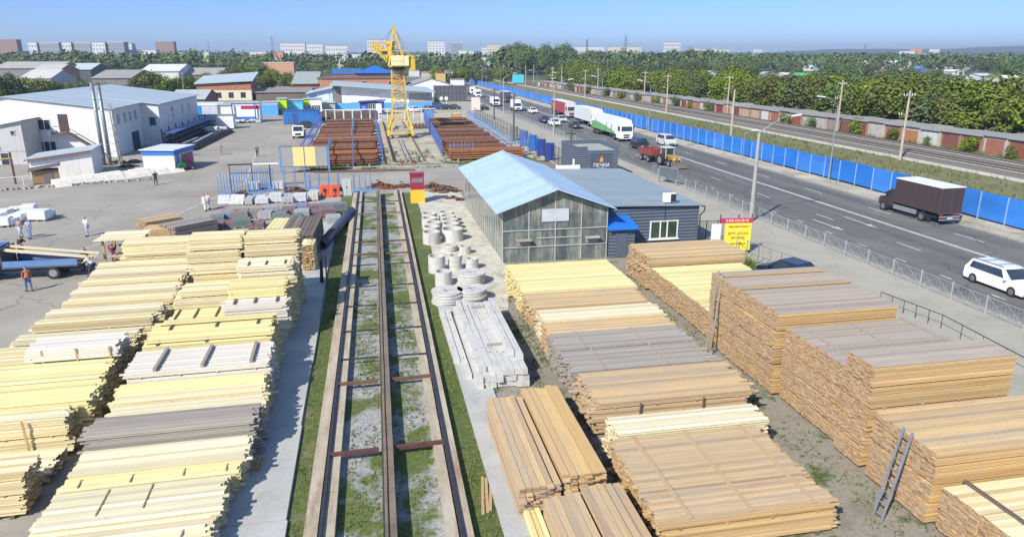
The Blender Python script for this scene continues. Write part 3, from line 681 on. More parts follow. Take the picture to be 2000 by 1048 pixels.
for i in range(21):
    y = L*i/20; b.box(.03,y-.02,0,.058,y+.02,ge-.08)
b.build('frame', paint('bleached glazing bar', (.42,.42,.37), .7, .15, 2), t)
b = MB(); b.box(W*.37,-.03,2.85,W*.37+1.95,.02,3.75); b.build('pale_panel', paint('pale panel', (.50,.53,.55), .5), t)
for x in (1.05, 6.0):
    b = MB(); b.obox((x+.5,-.18,1.62),(1.05,.36,.05),0,0,.2); b.box(x+.05,-.02,1.2,x+.95,.03,1.58); b.build('vent_hood', M['greywood'][0] if x < 2 else M['conc'], t)
pr = sheet('pale blue roof sheet', (.47,.61,.71), .35, 1, .38, .1, .06, .08, .35)
hw = W/2+.55
for s in (0,1):
    b = MB(); xe = -.5 if s == 0 else W+.5; ze = ge-.12
    b.add([(xe,-.55,ze),(W/2,-.55,gr_),(W/2,L+.4,gr_),(xe,L+.4,ze),(xe,-.55,ze+.06),(W/2,-.55,gr_+.06),(W/2,L+.4,gr_+.06),(xe,L+.4,ze+.06)],
        [(3,2,1,0),(4,5,6,7),(0,1,5,4),(1,2,6,5),(2,3,7,6),(3,0,4,7)])
    b.build('roof_slope', pr, t)
b = MB(); b.box(W/2-.14,-.57,gr_+.045,W/2+.14,L+.42,gr_+.085); b.build('ridge_cap', paint('ridge cap', (.42,.52,.6), .4), t)
# ================================================================ dark grey building
m_dcl = sheet('dark blue grey cladding', (.10,.125,.16), .24, 2, .5, .0, .1, .1, .8)
m_droof = sheet('grey green roof sheet', (.27,.32,.335), .3, 1, .5, .0, .08, .12, .3)
bx0, bx1, by0, by1, bh = 16.9, 24.25, 49.6, 67.6, 3.15
t = thing('shop_building', 'dark grey clad building with a flat grey roof and a white-framed window', 'building', (bx0,by0,0)); W = bx1-bx0; L = by1-by0
b = MB(); b.box(0,0,0,W,L,bh-.02); b.build('wall', m_dcl, t)
b = MB(); b.add([(-.6,-.25,bh+.22),(W+.12,-.25,bh),(W+.12,L+.1,bh),(-.6,L+.1,bh+.22),(-.6,-.25,bh+.30),(W+.12,-.25,bh+.08),(W+.12,L+.1,bh+.08),(-.6,L+.1,bh+.30)],
    [(3,2,1,0),(4,5,6,7),(0,1,5,4),(1,2,6,5),(2,3,7,6),(3,0,4,7)]); b.build('roof', m_droof, t)
b = MB(); b.box(.8,L-.1,bh+.2,3.2,L+.15,bh+.55); b.build('white_parapet', M['white_p'], t)
wx, ww, wz, wh = 3.5, 2.15, .75, 1.25
wn = MB(); wn.box(wx-.07,-.07,wz-.07,wx+ww+.07,.02,wz); wn.box(wx-.07,-.07,wz+wh,wx+ww+.07,.02,wz+wh+.07)
for f in (0,.36,.62,1): wn.box(wx+ww*f-.045,-.068,wz,wx+ww*f+.045,.02,wz+wh)
wo = MB(); wo.box(wx-.14,-.16,wz-.14,wx+ww+.14,.02,wz-.075)
f = wn.build('window', M['white_p'], t); wo.build('sill', M['white_p'], f)
b = MB(); b.box(wx,-.03,wz,wx+ww,.015,wz+wh); b.build('pane', paint('green reflecting glass', (.05,.075,.045), .15, .5, .9), f)
b = MB(); b.tube([(W+.08,-.1,bh-.05),(W+.4,-.1,bh-.1),(W+.38,-.1,bh-.45),(W+.06,-.12,bh-.7),(W+.06,-.12,.1)], .05, 8); b.build('downpipe', M['dark'], t)
b = MB(); b.tube([(4.6,-.04,bh+.3),(4.6,-.04,1.6),(4.45,-.04,1.55)], .025, 6); b.build('cable_drop', M['dark'], t)
t = thing('air_conditioner', 'white outdoor air conditioner standing on the flat grey roof edge', 'air conditioner', (bx0+4.6,by0+.25,bh+.17))
b = MB(); b.box(0,0,.06,.95,.4,.75); bevel(b.build('casing', M['white_p'], t), .03)
b = MB(); b.box(.5,-.015,.1,.93,.0,.7); b.build('fan_grille', M['dark'], t)
b = MB(); b.box(.1,.05,0,.2,.35,.06); b.box(.75,.05,0,.85,.35,.06); b.build('foot', M['steel'], t)
t = thing('entrance_annex', 'small dark grey porch with a bright blue roof beside the glass shed', 'porch', (16.45,47.4,0))
b = MB(); b.box(0,0,0,1.9,2.15,2.15); b.build('wall', m_dcl, t)
b = MB(); b.add([(-.15,-.3,2.1),(2.1,-.3,2.1),(2.1,2.18,2.55),(-.15,2.18,2.55),(-.15,-.3,2.2),(2.1,-.3,2.2),(2.1,2.18,2.65),(-.15,2.18,2.65)],
    [(3,2,1,0),(4,5,6,7),(0,1,5,4),(1,2,6,5),(2,3,7,6),(3,0,4,7)]); b.build('roof', paint('bright blue roof', (.02,.17,.62), .4, .08), t)
b = MB(); b.box(.45,-.03,.05,1.35,.0,1.95); b.build('door', paint('grey door', (.10,.12,.15), .5), t)
# ================================================================ dark kiosk with a flame sign
kx0, kx1, ky0, ky1, kh = 23.7, 28.75, 81.0, 88.0, 3.75
t = thing('stove_kiosk', 'dark grey flat-roofed kiosk with an orange flame sign by the road', 'kiosk', (kx0,ky0,0)); W = kx1-kx0; L = ky1-ky0
b = MB(); b.box(0,0,0,W,L,3.15); b.build('wall', m_dcl, t)
b = MB()
for q in ((0,0,.22,L),(W-.22,0,W,L),(.22,L-.22,W-.22,L)): b.box(q[0],q[1],3.15,q[2],q[3],kh)
b.box(.22,0,3.15,1.3,.22,kh); b.box(4.65,0,3.15,W-.22,.22,kh); b.box(1.3,0,3.15,4.65,.2,3.3)
b.build('parapet', m_dcl, t)
b = MB(); b.box(.24,.24,3.16,W-.24,L-.24,3.3); b.build('roof', paint('roofing felt with grit', (.34,.35,.30), .9, .2, .6), t)
b = MB(); b.box(1.7,-.05,.2,4.3,-.003,2.85); sg = b.build('sign_panel', paint('dark sign board', (.07,.09,.12), .4), t)
def text(body, loc, size, mat, parent, rot=(math.pi/2,0,0), name='lettering', sx=1.0):
    c = bpy.data.curves.new(name, 'FONT'); c.body = body; c.size = size; c.align_x = 'CENTER'; c.align_y = 'CENTER'; c.extrude = .012
    c.materials.append(mat); tmp = bpy.data.objects.new(name, c); COL.objects.link(tmp); bpy.context.view_layer.update()
    me = bpy.data.meshes.new_from_object(tmp); bpy.data.objects.remove(tmp); o = bpy.data.objects.new(name, me); COL.objects.link(o); o.parent = parent; o.location = loc; o.rotation_euler = rot; o.scale = (sx,1,1)
    return o
text('ПЕЧКИ', (3.0,-.07,1.55), .58, M['white_p'], sg)
text('КАМИНЫ', (3.0,-.07,1.17), .2, M['white_p'], sg)
b = MB(); b.add([(3.0+x,-.075,2.25+z) for x, z in ((-.13,-.32),(.13,-.32),(.24,-.12),(.2,.1),(.08,.2),(.1,.42),(-.06,.26),(-.2,.08),(-.24,-.12))], [tuple(range(9))[::-1]])
b.build('flame_emblem', paint('orange emblem', (.75,.30,.03), .5), sg)
b = MB(); b.box(-.02,.9,.2,.004,1.7,2.2); b.build('door', M['white_p'], t)
# ================================================================ yellow and red rubbish-bay sign
t = thing('advert_board', 'yellow advert board with a red phone header by the pavement', 'advert board', (24.9,46.6,0), -.12)
b = MB(); b.box(0,-.03,.35,1.95,.03,2.39); p = b.build('board', paint('bright yellow board', (.80,.74,.06), .5, .05), t)
b = MB(); b.box(-.35,-.045,2.40,2.0,.045,2.74); h_ = b.build('header', paint('crimson header', (.55,.03,.10), .5, .06), t)
text('8-800-250-00-45', (.85,-.06,2.57), .25, paint('cream lettering', (.8,.66,.5), .5), h_)
rd = paint('red lettering', (.6,.10,.04), .5)
for z, s_, tx in ((2.12,.2,'ПИЛОМАТЕРИАЛ'),(1.62,.26,'БРУС ДОСКА'),(1.3,.24,'ВАГОНКА'),(.85,.2,'8-800-250-00-45')): text(tx, (1.0,-.045,z), s_, rd, p, sx=.9)
b = MB(); b.quad((-.35,-.02,.8),(-.05,1.0,.8),(-.05,1.0,2.5),(-.35,-.02,2.5)); b.box(-1.0,-.03,.7,-.3,.02,2.35); b.build('white_side', M['white_p'], t)
b = MB()
for x in (-.35,1.0,1.97): b.cyl((x,.1,0),(x,.1,3.0),.04)
b.build('post', M['dark'], t)
# ================================================================ yard clutter row
def pallet_stack(label, x, y, w, d, h, mat, rz=0., group='paving pallets', layers=4, name='paver_pallet'):
    t = thing(name, label, 'pallet load', (x,y,0), rz, group)
    b = MB(); b.box(-w/2,-d/2,.1,w/2,d/2,.14)
    for xx in (-w/2,-.05,w/2-.1): b.box(xx,-d/2,0,xx+.1,d/2,.1)
    b.build('pallet', M['greywood'][0], t)
    b = MB()
    nx, ny = max(2,int(w/.32)), max(2,int(d/.45))
    for l in range(layers):
        z0, z1 = .145+l*(h/layers), .145+(l+1)*(h/layers)-.012
        for i in range(nx):
            for j in range(ny):
                if l == layers-1 and R.random() < .06: continue
                b.box(-w/2+i*w/nx+.006,-d/2+j*d/ny+.006,z0,-w/2+(i+1)*w/nx-.006,-d/2+(j+1)*d/ny-.006,z1+R.uniform(-.006,.006))
    b.build('blocks', mat, t)
    return t
mc1 = paint('light grey block', (.56,.57,.56), .9, .1, 3, dirt=.15); mc2 = paint('mid grey block', (.40,.42,.43), .9, .12, 3, dirt=.2)
mp = [paint('plum paver', (.20,.13,.14), .9, .2, 3), paint('slate paver', (.17,.19,.20), .9, .2, 3), paint('blue grey paver', (.20,.24,.36), .9, .2, 3), paint('green paver', (.12,.18,.165), .9, .2, 3), paint('grey brown paver', (.24,.21,.20), .9, .2, 3), paint('ash paver', (.33,.34,.34), .9, .2, 3)]
GW = 'pale block pallets in front of the blue racks'; GD2 = 'dark paving pallets behind the lumber'
for px0, px1, pt, pb, mt, lb in [(484,507,352,373,mc1,'pale block pallet raised behind the others, left of the second raised one'),(532,553,351,372,mc1,'pale block pallet raised behind the others, nearer the yellow-panelled gate'),
    (527,550,374,397,mc1,'bright grey block pallet with tall square front, third from the orange barrier'),(552,574,378,396,mc2,'mid grey block pallet between two brighter ones'),(575,598,374,396,mc1,'bright block pallet just left of the white block heap'),
    (603,622,371,391,M['concw'],'heap of very white blocks beside the orange barrier'),(500,525,381,398,mc1,'low wide grey slab pallet right of the leaning slabs'),(480,494,384,399,mc2,'small grey pallet next to the three leaning slabs')]:
    x0, y0 = G(px0,pb); x1, _ = G(px1,pb); w_ = x1-x0
    hh = max(.45, ZAT((px0+px1)/2, pt+4, y0+.4)-.15)
    pallet_stack(lb, (x0+x1)/2, y0+.6, w_, 1.2 if hh > .6 else 2.4, hh, mt, .0, GW)
for i, (px, py) in enumerate([(455,398),(464,398),(473,398)]):
    x, y = G(px,py)
    tag(MB().obox((0,0,.42),(.42,1.6,.12),0,0,.45).build('leaning_slab', M['concw'], None, loc=(x,y,0)), '%s of the three pale kerb slabs leaning in a row' % ('leftmost','middle one','rightmost')[i], 'concrete slab', 'leaning kerb slabs')
x, y = G(438,398); tag(MB().obox((0,0,.4),(1.1,1.6,.14),.1,0,.4).build('leaning_slab', M['concw'], None, loc=(x,y,0)), 'broad pale slab tilted up, left of the three kerb slabs', 'concrete slab', 'leaning kerb slabs')
dk = [(612,412,0,'plum'),(638,411,1,'slate'),(662,411,1,'slate'),(588,410,2,'blue'),(566,420,0,'plum'),(590,424,5,'ash'),(612,421,0,'plum'),(548,427,1,'slate'),(575,432,3,'green'),(447,425,2,'bluish'),(470,426,4,'brown'),(500,424,4,'brown'),(520,427,5,'ash'),(475,442,3,'green'),(445,444,0,'plum'),(502,444,0,'plum'),(425,432,1,'slate'),(530,416,5,'ash'),(640,421,0,'plum'),(425,447,0,'plum'),(652,436,5,'ash')]
where = ['by the white kerb line, left of the slate pallets','third from the right end of the far row','at the right end of the far row by the crane track','left of the plum pallet in the far row','in the middle, behind the long slate pallet','in the second row beneath the blue-topped one','in the second row beneath the far slate pallet','with a long top behind the small yellow bundle','behind the dark ribbed boards','topped with blue film at the left end','beside the blue-topped pallet','with ring-shaped blocks near the left','in the middle of the left group','low and broad in the nearest row','at the left of the nearest row','right of the green one in the nearest row','nearest the two people in white','alone on the concrete strip','under the right end of the far row','at the near left corner of the paving pallets','wrapped in film beside the black pipe']
for (px, py, q, nm), wh in zip(dk, where):
    x, y = G(px,py); pallet_stack(nm+' paving pallet '+wh, x, y, R.uniform(1.15,1.45), R.uniform(1.2,1.7), R.uniform(.32,.65), mp[q], R.uniform(-.1,.2), GD2)
t = thing('pipe', 'big black plastic pipe lying between the dark board stack and the crane track', 'pipe', (-3.95,53.3,.42), -.16)
b = MB(); b.ring((0,0,0), .40, .36, 12.5, 24); o = b.build('tube', paint('black grey plastic', (.075,.08,.10), .45, .2, 2), t, True); o.rotation_euler = (-math.pi/2,0,0)
t = thing('kerb_line', 'white concrete kerb lying in front of the far paving pallets', 'kerb', (-5.0,70.0,0), .06); b = MB(); b.box(-3.2,-.12,0,2.2,.12,.28); b.build('kerb_stone', M['concw'], t)
# orange barriers
GO = 'orange plastic barriers by the electric box'
for i, x in enumerate((-4.75,-3.75)):
    t = thing('plastic_barrier', ['left one of the two orange plastic barriers with dark holes','right one of the two orange plastic barriers, next to the dark tyre pile'][i], 'barrier', (x,75.1,0), .04, GO)
    b = MB(); b.xprism([(-.48,.0),(-.2,.0),(-.16,.22),(.16,.22),(.2,0),(.48,0),(.46,1.2),(.3,1.3),(-.3,1.3),(-.46,1.2)], -.2, .2); bevel(b.build('shell', paint('orange plastic', (.72,.10,.03), .5, .08), t), .04)
    b = MB(); b.cyl((0,-.215,.75),(0,-.195,.75),.2,.2,16); b.box(.0,-.214,.32,.12,-.196,.6); b.build('hole', M['dark'], t)
t = thing('electric_box', 'grey steel electric cabinet at the far end of the crane track', 'cabinet', (-2.55,75.6,0)); b = MB(); b.box(-.5,-.3,0,.5,.3,1.75); bevel(b.build('casing', paint('cabinet grey', (.42,.45,.42), .5, .1), t), .02)
b = MB(); b.box(-.46,-.325,.1,-.02,-.302,1.68); b.box(.02,-.325,.1,.46,-.302,1.68); b.build('door', paint('cabinet door', (.46,.49,.46), .5, .08), t); b = MB(); b.box(-.06,-.35,.85,.06,-.327,1.0); b.build('handle', M['dark'], t)
t = thing('fire_kiosk', 'narrow kiosk with a maroon top and a yellow lower half', 'kiosk', (4.38,70.6,0)); b = MB(); b.box(-.68,-.5,0,.68,.5,1.35); b.build('lower_half', paint('signal yellow', (.80,.50,.04), .5, .08), t)
b = MB(); b.box(-.66,-.48,1.35,.66,.48,2.85); b.build('upper_half', paint('maroon', (.30,.025,.06), .5, .1), t); b = MB(); b.box(-.72,-.56,2.85,.72,.56,2.95); b.build('roof', paint('maroon', (.30,.025,.06), .5, .1), t)
b = MB(); b.box(-.55,-.50,2.05,.55,-.482,2.5); b.build('grey_panel', paint('dusty grey panel', (.22,.18,.19), .6), t)
# gate with grey and yellow panels on blue posts
t = thing('panel_screen', 'tall screen of two grey and two yellow panels on blue posts', 'screen', (-10.9,92.0,0), -.06)
for i, cc in enumerate(('g','y','y','g')):
    b = MB(); x0 = .2+i*1.38; b.box(x0,-.03,.9,x0+1.33,.03,3.25); b.build('panel', paint('dull grey panel', (.30,.30,.285), .6, .08) if cc == 'g' else paint('pale yellow panel', (.76,.60,.24), .55, .06), t)
for x in (0.05,5.85):
    b = MB(); b.box(x-.09,-.09,0,x+.09,.09,3.4); b.build('post', M['lblue'], t)
b = MB(); b.box(2.90,-.06,.7,2.98,.06,3.3); b.box(.14,-.045,3.26,5.76,.045,3.33); b.box(.14,-.045,.80,5.76,.045,.88); b.build('frame', M['darkwood'][0], t)
# cradle racks: blue uprights with rods
GK = 'blue cradle racks in the middle of the yard'
def cradle(label, x, y, n, h, step=.35, base=1.6, mat='lblue'):
    t = thing('cradle_rack', label, 'rack', (x,y,0), 0, GK)
    for yy in (-base/2, base/2-.12): MB().box(-.1,yy,0,n*step,yy+.12,.12).build('skid', M[mat], t)
    for i in range(n):
        for s in (-1,1): MB().cyl((i*step,s*base/2*.9,.1),(i*step+R.uniform(-.03,.03),s*base/2*.9,h*R.uniform(.92,1.05)),.045,.045,6).build('upright', M[mat], t)
cradle('bright blue cradle rack standing alone at the left end of the racks', *G(431,380), 4, 2.2, .3)
cradle('blue cradle rack beside the dark brown scrap heap', *G(456,378), 4, 2.3, .28)
cradle('blue cradle rack behind the left raised block pallet', *G(483,377), 3, 2.5, .5)
cradle('blue cradle rack between the two raised block pallets', *G(512,372), 4, 2.4, .4)
cradle('tall pale-blue cradle rack right of the raised pallets', *G(557,372), 3, 2.6, 1.1)
cradle('light cradle rack with scrap behind the white block heap', *G(606,370), 4, 1.8, 1.0)
cradle('blue cradle rack just right of the electric cabinet', *G(692,372), 4, 1.7, .6)
t = thing('pipe_portal', 'tall dark steel portal frame above the blue cradle racks', 'frame', G(452,368)); b = MB()
for x in (0,2.3,4.2): b.cyl((x,0,0),(x,0,2.6),.05)
b.build('post', M['dark'], t); b = MB(); b.box(-.1,-.06,2.52,2.5,.06,2.66); b.box(0,-.05,1.6,4.2,.05,1.7); b.build('beam', M['dark'], t); b = MB(); b.box(2.5,-.25,2.56,5.2,.25,2.66); b.build('white_rail', M['white_p'], t)
GH = 'rusty scrap heaps along the crossing'
def heap(label, x, y, r, n, mat, h=.5):
    t = thing('scrap_heap', label, 'scrap heap', (x,y,0), 0, GH); b = MB()
    for i in range(n):
        a = R.uniform(0,6.28); q = r*math.sqrt(R.random()); L = R.uniform(.3,.9); th = R.uniform(0,6.28); z = max(.06,h*(1-q/r)*R.uniform(.3,1.1)); dz = R.uniform(-.18,.18)
        p = Vector((q*math.cos(a),q*math.sin(a)*.7,z)); d = Vector((math.cos(th),math.sin(th),dz))*L/2
        if R.random() < .4: b.ring((p.x,p.y,max(.02,z-.05)), R.uniform(.12,.28), R.uniform(.05,.1), .08, 10)
        else: b.cyl(p-d, p+d, R.uniform(.02,.06), None, 5)
    b.build('pieces', M[mat], t)
heap('dark brown scrap heap between the two left cradle racks', *G(472,383), .8, 40, 'rust3', .9)
heap('brown scrap heap left of the orange barriers', *G(577,374), 1.1, 60, 'rust3', .7)
heap('dark tyre and coil heap right of the orange barriers', *G(667,372), .7, 40, 'dark', .8)
heap('reddish coil heap at the far end of the crane track', *G(738,366), 1.1, 70, 'rust', .8)
heap('orange-brown coil heap right of the reddish one at the track end', *G(757,368), .9, 60, 'rust2', .8)
heap('low brown scrap heap against the maroon kiosk', *G(785,365), 1.1, 50, 'rust', .6)
heap('brown scrap heap right of the maroon kiosk', *G(845,366), 1.1, 60, 'rust', .7)
heap('large spread of rusty castings at the corner of the glass shed', *G(870,374), 1.6, 110, 'rust3', .9)
heap('small rusty lump on the gravel left of the glass shed', *G(882,388), .6, 30, 'rust', .4)
heap('small rusty lump beside the wall of the glass shed', *G(899,391), .6, 30, 'rust3', .4)
# ================================================================ steel yard: racks of rusty bars
GB1 = 'rusty steel bundles in the left steel rack'; GB2 = 'rusty steel bundles in the right steel rack'
def bundle(label, x0, x1, y, d, h, mat, group):
    t = thing('steel_bundle', label, 'steel bundle', (x0,y,0), R.uniform(-.004,.004), group); L = x1-x0
    b = MB()
    for x in (.12,.5,.88): b.box(L*x-.1,0,0,L*x+.1,d,.25)
    b.build('bearer', M['conc'], t)
    b = MB(); r = .085
    nz = max(2,int((h-.25)/(r*1.75))); ny = max(3,int(d/(2*r)))
    for j in range(nz):
        for i in range(ny):
            if 0 < i < ny-1 and 0 < j < nz-1: continue
            z = .25+r+j*r*1.75; y_ = r+i*2*r*.98+(r if j % 2 else 0)
            b.obox((L/2+R.uniform(-.25,.25),y_,z+R.uniform(-.02,.02)),(L*R.uniform(.93,1.0),r*1.8,r*1.7),R.uniform(-.003,.003),0,R.uniform(0,1.5))
    b.build('bars', M[mat], t)
desc = ['nearest','second','third','fourth','fifth','sixth','seventh','eighth','ninth','tenth','eleventh','twelfth']
ys = [96.3,99.5,103.2,107.5,112,117,122,127.5,133,139,145.5,152]
mats_ = ['rust','rust2','rust','rust3','rust','rust2','rust3','rust','rust3','rust','rust3','rust3']
for i, y in enumerate(ys):
    xl = -8.0 if i else -6.2
    bundle(desc[i]+' row of rusty bars from the camera in the steel rack left of the crane', xl-R.uniform(0,.5), 1.0+R.uniform(-.5,.3), y, 2.6 if i < 6 else 3.4, [1.0,1.5,1.7,1.5,1.6,1.5,1.45,1.5,1.4,1.4,1.3,1.3][i], mats_[i], GB1)
ys2 = [98.5,103,108,113.5,120,127,135,143,151]
for i, y in enumerate(ys2):
    x0 = 10.6+(y-98)*.03; bundle(desc[i]+' row of rusty bars from the camera in the steel rack right of the crane', x0, x0+[10.6,8.8,8.6,8.6,8.8,8.6,8.4,8.4,8.2][i], y, 3.2 if i < 5 else 4.0, [1.5,1.5,1.6,1.5,1.45,1.5,1.4,1.4,1.4][i], ['rust2','rust','rust','rust3','rust','rust3','rust','rust3','rust'][i], GB2)
def comb(label, a, b_, n, h, mat, g='blue post rows holding the steel racks', r=.045):
    t = thing('post_row', label, 'post row', (a[0],a[1],0), 0, g); d = (b_[0]-a[0], b_[1]-a[1])
    b = MB(); b.obox((d[0]/2,d[1]/2,.5),(.16,math.hypot(*d),.2),math.atan2(d[1],d[0])-math.pi/2); b.obox((d[0]/2,d[1]/2,h*.8),(.10,math.hypot(*d),.12),math.atan2(d[1],d[0])-math.pi/2); b.build('rail', M[mat], t)
    for i in range(n):
        f = i/(n-1); b = MB(); b.box(d[0]*f-r,d[1]*f-r,0,d[0]*f+r,d[1]*f+r,h*R.uniform(.95,1.05)); b.build('post', M[mat], t)
mblue = paint('slate blue paint', (.10,.17,.42), .5, .25, 1.5, dirt=.2); M['sblue'] = mblue
comb('long slate-blue post row on the left side of the left steel rack', (-9.2,99), (-9.6,158), 24, 2.6, 'sblue')
comb('long slate-blue post row between the left steel rack and the crane rails', (1.6,97), (1.5,158), 24, 2.6, 'sblue')
comb('short slate-blue post row inside the left steel rack, nearer the gate panels', (-5.4,95.4), (-5.6,112), 7, 2.7, 'sblue')
comb('short slate-blue post row inside the left steel rack, nearer the crane', (-2.2,95.0), (-2.4,112), 7, 2.7, 'sblue')
comb('thin pale post row far inside the left steel rack', (-2.8,122), (-2.9,150), 6, 2.5, 'lblue')
comb('long blue post row on the crane side of the right steel rack', (10.2,104), (12.0,160), 26, 2.6, 'sblue')
comb('short pale-blue post row near the front of the right steel rack', (11.0,100.5), (14.4,101.8), 7, 2.3, 'lblue')
comb('long pale-blue post row on the road side of the right steel rack', (20.4,104), (21.6,160), 32, 2.6, 'lblue')
comb('short pale-blue post row at the front corner of the right steel rack', (19.2,101.6), (22.6,103), 8, 2.3, 'lblue')
# far crane track and its bits
t = thing('crane_rail_beam', 'rusty far crane rail on sleepers, left one under the yellow crane', 'rail beam', (3.05,98,0), .0); b = MB(); b.box(-.3,0,0,.3,62,.16); b.build('concrete_beam', m_sleeper, t); b = MB(); b.box(-.06,0,.16,.06,62,.34); b.build('rail', M['rust2'], t)
t = thing('crane_rail_beam', 'pale far crane rail on sleepers, right one under the yellow crane', 'rail beam', (7.25,98,0), .0); b = MB(); b.box(-.3,0,0,.3,62,.16); b.build('concrete_beam', m_sleeper, t); b = MB(); b.box(-.06,0,.16,.06,62,.34); b.build('rail', M['rust3'], t)
t = thing('cable_tray', 'grey cable tray along the middle of the far crane rails', 'cable tray', (5.0,98,0)); b = MB(); b.box(-.35,0,0,-.2,28,.3); b.box(.25,0,0,.4,28,.3); b.box(-.2,0,.02,.25,28,.08); b.build('channel', M['conc'], t)
heap('pile of rusty offcuts at the foot of the far crane rails', 5.2, 99.0, 1.6, 60, 'rust2', .4)
t = thing('oil_drum', 'dark drum standing at the near end of the far crane rails', 'drum', (6.4,98.6,0)); b = MB(); b.cyl((0,0,0),(0,0,.9),.3,.3,16); b.ring((0,0,.28),.32,.29,.05,16); b.ring((0,0,.58),.32,.29,.05,16); b.build('barrel', paint('grey green drum', (.16,.19,.19), .5), t)
t = thing('log_rack', 'low rack of brown timbers right of the crane feet', 'rack', (8.6,142,0)); b = MB()
for i in range(8): b.box(i*.75,0,.2,i*.75+.35,9,.6)
b.build('timber', M['rust3'], t); b = MB(); b.box(-.2,-.2,0,6.2,.1,.3); b.box(-.2,8.8,0,6.2,9.1,.3); b.build('bearer', M['conc'], t)
t = thing('steel_beam', 'long rusty beam lying across the crossing in front of the steel racks', 'steel beam', (-7,91.6,.02), -.05); b = MB(); b.box(0,0,0,12.5,.35,.22); b.build('beam', M['rust3'], t)
t = thing('steel_beam', 'long pale concrete beam edging the steel yard', 'steel beam', (-3.4,94.2,.02), -.04); b = MB(); b.box(0,0,0,14.0,.4,.25); b.build('beam', M['conc'], t)
# ================================================================ tower crane
t = thing('tower_crane', 'yellow rail-mounted tower crane standing on the far crane rails', 'crane', (5.45,130.6,.34), 0)
crane = t
g2 = 2.1
for sx in (-1,1):
    for sy in (-1,1):
        b = MB(); x, y = sx*g2, sy*g2; b.box(x-.22,y-.9,.18,x+.22,y+.9,.62); o = b.build('bogie', M['crane'], t)
        for yy in (-.5,.5):
            b = MB(); b.cyl((x-.14,y+yy,.22),(x+.14,y+yy,.22),.22,.22,14); b.build('wheel', M['dark'], o)
        b = MB(); b.bar((x,y,.6),(sx*1.1,sy*1.1,5.6),.30); b.bar((x,y,.6),(sx*.15,sy*1.3,4.6),.18); b.bar((x,y,.6),(sx*1.3,sy*.15,4.6),.18); b.bar((x,y,1.6),(sx*1.5,sy*1.5,3.6),.34); b.build('portal_leg', M['crane'], t)
b = MB()
for s in (-1,1):
    b.box(-g2,s*g2-.13,.62,g2,s*g2+.13,.86); b.box(s*g2-.13,-g2,.62,s*g2+.13,g2,.86)
    b.bar((-1.6,s*1.45,3.2),(1.6,s*1.45,3.2),.12); b.bar((s*1.45,-1.6,3.2),(s*1.45,1.6,3.2),.12)
    b.bar((-1.05,s*1.05,5.5),(1.05,s*1.05,5.5),.2); b.bar((s*1.05,-1.05,5.5),(s*1.05,1.05,5.5),.2)
b.build('portal_frame', M['crane'], t)
b = MB(); b.box(-1.2,-1.6,.9,1.3,1.2,1.5); b.box(-.9,-1.0,1.5,.6,.9,1.9); b.build('ballast', M['conc'], t)
b = MB(); b.box(-1.3,-1.3,5.62,1.3,1.3,5.74); b.build('walkway', M['steel'], t)
def lattice(b, p0, p1, w0, w1, n, r, up=Vector((0,0,1))):
    p0, p1 = Vector(p0), Vector(p1); d = (p1-p0).normalized()
    a = d.cross(Vector((1,0,0)) if abs(d.x) < .7 else Vector((0,1,0))).normalized(); c = d.cross(a)
    def cor(f):
        p = p0.lerp(p1,f); w = (w0+(w1-w0)*f)/2
        return [p+a*w+c*w, p+a*w-c*w, p-a*w-c*w, p-a*w+c*w]
    q = [cor(i/n) for i in range(n+1)]
    for i in range(n):
        for j in range(4):
            b.bar(q[i][j], q[i+1][j], r); b.bar(q[i+1][j], q[i+1][(j+1)%4], r*.6)
            b.bar(q[i][j if i % 2 else (j+1)%4], q[i+1][(j+1)%4 if i % 2 else j], r*.6)
b = MB(); lattice(b, (0,0,5.6), (0,0,13.6), 2.4, 1.95, 7, .21); b.build('tower', M['crane'], t)
b = MB()
for s in (-.3,.3): b.bar((s,-1.0,5.7),(s,-1.0,13.4),.04)
for i in range(26): b.bar((-.3,-1.0,5.9+i*.29),(.3,-1.0,5.9+i*.29),.03)
b.build('tower_ladder', M['steel'], t)
b = MB(); b.cyl((0,0,13.5),(0,0,14.1),1.3,1.3,20); b.build('slewing_ring', M['dark'], t)
b = MB(); b.box(-1.4,-2.1,14.1,1.7,3.0,14.35); b.build('slewing_platform', M['crane'], t)
b = MB(); b.box(-1.1,-2.6,14.36,1.9,-.9,16.2); c_ = b.build('machine_house', paint('pale cream yellow', (.76,.68,.36), .5, .1), t)
b = MB(); b.box(-1.0,-2.63,15.2,1.0,-2.602,15.25); b.box(.95,-2.63,14.5,1.0,-2.602,16.0); b.build('panel_seam', M['crane'], c_)
b = MB(); b.box(1.95,-2.3,13.3,3.0,.6,15.6); b.box(2.0,-2.0,15.6,2.8,-.2,16.3); bevel(b.build('counterweight', M['crane'], t), .08)
b = MB(); b.box(-2.6,-.6,15.8,-1.5,.9,17.2); c_ = b.build('cab', M['crane'], t)
b = MB(); b.box(-2.5,-.63,16.4,-1.6,-.603,17.0); b.box(-2.63,-.4,16.4,-2.603,.7,17.0); b.build('window', M['glass'], c_)
ap = Vector((-.35,-.4,21.3))
b = MB()
for q in ((-1.5,-1.6,14.4),(1.3,-1.6,14.4),(-1.5,1.2,14.4),(1.3,1.2,14.4)): b.bar(q, ap, .26)
for z in (16.2,17.8,19.3):
    f = (z-14.4)/6.9; b.bar(Vector((-1.0,-1.6,14.4)).lerp(ap,f), Vector((1.0,-1.6,14.4)).lerp(ap,f), .1); b.bar(Vector((-1.0,1.2,14.4)).lerp(ap,f), Vector((1.0,1.2,14.4)).lerp(ap,f), .1)
    b.bar(Vector((-1.0,-1.6,14.4)).lerp(ap,f), Vector((1.0,1.2,14.4)).lerp(ap,min(1,f+.15)), .07)
b.box(-.65,-.6,20.9,-.05,-.1,21.5); b.build('a_frame', M['crane'], t)
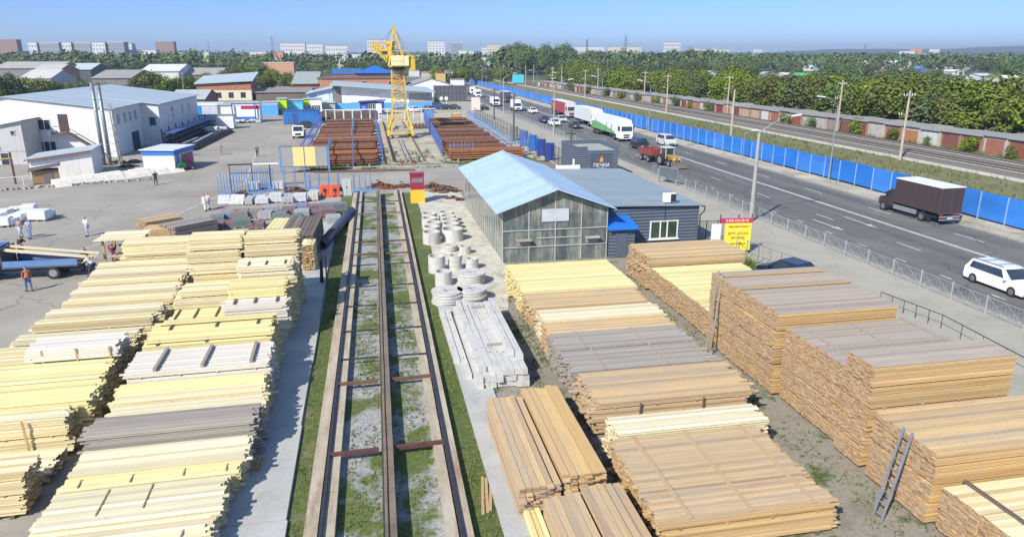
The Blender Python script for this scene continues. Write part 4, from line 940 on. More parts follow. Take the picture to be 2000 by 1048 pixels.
b = MB(); lattice(b, (-.9,1.2,15.6), (-3.4,17,18.2), 1.3, .8, 12, .17); b.build('jib', M['crane'], t)
b = MB(); b.box(-1.6,-.5,17.0,-.3,.7,18.0); b.cyl((-1.7,.2,18.4),(-.3,.2,18.4),.45,.45,12); b.bar((-1.4,-1.2,16.2),(-.6,-.2,19.6),.2); b.bar((.9,-1.2,16.2),(.2,-.2,19.6),.2); b.bar((-1.2,0,17),(1.2,0,17.6),.15); b.build('winch', M['crane'], t)
b = MB()
for q in ((2.3,-1.6,16.2),(2.6,-1.0,16.2),(1.9,-.3,16.2),(-3.1,18.6,17.8),(-2.4,11,17.2)): b.cyl(ap, q, .04, .04, 5)
b.build('stay_rope', M['steel'], t)
b = MB()
for x in (-1.0,.0,1.0,1.8):
    b.bar((x,-2.5,16.2),(x,-2.5,17.1),.05)
b.bar((-1.0,-2.5,17.1),(1.8,-2.5,17.1),.05); b.bar((-1.0,-2.5,16.6),(1.8,-2.5,16.6),.04); b.build('guard_rail', M['crane'], t)

def zmap(z): return z*.84 if z < 5.6 else (4.704+(z-5.6)*.823 if z < 14.1 else 11.7+(z-14.1)*.905)
def walk(o):
    for c in o.children:
        if c.type == 'MESH':
            for v in c.data.vertices: v.co.z = zmap(v.co.z)
        walk(c)
walk(crane)
# ================================================================ buildings
def window(t, x, y, z, w, h, face='y', n=3, frame=None, glass=None):
    """framed window on a wall; face 'y' looks toward -y at plane y, 'x' looks toward +x at plane x"""
    b = MB(); g = MB(); e = .05
    def bx(bb, a0, z0, a1, z1, d0, d1):
        if face == 'y': bb.box(x+a0, y-d1, z+z0, x+a1, y-d0, z+z1)
        elif face == '-x': bb.box(x-d1, y+a0, z+z0, x-d0, y+a1, z+z1)
        else: bb.box(x+d0, y+a0, z+z0, x+d1, y+a1, z+z1)
    for i in range(n+1): bx(b, w*i/n-(e if i else 0), 0, w*i/n+(e if i < n else 0), h, .0, .07)
    bx(b, -.05, -.06, w+.05, 0, 0, .08); bx(b, -.05, h, w+.05, h+.06, 0, .08)
    bx(g, .02, .02, w-.02, h-.02, -.01, .03)
    f = b.build('window', frame or M['white_p'], t); g.build('pane', glass or M['glass'], f)
    return f
def gable(t, W, L, eave, ridge, wall, roof, along='y', over=.3, name='wall', th=.10):
    b = MB()
    if along == 'y': b.xprism([(0,0),(W,0),(W,eave),(W/2,ridge),(0,eave)], 0, L)
    else: b.yprism([(0,0),(L,0),(L,eave),(L/2,ridge),(0,eave)], 0, W)
    b.build(name, wall, t)
    r = MB()
    for s in (0,1):
        if along == 'y':
            xe = -over if s == 0 else W+over; ze = eave-over*(ridge-eave)/(W/2)+.02
            q = [(xe,-over,ze),(W/2,-over,ridge+.02),(W/2,L+over,ridge+.02),(xe,L+over,ze)]
        else:
            ye = -over if s == 0 else L+over; ze = eave-over*(ridge-eave)/(L/2)+.02
            q = [(-over,ye,ze),(-over,L/2,ridge+.02),(W+over,L/2,ridge+.02),(W+over,ye,ze)]
        vs = q+[(x,y,z+th) for x,y,z in q]
        r.add(vs, [(3,2,1,0),(4,5,6,7),(0,1,5,4),(1,2,6,5),(2,3,7,6),(3,0,4,7)])
    return r.build('roof', roof, t)
m_wgrey = paint('grey plaster', (.50,.49,.47), .85, .1, .5, dirt=.3)
m_rpale = sheet('pale grey blue roof', (.46,.53,.55), .4, 1, .45, .1, .06, .1, .25)
# big white hall
t = thing('white_hall', 'big white hall with a pale sheet-metal roof and an outside stair', 'hall', (-59,112.5,0), .0)
W = 23.4; L = 42
b = MB(); b.xprism([(0,0),(W,0),(W,6.7),(W*.44,8.5),(0,6.9)], 0, 14); b.xprism([(0,0),(W+2.6,0),(W+2.6,6.45),(W*.44,8.5),(0,6.9)], 14.002, L); b.build('wall', M['wall_w'], t)
b = MB()
def slope(b, x0, z0, x1, z1, y0, y1, th=.12):
    b.add([(x0,y0,z0),(x1,y0,z1),(x1,y1,z1),(x0,y1,z0),(x0,y0,z0+th),(x1,y0,z1+th),(x1,y1,z1+th),(x0,y1,z0+th)], [(3,2,1,0),(4,5,6,7),(0,1,5,4),(1,2,6,5),(2,3,7,6),(3,0,4,7)])
slope(b, -.4, 6.88, W*.44, 8.52, -.35, L+.3); slope(b, W*.44, 8.52, W+.4, 6.69, -.35, 13.6); slope(b, W*.44, 8.52, W+3.0, 6.42, 13.602, L+.3)
b.build('roof', m_rpale, t)
window(t, W-10.4, -.0, 4.0, 2.3, 1.35); window(t, W-10.1, -.0, 1.0, 2.3, 1.35)
b = MB(); b.box(W-7.0,-.06,3.7,W-5.8,.0,6.1); b.build('door', paint('dark brown door', (.09,.06,.06), .5), t)
b = MB()
for i in range(14): b.box(W-5.8+i*.30,-1.0,3.45-i*.22,W-5.5+i*.30,-.05,3.55-i*.22)
b.box(W-7.5,-1.1,3.50,W-5.8,-.05,3.62); b.build('stair', M['rust'], t)
b = MB(); b.bar((W-5.8,-1.05,4.5),(W-1.6,-1.05,1.5),.06); b.bar((W-7.5,-1.05,4.5),(W-5.8,-1.05,4.5),.06); b.build('handrail', M['rust'], t)
for i, y in enumerate((2.0,5.0,7.6,10.2)): window(t, W, y, 4.5, .9, 1.2, 'x', 1, M['steel'], paint('boarded pane', (.42,.42,.41), .6))
for y in (22,29,34): window(t, W+2.6, y, 3.9, .9, 1.5, 'x', 1, M['steel'])
window(t, W+1.0, 14.0, 3.2, 1.0, 1.2, 'y', 1, M['steel'])
b = MB(); b.box(W,7.6,.0,W+.08,11.0,2.7); b.build('gate', paint('blue black gate', (.05,.06,.10), .6), t)
t2 = thing('air_conditioner', 'white air conditioner hung on the front of the white hall', 'air conditioner', (-59+W-7.9-.6,112.1,3.2)); b = MB(); b.box(0,-.1,0,1.0,.35,.75); b.build('casing', M['white_p'], t2); b = MB(); b.box(.45,-.13,.08,.95,-.105,.68); b.build('fan_grille', M['steel'], t2)
# grey two storey at the left edge
t = thing('grey_workshop', 'grey plastered workshop with a sloping slate roof at the left edge', 'workshop', (ray(49,290)[0]/ray(49,290)[1]*107-14,107,0))
b = MB(); b.xprism([(0,0),(14,0),(14,5.6),(0,3.0)], 0, 5.3); b.build('wall', m_wgrey, t)
b = MB(); slope(b, -.3, 2.96, 14.25, 5.66, -.35, 5.45, .12); b.build('roof', M['roofs'], t)
window(t, 10.2, 0, 2.0, .8, 1.2, 'y', 1, m_wgrey); window(t, 10.9, 0, .0, 1.0, 1.5, 'y', 1, m_wgrey); window(t, 12.6, 0, 3.9, .5, .5, 'y', 1, m_wgrey)
b = MB(); b.box(0,-.05,1.75,14,-.003,1.87); b.build('string_course', m_wgrey, t)
# lean-to shed
t = thing('lean_to_shed', 'white lean-to shed with a rusty-edged sloping roof below the big hall', 'shed', (-39.4,93.6,0), .14)
b = MB(); b.xprism([(0,0),(6.6,0),(6.6,3.1),(0,2.3)], 0, 5.6); b.build('wall', M['wall_w'], t)
b = MB(); slope(b, -.35, 2.28, 6.9, 3.14, -.4, 5.9, .1); b.build('roof', m_rpale, t)
b = MB(); slope(b, -.36, 2.14, 6.91, 3.0, -.46, -.40, .12); b.build('roof_edge', M['rust2'], t)
t = thing('small_shed', 'tiny brown shed with a slanted plank roof by the whitewashed wall', 'shed', (-37.4,89.0,0), .35)
b = MB(); b.box(0,0,0,2.6,2.2,1.5); b.build('wall', paint('brown boards', (.36,.22,.12), .85, .2, 2), t); b = MB(); slope(b, -.3, 1.5, 2.9, 2.0, -.3, 2.5, .08); b.build('roof', M['darkwood'][0], t)
b = MB(); b.box(1.1,-.04,.05,2.0,.0,1.3); b.build('door', paint('grey boards', (.2,.17,.15), .85), t)
t = thing('low_wall', 'low crumbling whitewashed wall along the edge of the yard', 'wall', (-34.6,87.3,0), .71)
b = MB()
for i in range(14):
    hh = .85+R.uniform(-.12,.08)-(.25 if i > 11 else 0); b.yprism([(-.9,0),(.9,0),(.7,hh),(.1,hh-.05),(-.35,hh*.6)], i*1.05, i*1.05+1.045)
b.build('masonry', paint('crumbled whitewash', (.76,.70,.60), .95, .16, .9, dirt=.5), t)
t = thing('rubble_kerb', 'line of broken concrete lumps along the foot of the whitewashed wall', 'kerb', (-46,83.5,0), .33)
b = MB()
for i in range(60): b.obox((i*.37,R.uniform(-.25,.25),.08),(R.uniform(.2,.6),R.uniform(.2,.5),R.uniform(.1,.35)),R.uniform(0,3))
b.build('lumps', M['conc'], t)
# chimney pair and lattice mast
t = thing('chimney_pipe', 'pair of tall silver flue pipes in front of the white hall', 'chimney', (-34.6,103.6,0))
m_flue = paint('galvanised flue', (.30,.32,.34), .4, .15, 1.2, .55)
for x, h in ((0,10.6),(.75,10.3)):
    b = MB(); b.cyl((x,0,0),(x,0,h),.23,.23,16); f = b.build('flue', m_flue, t, True)
    b = MB()
    for i in range(7): b.cyl((x,0,1.2+i*1.45),(x,0,1.32+i*1.45),.25,.25,16)
    b.build('clamp', M['steel'], f)
t = thing('lattice_mast', 'slim white lattice mast bracing the silver flues', 'mast', (-33.1,103.2,0))
b = MB()
for q in ((0,0),(.0,.9)): b.cyl((q[0]+.5,q[1],0),(q[0]+.2,q[1],8.0),.10,.08,8)
b.cyl((-.8,.4,0),(-.8,.4,7.8),.06,.06,8)
for i in range(7): b.bar((.4,0,.8+i),(-.8,.4,1.3+i),.05); b.bar((.4,.9,.8+i),(.4,0,1.3+i),.05); b.bar((-.8,.4,.8+i),(.4,0,.8+i),.05)
b.build('truss', M['conc'], t)
t = thing('gas_pipe', 'yellow overhead gas pipe crossing at the left edge', 'pipe', (-52,84,0)); b = MB(); b.tube([(0,0,2.9),(12.5,6,2.9)], .08, 8); b.build('run', paint('gas yellow', (.62,.45,.10), .5), t)
b = MB(); b.cyl((12.4,6,0),(12.4,6,3.6),.12); b.build('support', M['rust'], t)
t = thing('tube_railing', 'thin white tube railing at the left edge of the yard', 'railing', (-52,83.2,0)); b = MB(); b.tube([(0,0,1.1),(14.5,5.2,1.1)], .04, 6)
for i in range(6): b.cyl((i*2.8,i*1.0,0),(i*2.8,i*1.0,1.1),.04)
b.build('rail', M['white_p'], t)
for i, (px, py, r, lb) in enumerate([(232,318,1.0,'dark scrap lying between the flues and the blue-roofed booth'),(250,326,1.2,'green-black scrap heap behind the whitewashed wall'),(195,322,.8,'dark scrap at the foot of the silver flues'),(262,318,.9,'scrap lying left of the blue and white booth')]):
    heap(lb, *G(px,py), r, 50, 'dark', .8)
# blue and white booth
t = thing('booth', 'white booth with a broad blue fascia and a pale roof on the yard', 'booth', (-27.9,97.0,0), -.2)
b = MB(); b.box(0,0,.15,3.9,5.6,2.05); b.build('wall', M['white_p'], t)
b = MB(); b.box(-.1,-.1,2.05,4.0,5.7,2.62); b.build('fascia', M['blue'], t); b = MB(); slope(b, -.25, 2.66, 4.15, 2.62, -.3, 5.9, .1); b.build('roof', paint('pale booth roof', (.62,.66,.67), .5), t)
b = MB(); b.box(-.04,-.04,0,3.94,5.64,.15); b.build('plinth', M['blue'], t)
b = MB(); b.box(3.9,.5,.2,3.94,1.4,2.0); b.build('door', M['lblue'], t)
b = MB()
for i in range(8): b.box(3.93,2.0+i*.42,.3,3.99,2.2+i*.42,1.9)
b.build('banner', paint('red and white banner', (.55,.18,.2), .6, .6, 6), t)
# pipe rack
t = thing('pipe_rack', 'long dark rack of pipes and sections along the side of the white hall', 'rack', (-31.9,122,0), -.02)
for i in range(8):
    b = MB(); b.box(0,i*4.2,0,.15,i*4.2+.15,3.0); b.box(0,i*4.2,0,4.0,i*4.2+.12,.15)
    for z in (.7,1.4,2.1): b.box(.15,i*4.2+.02,z,1.9,i*4.2+.13,z+.1)
    b.build('rack_arm', M['dark'], t)
for q, (z, mt) in enumerate(((.8,'dark'),(1.5,'dark'),(2.2,'sblue'))):
    b = MB()
    for i in range(9): b.cyl((.35+i*.18,R.uniform(-.6,.4),z+.1),(.35+i*.18,30+R.uniform(-.6,.6),z+.1+R.uniform(0,.1)),.075,.075,6)
    b.build('pipes', M[mt], t)
t = thing('pipe_pile', 'low dark pipe pile on the yard in front of the pipe rack', 'pile', (-28.6,118,0), -.03); b = MB()
for j in range(4):
    for i in range(14-j*2): b.obox((i*.2+j*.2,14+R.uniform(-.5,.5),.12+j*.2),(.17,28+R.uniform(-4,1),.17),R.uniform(-.006,.006),0)
b.build('pipes', M['dark'], t); b = MB(); b.obox((1.4,10,.95),(.7,14,.08),.03); b.obox((.3,6,.95),(.5,8,.06),-.02); b.build('top_sheet', M['steel'], t)
# containers
def container(label, x, y, w, d, h, mat, rz=0., rf=None, group=None):
    t = thing('container', label, 'container', (x,y,0), rz, group); b = MB(); b.box(0,0,.15,w,d,h); b.build('wall', mat, t)
    b = MB(); b.box(-.08,-.08,h,w+.08,d+.08,h+.12); b.build('roof', rf or M['steel'], t); b = MB(); b.box(.05,.05,0,w-.05,d-.05,.15); b.build('base', M['dark'], t); return t
m_cblue = sheet('blue container sheet', (.025,.16,.46), .3, 0, .5, 0, .15, .15, .8)
t = container('long blue container with a dark doorway in front of the coloured kiosks', -17.6, 160.5, 7.4, 3.0, 2.7, m_cblue, -.03, M['dblue'])
b = MB(); b.box(1.9,-.05,.15,2.9,.0,2.2); b.build('door', paint('blue doorway', (.03,.09,.24), .5), t)
t = container('pale container hung with a bright blue tarpaulin by the pipe rack', -41.0, 172.0, 8.4, 8, 3.4, paint('pale lilac wall', (.46,.48,.55), .7), -.05, M['white_p'])
b = MB(); b.box(.6,-.12,.2,5.0,-.01,3.3); b.build('tarpaulin', paint('bright blue tarpaulin', (.01,.24,.66), .45, .12), t)
t = container('long white box body standing on the yard by the blue tarpaulin', -35.2, 152.2, 9.0, 2.5, 2.6, M['white_p'], .0)
t = thing('wrapped_pile', 'heap of grey wrapped rolls beside the white box body', 'pile', G(412,262)); b = MB()
for i in range(12): b.cyl((R.uniform(-3,0),R.uniform(-1.2,1.2),.35+R.uniform(0,.7)),(R.uniform(1,3),R.uniform(-1.2,1.2),.35+R.uniform(0,.7)),.38,.38,10)
b.build('rolls', paint('grey wrap', (.42,.42,.40), .7, .2, 1.5), t)
t = thing('wrapped_pile', 'low heap of white sacks near the red and white kiosk', 'pile', G(480,240)); b = MB()
for i in range(14): b.obox((R.uniform(-3.2,3.2),R.uniform(-.8,.8),.2+R.uniform(0,.4)),(1.1,.7,.4),R.uniform(0,3))
bevel(b.build('sacks', M['concw'], t), .1)
# kiosk row
GQ = 'coloured trade kiosks at the back of the yard'
def kiosk(label, px0, px1, pt, pb, wall, top=None, tf=0.0, d=3.5, roof=None):
    x0, y0 = G(px0,pb); x1, _ = G(px1,pb); h = ZAT((px0+px1)/2, pt, y0)
    t = thing('trade_kiosk', label, 'kiosk', (x0,y0,0), 0, GQ); w_ = x1-x0
    b = MB(); b.box(0,0,0,w_,d,h*(1-tf)); b.build('wall', wall, t)
    if top: b = MB(); b.box(-.02,-.06,h*(1-tf),w_+.02,d,h); b.build('fascia', top, t)
    b = MB(); b.box(-.15,-.35,h,w_+.15,d+.2,h+.12); b.build('roof', roof or m_rpale, t); return t, w_, h
cy = paint('cyan panel', (.10,.50,.70), .5, .1, 1); lim = paint('lime panel', (.50,.66,.02), .5, .08, 1); lb_ = paint('sky panel', (.10,.36,.72), .5, .12, 1)
t, w_, h = kiosk('open white kiosk with a crimson fascia band and a blue counter', 456, 508, 201, 240, M['white_p'], M['white_p'], .14)
b = MB(); b.box(w_*.33,-.1,h*.70,w_,-.065,h*.86); b.build('crimson_band', paint('crimson band', (.45,.02,.08), .5), t)
b = MB(); b.box(.1,-.5,.0,w_*.82,-.07,h*.3); b.build('counter', M['blue'], t)
for x in (.0,w_*.83):
    b = MB(); b.box(x,-.6,0,x+.2,-.4,h); b.build('post', M['dblue'], t)
kiosk('pale wall bay between the blue tarpaulin and the red and white kiosk', 424, 457, 205, 236, M['wall_w'])
kiosk('sky-blue shuttered kiosk right of the red and white one', 512, 543, 200, 226, lb_, M['white_p'], .16)
kiosk('small kiosk with a bright lime top left of the cyan one', 544, 561, 193, 224, paint('green brown wall', (.2,.25,.1), .6), lim, .62)
kiosk('cyan-walled kiosk behind the blue container', 562, 592, 196, 222, cy, cy, .2)
kiosk('kiosk with a lime sign at the right of the cyan one', 593, 606, 194, 219, paint('pale grey wall', (.4,.42,.4), .6), lim, .5)
t, w_, h = kiosk('white glazed kiosk behind the right end of the blue container', 607, 629, 193, 219, M['white_p'], M['white_p'], .5); window(t, .4, 0, .4, w_-.8, h*.42, n=4)
kiosk('teal-grey kiosk left of the white and blue trade hall', 630, 645, 186, 200, paint('teal grey wall', (.20,.36,.36), .6), None, 0, 4)
kiosk('grey roller-door shed under the teal-grey kiosk', 629, 655, 201, 217, paint('drab shed', (.40,.39,.36), .7), None, 0, 3)
# trade hall (white and blue)
t = thing('trade_hall', 'wide white trade hall with a blue lower band and a slanting metal roof', 'hall', (-8.6,199,0)); W = 25.8
b = MB(); b.add([(0,0,0),(W,0,0),(W,26,0),(0,26,0),(0,0,6.4),(W,0,4.4),(W,26,4.4),(0,26,6.4)], [(3,2,1,0),(4,5,6,7),(0,1,5,4),(1,2,6,5),(2,3,7,6),(3,0,4,7)]); b.build('wall', M['white_p'], t)
b = MB(); slope(b, -.8, 6.5, W+.8, 4.45, -2.2, 27, .25); b.build('roof', m_rpale, t)
b = MB(); b.box(-.02,-.08,0,W*.74,-.003,1.9); b.box(W*.985,-.08,0,W+.03,-.003,4.3); b.build('blue_band', lb_, t)
b = MB(); b.box(W*.76,-.05,1.75,W*.98,-.003,4.2); b.build('roller_door', sheet('grey roller door', (.36,.36,.34), .2, 2, .5), t)
b = MB(); b.box(W*.75,-.09,0,W*.985,-.003,1.7); b.build('blue_door', lb_, t)
b = MB(); b.box(.0,-.1,1.9,2.0,-.003,6.2); b.build('dark_bay', paint('brown grey bay', (.20,.18,.17), .7), t)
b = MB(); b.box(4.2,-.12,2.0,12,-.003,4.6); b.build('banner', paint('white banner with faint red print', (.76,.72,.70), .6, .12, .5), t)
t = thing('trade_hall_wing', 'light blue wing at the left end of the white trade hall', 'hall', (-15.3,200,0)); b = MB(); b.add([(0,0,0),(6.5,0,0),(6.5,14,0),(0,14,0),(0,0,4.3),(6.5,0,5.6),(6.5,14,5.6),(0,14,4.3)], [(3,2,1,0),(4,5,6,7),(0,1,5,4),(1,2,6,5),(2,3,7,6),(3,0,4,7)]); b.build('wall', paint('pale blue wall', (.36,.52,.74), .6), t)
b = MB(); slope(b, -.4, 4.25, 6.6, 5.7, -.9, 14, .2); b.build('roof', m_rpale, t); window(t, 2.4, 0, 2.6, 3.0, 1.6, n=2, glass=M['white_p']); window(t, 1.2, 0, .3, 4.2, 1.7, n=3, glass=M['white_p'])
t = thing('guard_cabin', 'indigo guard cabin with white windows in front of the trade hall', 'cabin', (-1.8,183.5,0), -.05); b = MB(); b.box(0,0,0,5.8,3.6,2.9); b.build('wall', paint('indigo wall', (.05,.06,.28), .6), t); b = MB(); slope(b, -.4, 2.95, 6.2, 3.25, -.5, 4, .15); b.build('roof', paint('indigo roof', (.06,.07,.26), .5), t)
window(t, 2.0, 0, .4, 1.5, 2.2, n=3); window(t, 3.8, 0, .4, 1.4, 2.2, n=2, glass=M['white_p'])
b = MB(); b.cyl((.9,-.06,1.6),(.9,-.01,1.6),.5,.5,20); b.build('round_sign', M['lblue'], t)
t = thing('dark_grid_frame', 'large dark grid facade right of the trade hall', 'facade', (20.6,228,0)); b = MB(); b.box(0,0,0,10.0,4,4.9); b.build('wall', paint('dark grey facade', (.09,.09,.095), .5), t); b = MB()
for i in range(9): b.box(i*1.22,-.1,0,i*1.22+.1,-.003,4.9)
for z in (.1,1.75,3.3,4.8): b.box(0,-.12,z,9.9,-.101,z+.1)
b.build('grid', M['steel'], t)
t = thing('white_tanks', 'pair of round white signs in front of the dark grid facade', 'sign', (21.8,220,0)); b = MB()
for x in (0,1.5): b.cyl((x,0,1.6),(x,.1,1.6),.55,.55,18); b.cyl((x,.15,0),(x,.15,1.6),.06)
b.build('disc', M['white_p'], t)
# fence across the back of the steel yard
t = thing('yard_fence', 'white-railed fence of dark board panels behind the steel racks', 'fence', (-11.0,165,0)); b = MB()
for i in range(7): b.box(i*1.9+.2,0,.2,i*1.9+1.8,.08,2.2)
b.build('panel', paint('dark brown panel', (.11,.08,.075), .8, .5, .6), t); b = MB(); b.box(-.1,-.05,2.45,26,.08,2.6); b.box(-.1,-.05,.05,14,.08,.2)
for i in range(14): b.box(i*1.9,-.04,0,i*1.9+.12,.07,2.5)
b.build('rail', M['white_p'], t)
# mesh fence towards the road, with blue leaning panels and wooden poles
def fence(label, pts, h, n, name='mesh_fence', mat='dark', rails=(.95,.5), post=.04, bars=0, bar=.012):
    t = thing(name, label, 'fence', (pts[0][0],pts[0][1],0)); o = pts[0]
    for i in range(len(pts)-1):
        a = Vector((pts[i][0]-o[0],pts[i][1]-o[1],0)); c = Vector((pts[i+1][0]-o[0],pts[i+1][1]-o[1],0)); d = c-a
        b = MB()
        for z in rails: b.bar(a+Vector((0,0,h*z)), c+Vector((0,0,h*z)), .035)
        for q in range(bars): p = a+d*((q+.5)/bars); b.bar(p+Vector((0,0,h*rails[-1])), p+Vector((0,0,h*rails[0])), bar)
        b.build('mesh_panel', M[mat], t)
        for q in range(n+1 if i == len(pts)-2 else n):
            p = a+d*(q/n); b = MB(); b.cyl(p, p+Vector((0,0,h)), post, post, 6); b.build('post', M[mat], t)
    return t
fence('tall dark mesh fence along the road side of the right steel rack', [(24.4,88),(24.6,120),(24.2,168)], 2.4, 16, bars=110, rails=(.97,.5,.06))
fence('dark iron railing between the lumber yard and the pavement, in the lower right', [(28.4,23.0),(29.2,30.5),(28.6,34.5)], .9, 5, 'iron_railing', rails=(.97,), post=.02)
fence('thin grey railing between the yellow board and the dark blue car', [(26.9,39.5),(26.2,42.5),(25.6,46.0)], 1.5, 3, 'iron_railing', 'steel', rails=(.97,.12), bars=8, bar=.012, post=.03)
fence('short dark iron gate beside the grey shop building', [(24.5,50.6),(27.2,50.3)], 1.7, 3, 'iron_gate', rails=(.97,.12), bars=14, bar=.02)
for i, y in enumerate((96,101,106.5,113,121)):
    t = thing('leaning_board', ['dark blue board leaning on the mesh fence, nearest the dark kiosk','dark blue board on the mesh fence, second from the dark kiosk','bright blue board on the mesh fence, third from the dark kiosk','grey-blue board on the mesh fence, fourth from the dark kiosk','faded board on the mesh fence, farthest from the dark kiosk'][i], 'board', (23.6,y,0), .1)
    b = MB(); b.box(0,0,.2,1.3,.1,2.5); b.build('panel', [M['dblue'],M['dblue'],M['blue'],M['sblue'],M['steel']][i], t)
    b = MB(); b.box(.1,.1,0,.2,.5,2.2); b.box(1.1,.1,0,1.2,.5,2.2); b.build('prop', M['dark'], t)
t = thing('bus_stop_board', 'light poster stand with a faint red drawing by the road', 'advert board', (26.4,188,0)); b = MB(); b.box(0,0,.3,2.3,.15,3.6); b.build('poster', paint('pinkish poster', (.72,.60,.54), .6, .2, .8), t); b = MB(); b.box(.2,.05,0,.3,.12,.3); b.box(2,.05,0,2.1,.12,.3); b.build('leg', M['dark'], t)
t = thing('crate', 'brown slatted crate at the far end of the right steel rack', 'crate', (18.8,166,0)); b = MB()
for z in (.1,.6,1.1): b.box(0,0,z,2.2,1.2,z+.35)
b.build('slats', M['honey'][0], t); b = MB()
for x in (0,2.1):
    for y in (.02,1.1): b.box(x,y-.03,0,x+.1,y+.1,1.5)
b.build('corner_post', M['darkwood'][0], t)
t = thing('blue_bin', 'light blue cabinet standing between the steel racks at the far end', 'cabinet', (12.6,164,0)); b = MB(); b.box(0,0,.1,1.9,1.3,2.2); b.build('casing', M['lblue'], t); b = MB(); b.box(.1,-.03,.2,.92,-.003,2.1); b.box(.98,-.03,.2,1.8,-.003,2.1); b.build('door', M['lblue'], t)
# brick buildings behind
t = thing('brick_office', 'two-storey house, white below and brick above, with a grey metal roof', 'building', (-53,250,0), -.0)
b = MB(); b.box(0,0,0,16.5,14,3.2); b.build('lower_wall', paint('cream render', (.70,.62,.48), .85, .08), t)
b = MB(); b.yprism([(0,3.202),(14,3.202),(14,7.0),(0,5.3)], 0, 16.5); b.build('brick_wall', M['brickr'], t)
b = MB(); b.add([(-.6,-.8,5.2),(17.3,-.8,6.0),(17.3,14.8,8.4),(-.6,14.8,7.2),(-.6,-.8,5.4),(17.3,-.8,6.2),(17.3,14.8,8.6),(-.6,14.8,7.4)], [(3,2,1,0),(4,5,6,7),(0,1,5,4),(1,2,6,5),(2,3,7,6),(3,0,4,7)]); b.build('roof', m_rpale, t)
for i in range(4): window(t, 2.0+i*3.7, 0, .9, 1.5, 1.6, n=2, frame=paint('brown frame', (.25,.14,.09), .7))
t = thing('low_shed', 'long low shed with a slate roof in front of the brick-and-white house', 'shed', (-43,188.5,0)); gable(t, 16, 5, 2.2, 3.0, M['wall_w'], M['roofs'], 'x')
t = thing('brick_works', 'long orange brick works behind the trade hall', 'building', (-16.2,262,0)); b = MB(); b.box(0,0,0,30,22,6.2); b.build('wall', paint('orange brick', (.46,.22,.13), .9, .18, .4), t)
b = MB(); b.box(-.3,-.3,6.2,30.3,22.3,6.55); b.build('parapet', paint('brown coping', (.20,.10,.08), .8), t)
for i, x in enumerate((15,24)): window(t, x, 0, 4.0, 1.2, 1.4, n=1)
t = thing('brick_annex', 'brick annex with a grey-green slanted roof at the left end of the brick works', 'building', (-24.4,262,0)); b = MB(); b.box(0,0,0,8.1,20,4.6); b.build('wall', M['brickr'], t); b = MB()
b.add([(-.6,-.8,4.6),(8.3,-.8,4.6),(8.3,20.5,8.0),(-.6,20.5,8.0),(-.6,-.8,4.85),(8.3,-.8,4.85),(8.3,20.5,8.25),(-.6,20.5,8.25)], [(3,2,1,0),(4,5,6,7),(0,1,5,4),(1,2,6,5),(2,3,7,6),(3,0,4,7)]); b.build('roof', paint('grey green roof', (.33,.38,.34), .6, .15, .5), t)
t = thing('white_gable_hall', 'white gabled hall seen behind the tower crane, right of the brick works', 'hall', (14.2,258,0)); gable(t, 16, 22, 3.8, 6.2, M['white_p'], M['roofs'])
t = thing('blue_roof_house', 'brick house with a bright blue hipped roof behind the brick works', 'house', (-3.5,325,0)); b = MB(); b.box(0,0,0,15,12,6.6); b.build('wall', paint('mauve brick', (.30,.16,.14), .9), t); b = MB(); b.add([(-1,-1,6.6),(16,-1,6.6),(16,13,6.6),(-1,13,6.6),(7.5,6,9.8)], [(0,1,4),(1,2,4),(2,3,4),(3,0,4),(3,2,1,0)]); b.build('roof', paint('royal blue roof', (.02,.14,.50), .45, .1), t)
t = thing('blue_roof_house', 'long low house with a dull blue roof left of the hipped blue roof', 'house', (-14,328,0)); gable(t, 12, 10, 6.2, 8.4, M['brickr'], paint('dull blue roof', (.05,.13,.30), .5), 'x')
# shops along the road far ahead
GS = 'shops and stalls far along the road'
def gridded(m, pw, ph):
    """the wall with a grid of far, hazy window openings"""
    q = m.copy(); nt = q.node_tree; L = nt.links; b = nt.nodes['Principled BSDF']; src = b.inputs['Base Color'].links[0].from_socket
    tc = nt.nodes.new('ShaderNodeTexCoord'); sp = nt.nodes.new('ShaderNodeSeparateXYZ'); L.new(tc.outputs['Object'], sp.inputs[0])
    def mth(op, a, v):
        x = nt.nodes.new('ShaderNodeMath'); x.operation = op
        for i, k in enumerate((a,v)):
            if isinstance(k,(int,float)): x.inputs[i].default_value = k
            else: L.new(k, x.inputs[i])
        return x.outputs[0]
    ad = nt.nodes.new('ShaderNodeMath'); ad.operation = 'ADD'; L.new(sp.outputs[0], ad.inputs[0]); L.new(sp.outputs[1], ad.inputs[1])
    def win_(s, p, half): return mth('LESS_THAN', mth('ABSOLUTE', mth('SUBTRACT', mth('FRACT', mth('DIVIDE', s, p), 0), .5), 0), half)
    f = mth('MULTIPLY', win_(ad.outputs[0], pw, .24), win_(sp.outputs[2], ph, .22))
    nm = nt.nodes.new('ShaderNodeNewGeometry'); sn = nt.nodes.new('ShaderNodeSeparateXYZ'); L.new(nm.outputs['Normal'], sn.inputs[0]); f = mth('MULTIPLY', f, mth('LESS_THAN', sn.outputs[2], .5))
    mx = nt.nodes.new('ShaderNodeMix'); mx.data_type = 'RGBA'; L.new(mth('MULTIPLY', f, .75), mx.inputs[0]); L.new(src, mx.inputs[6]); mx.inputs[7].default_value = (.16,.18,.2,1); L.new(mx.outputs[2], b.inputs['Base Color'])
    return q
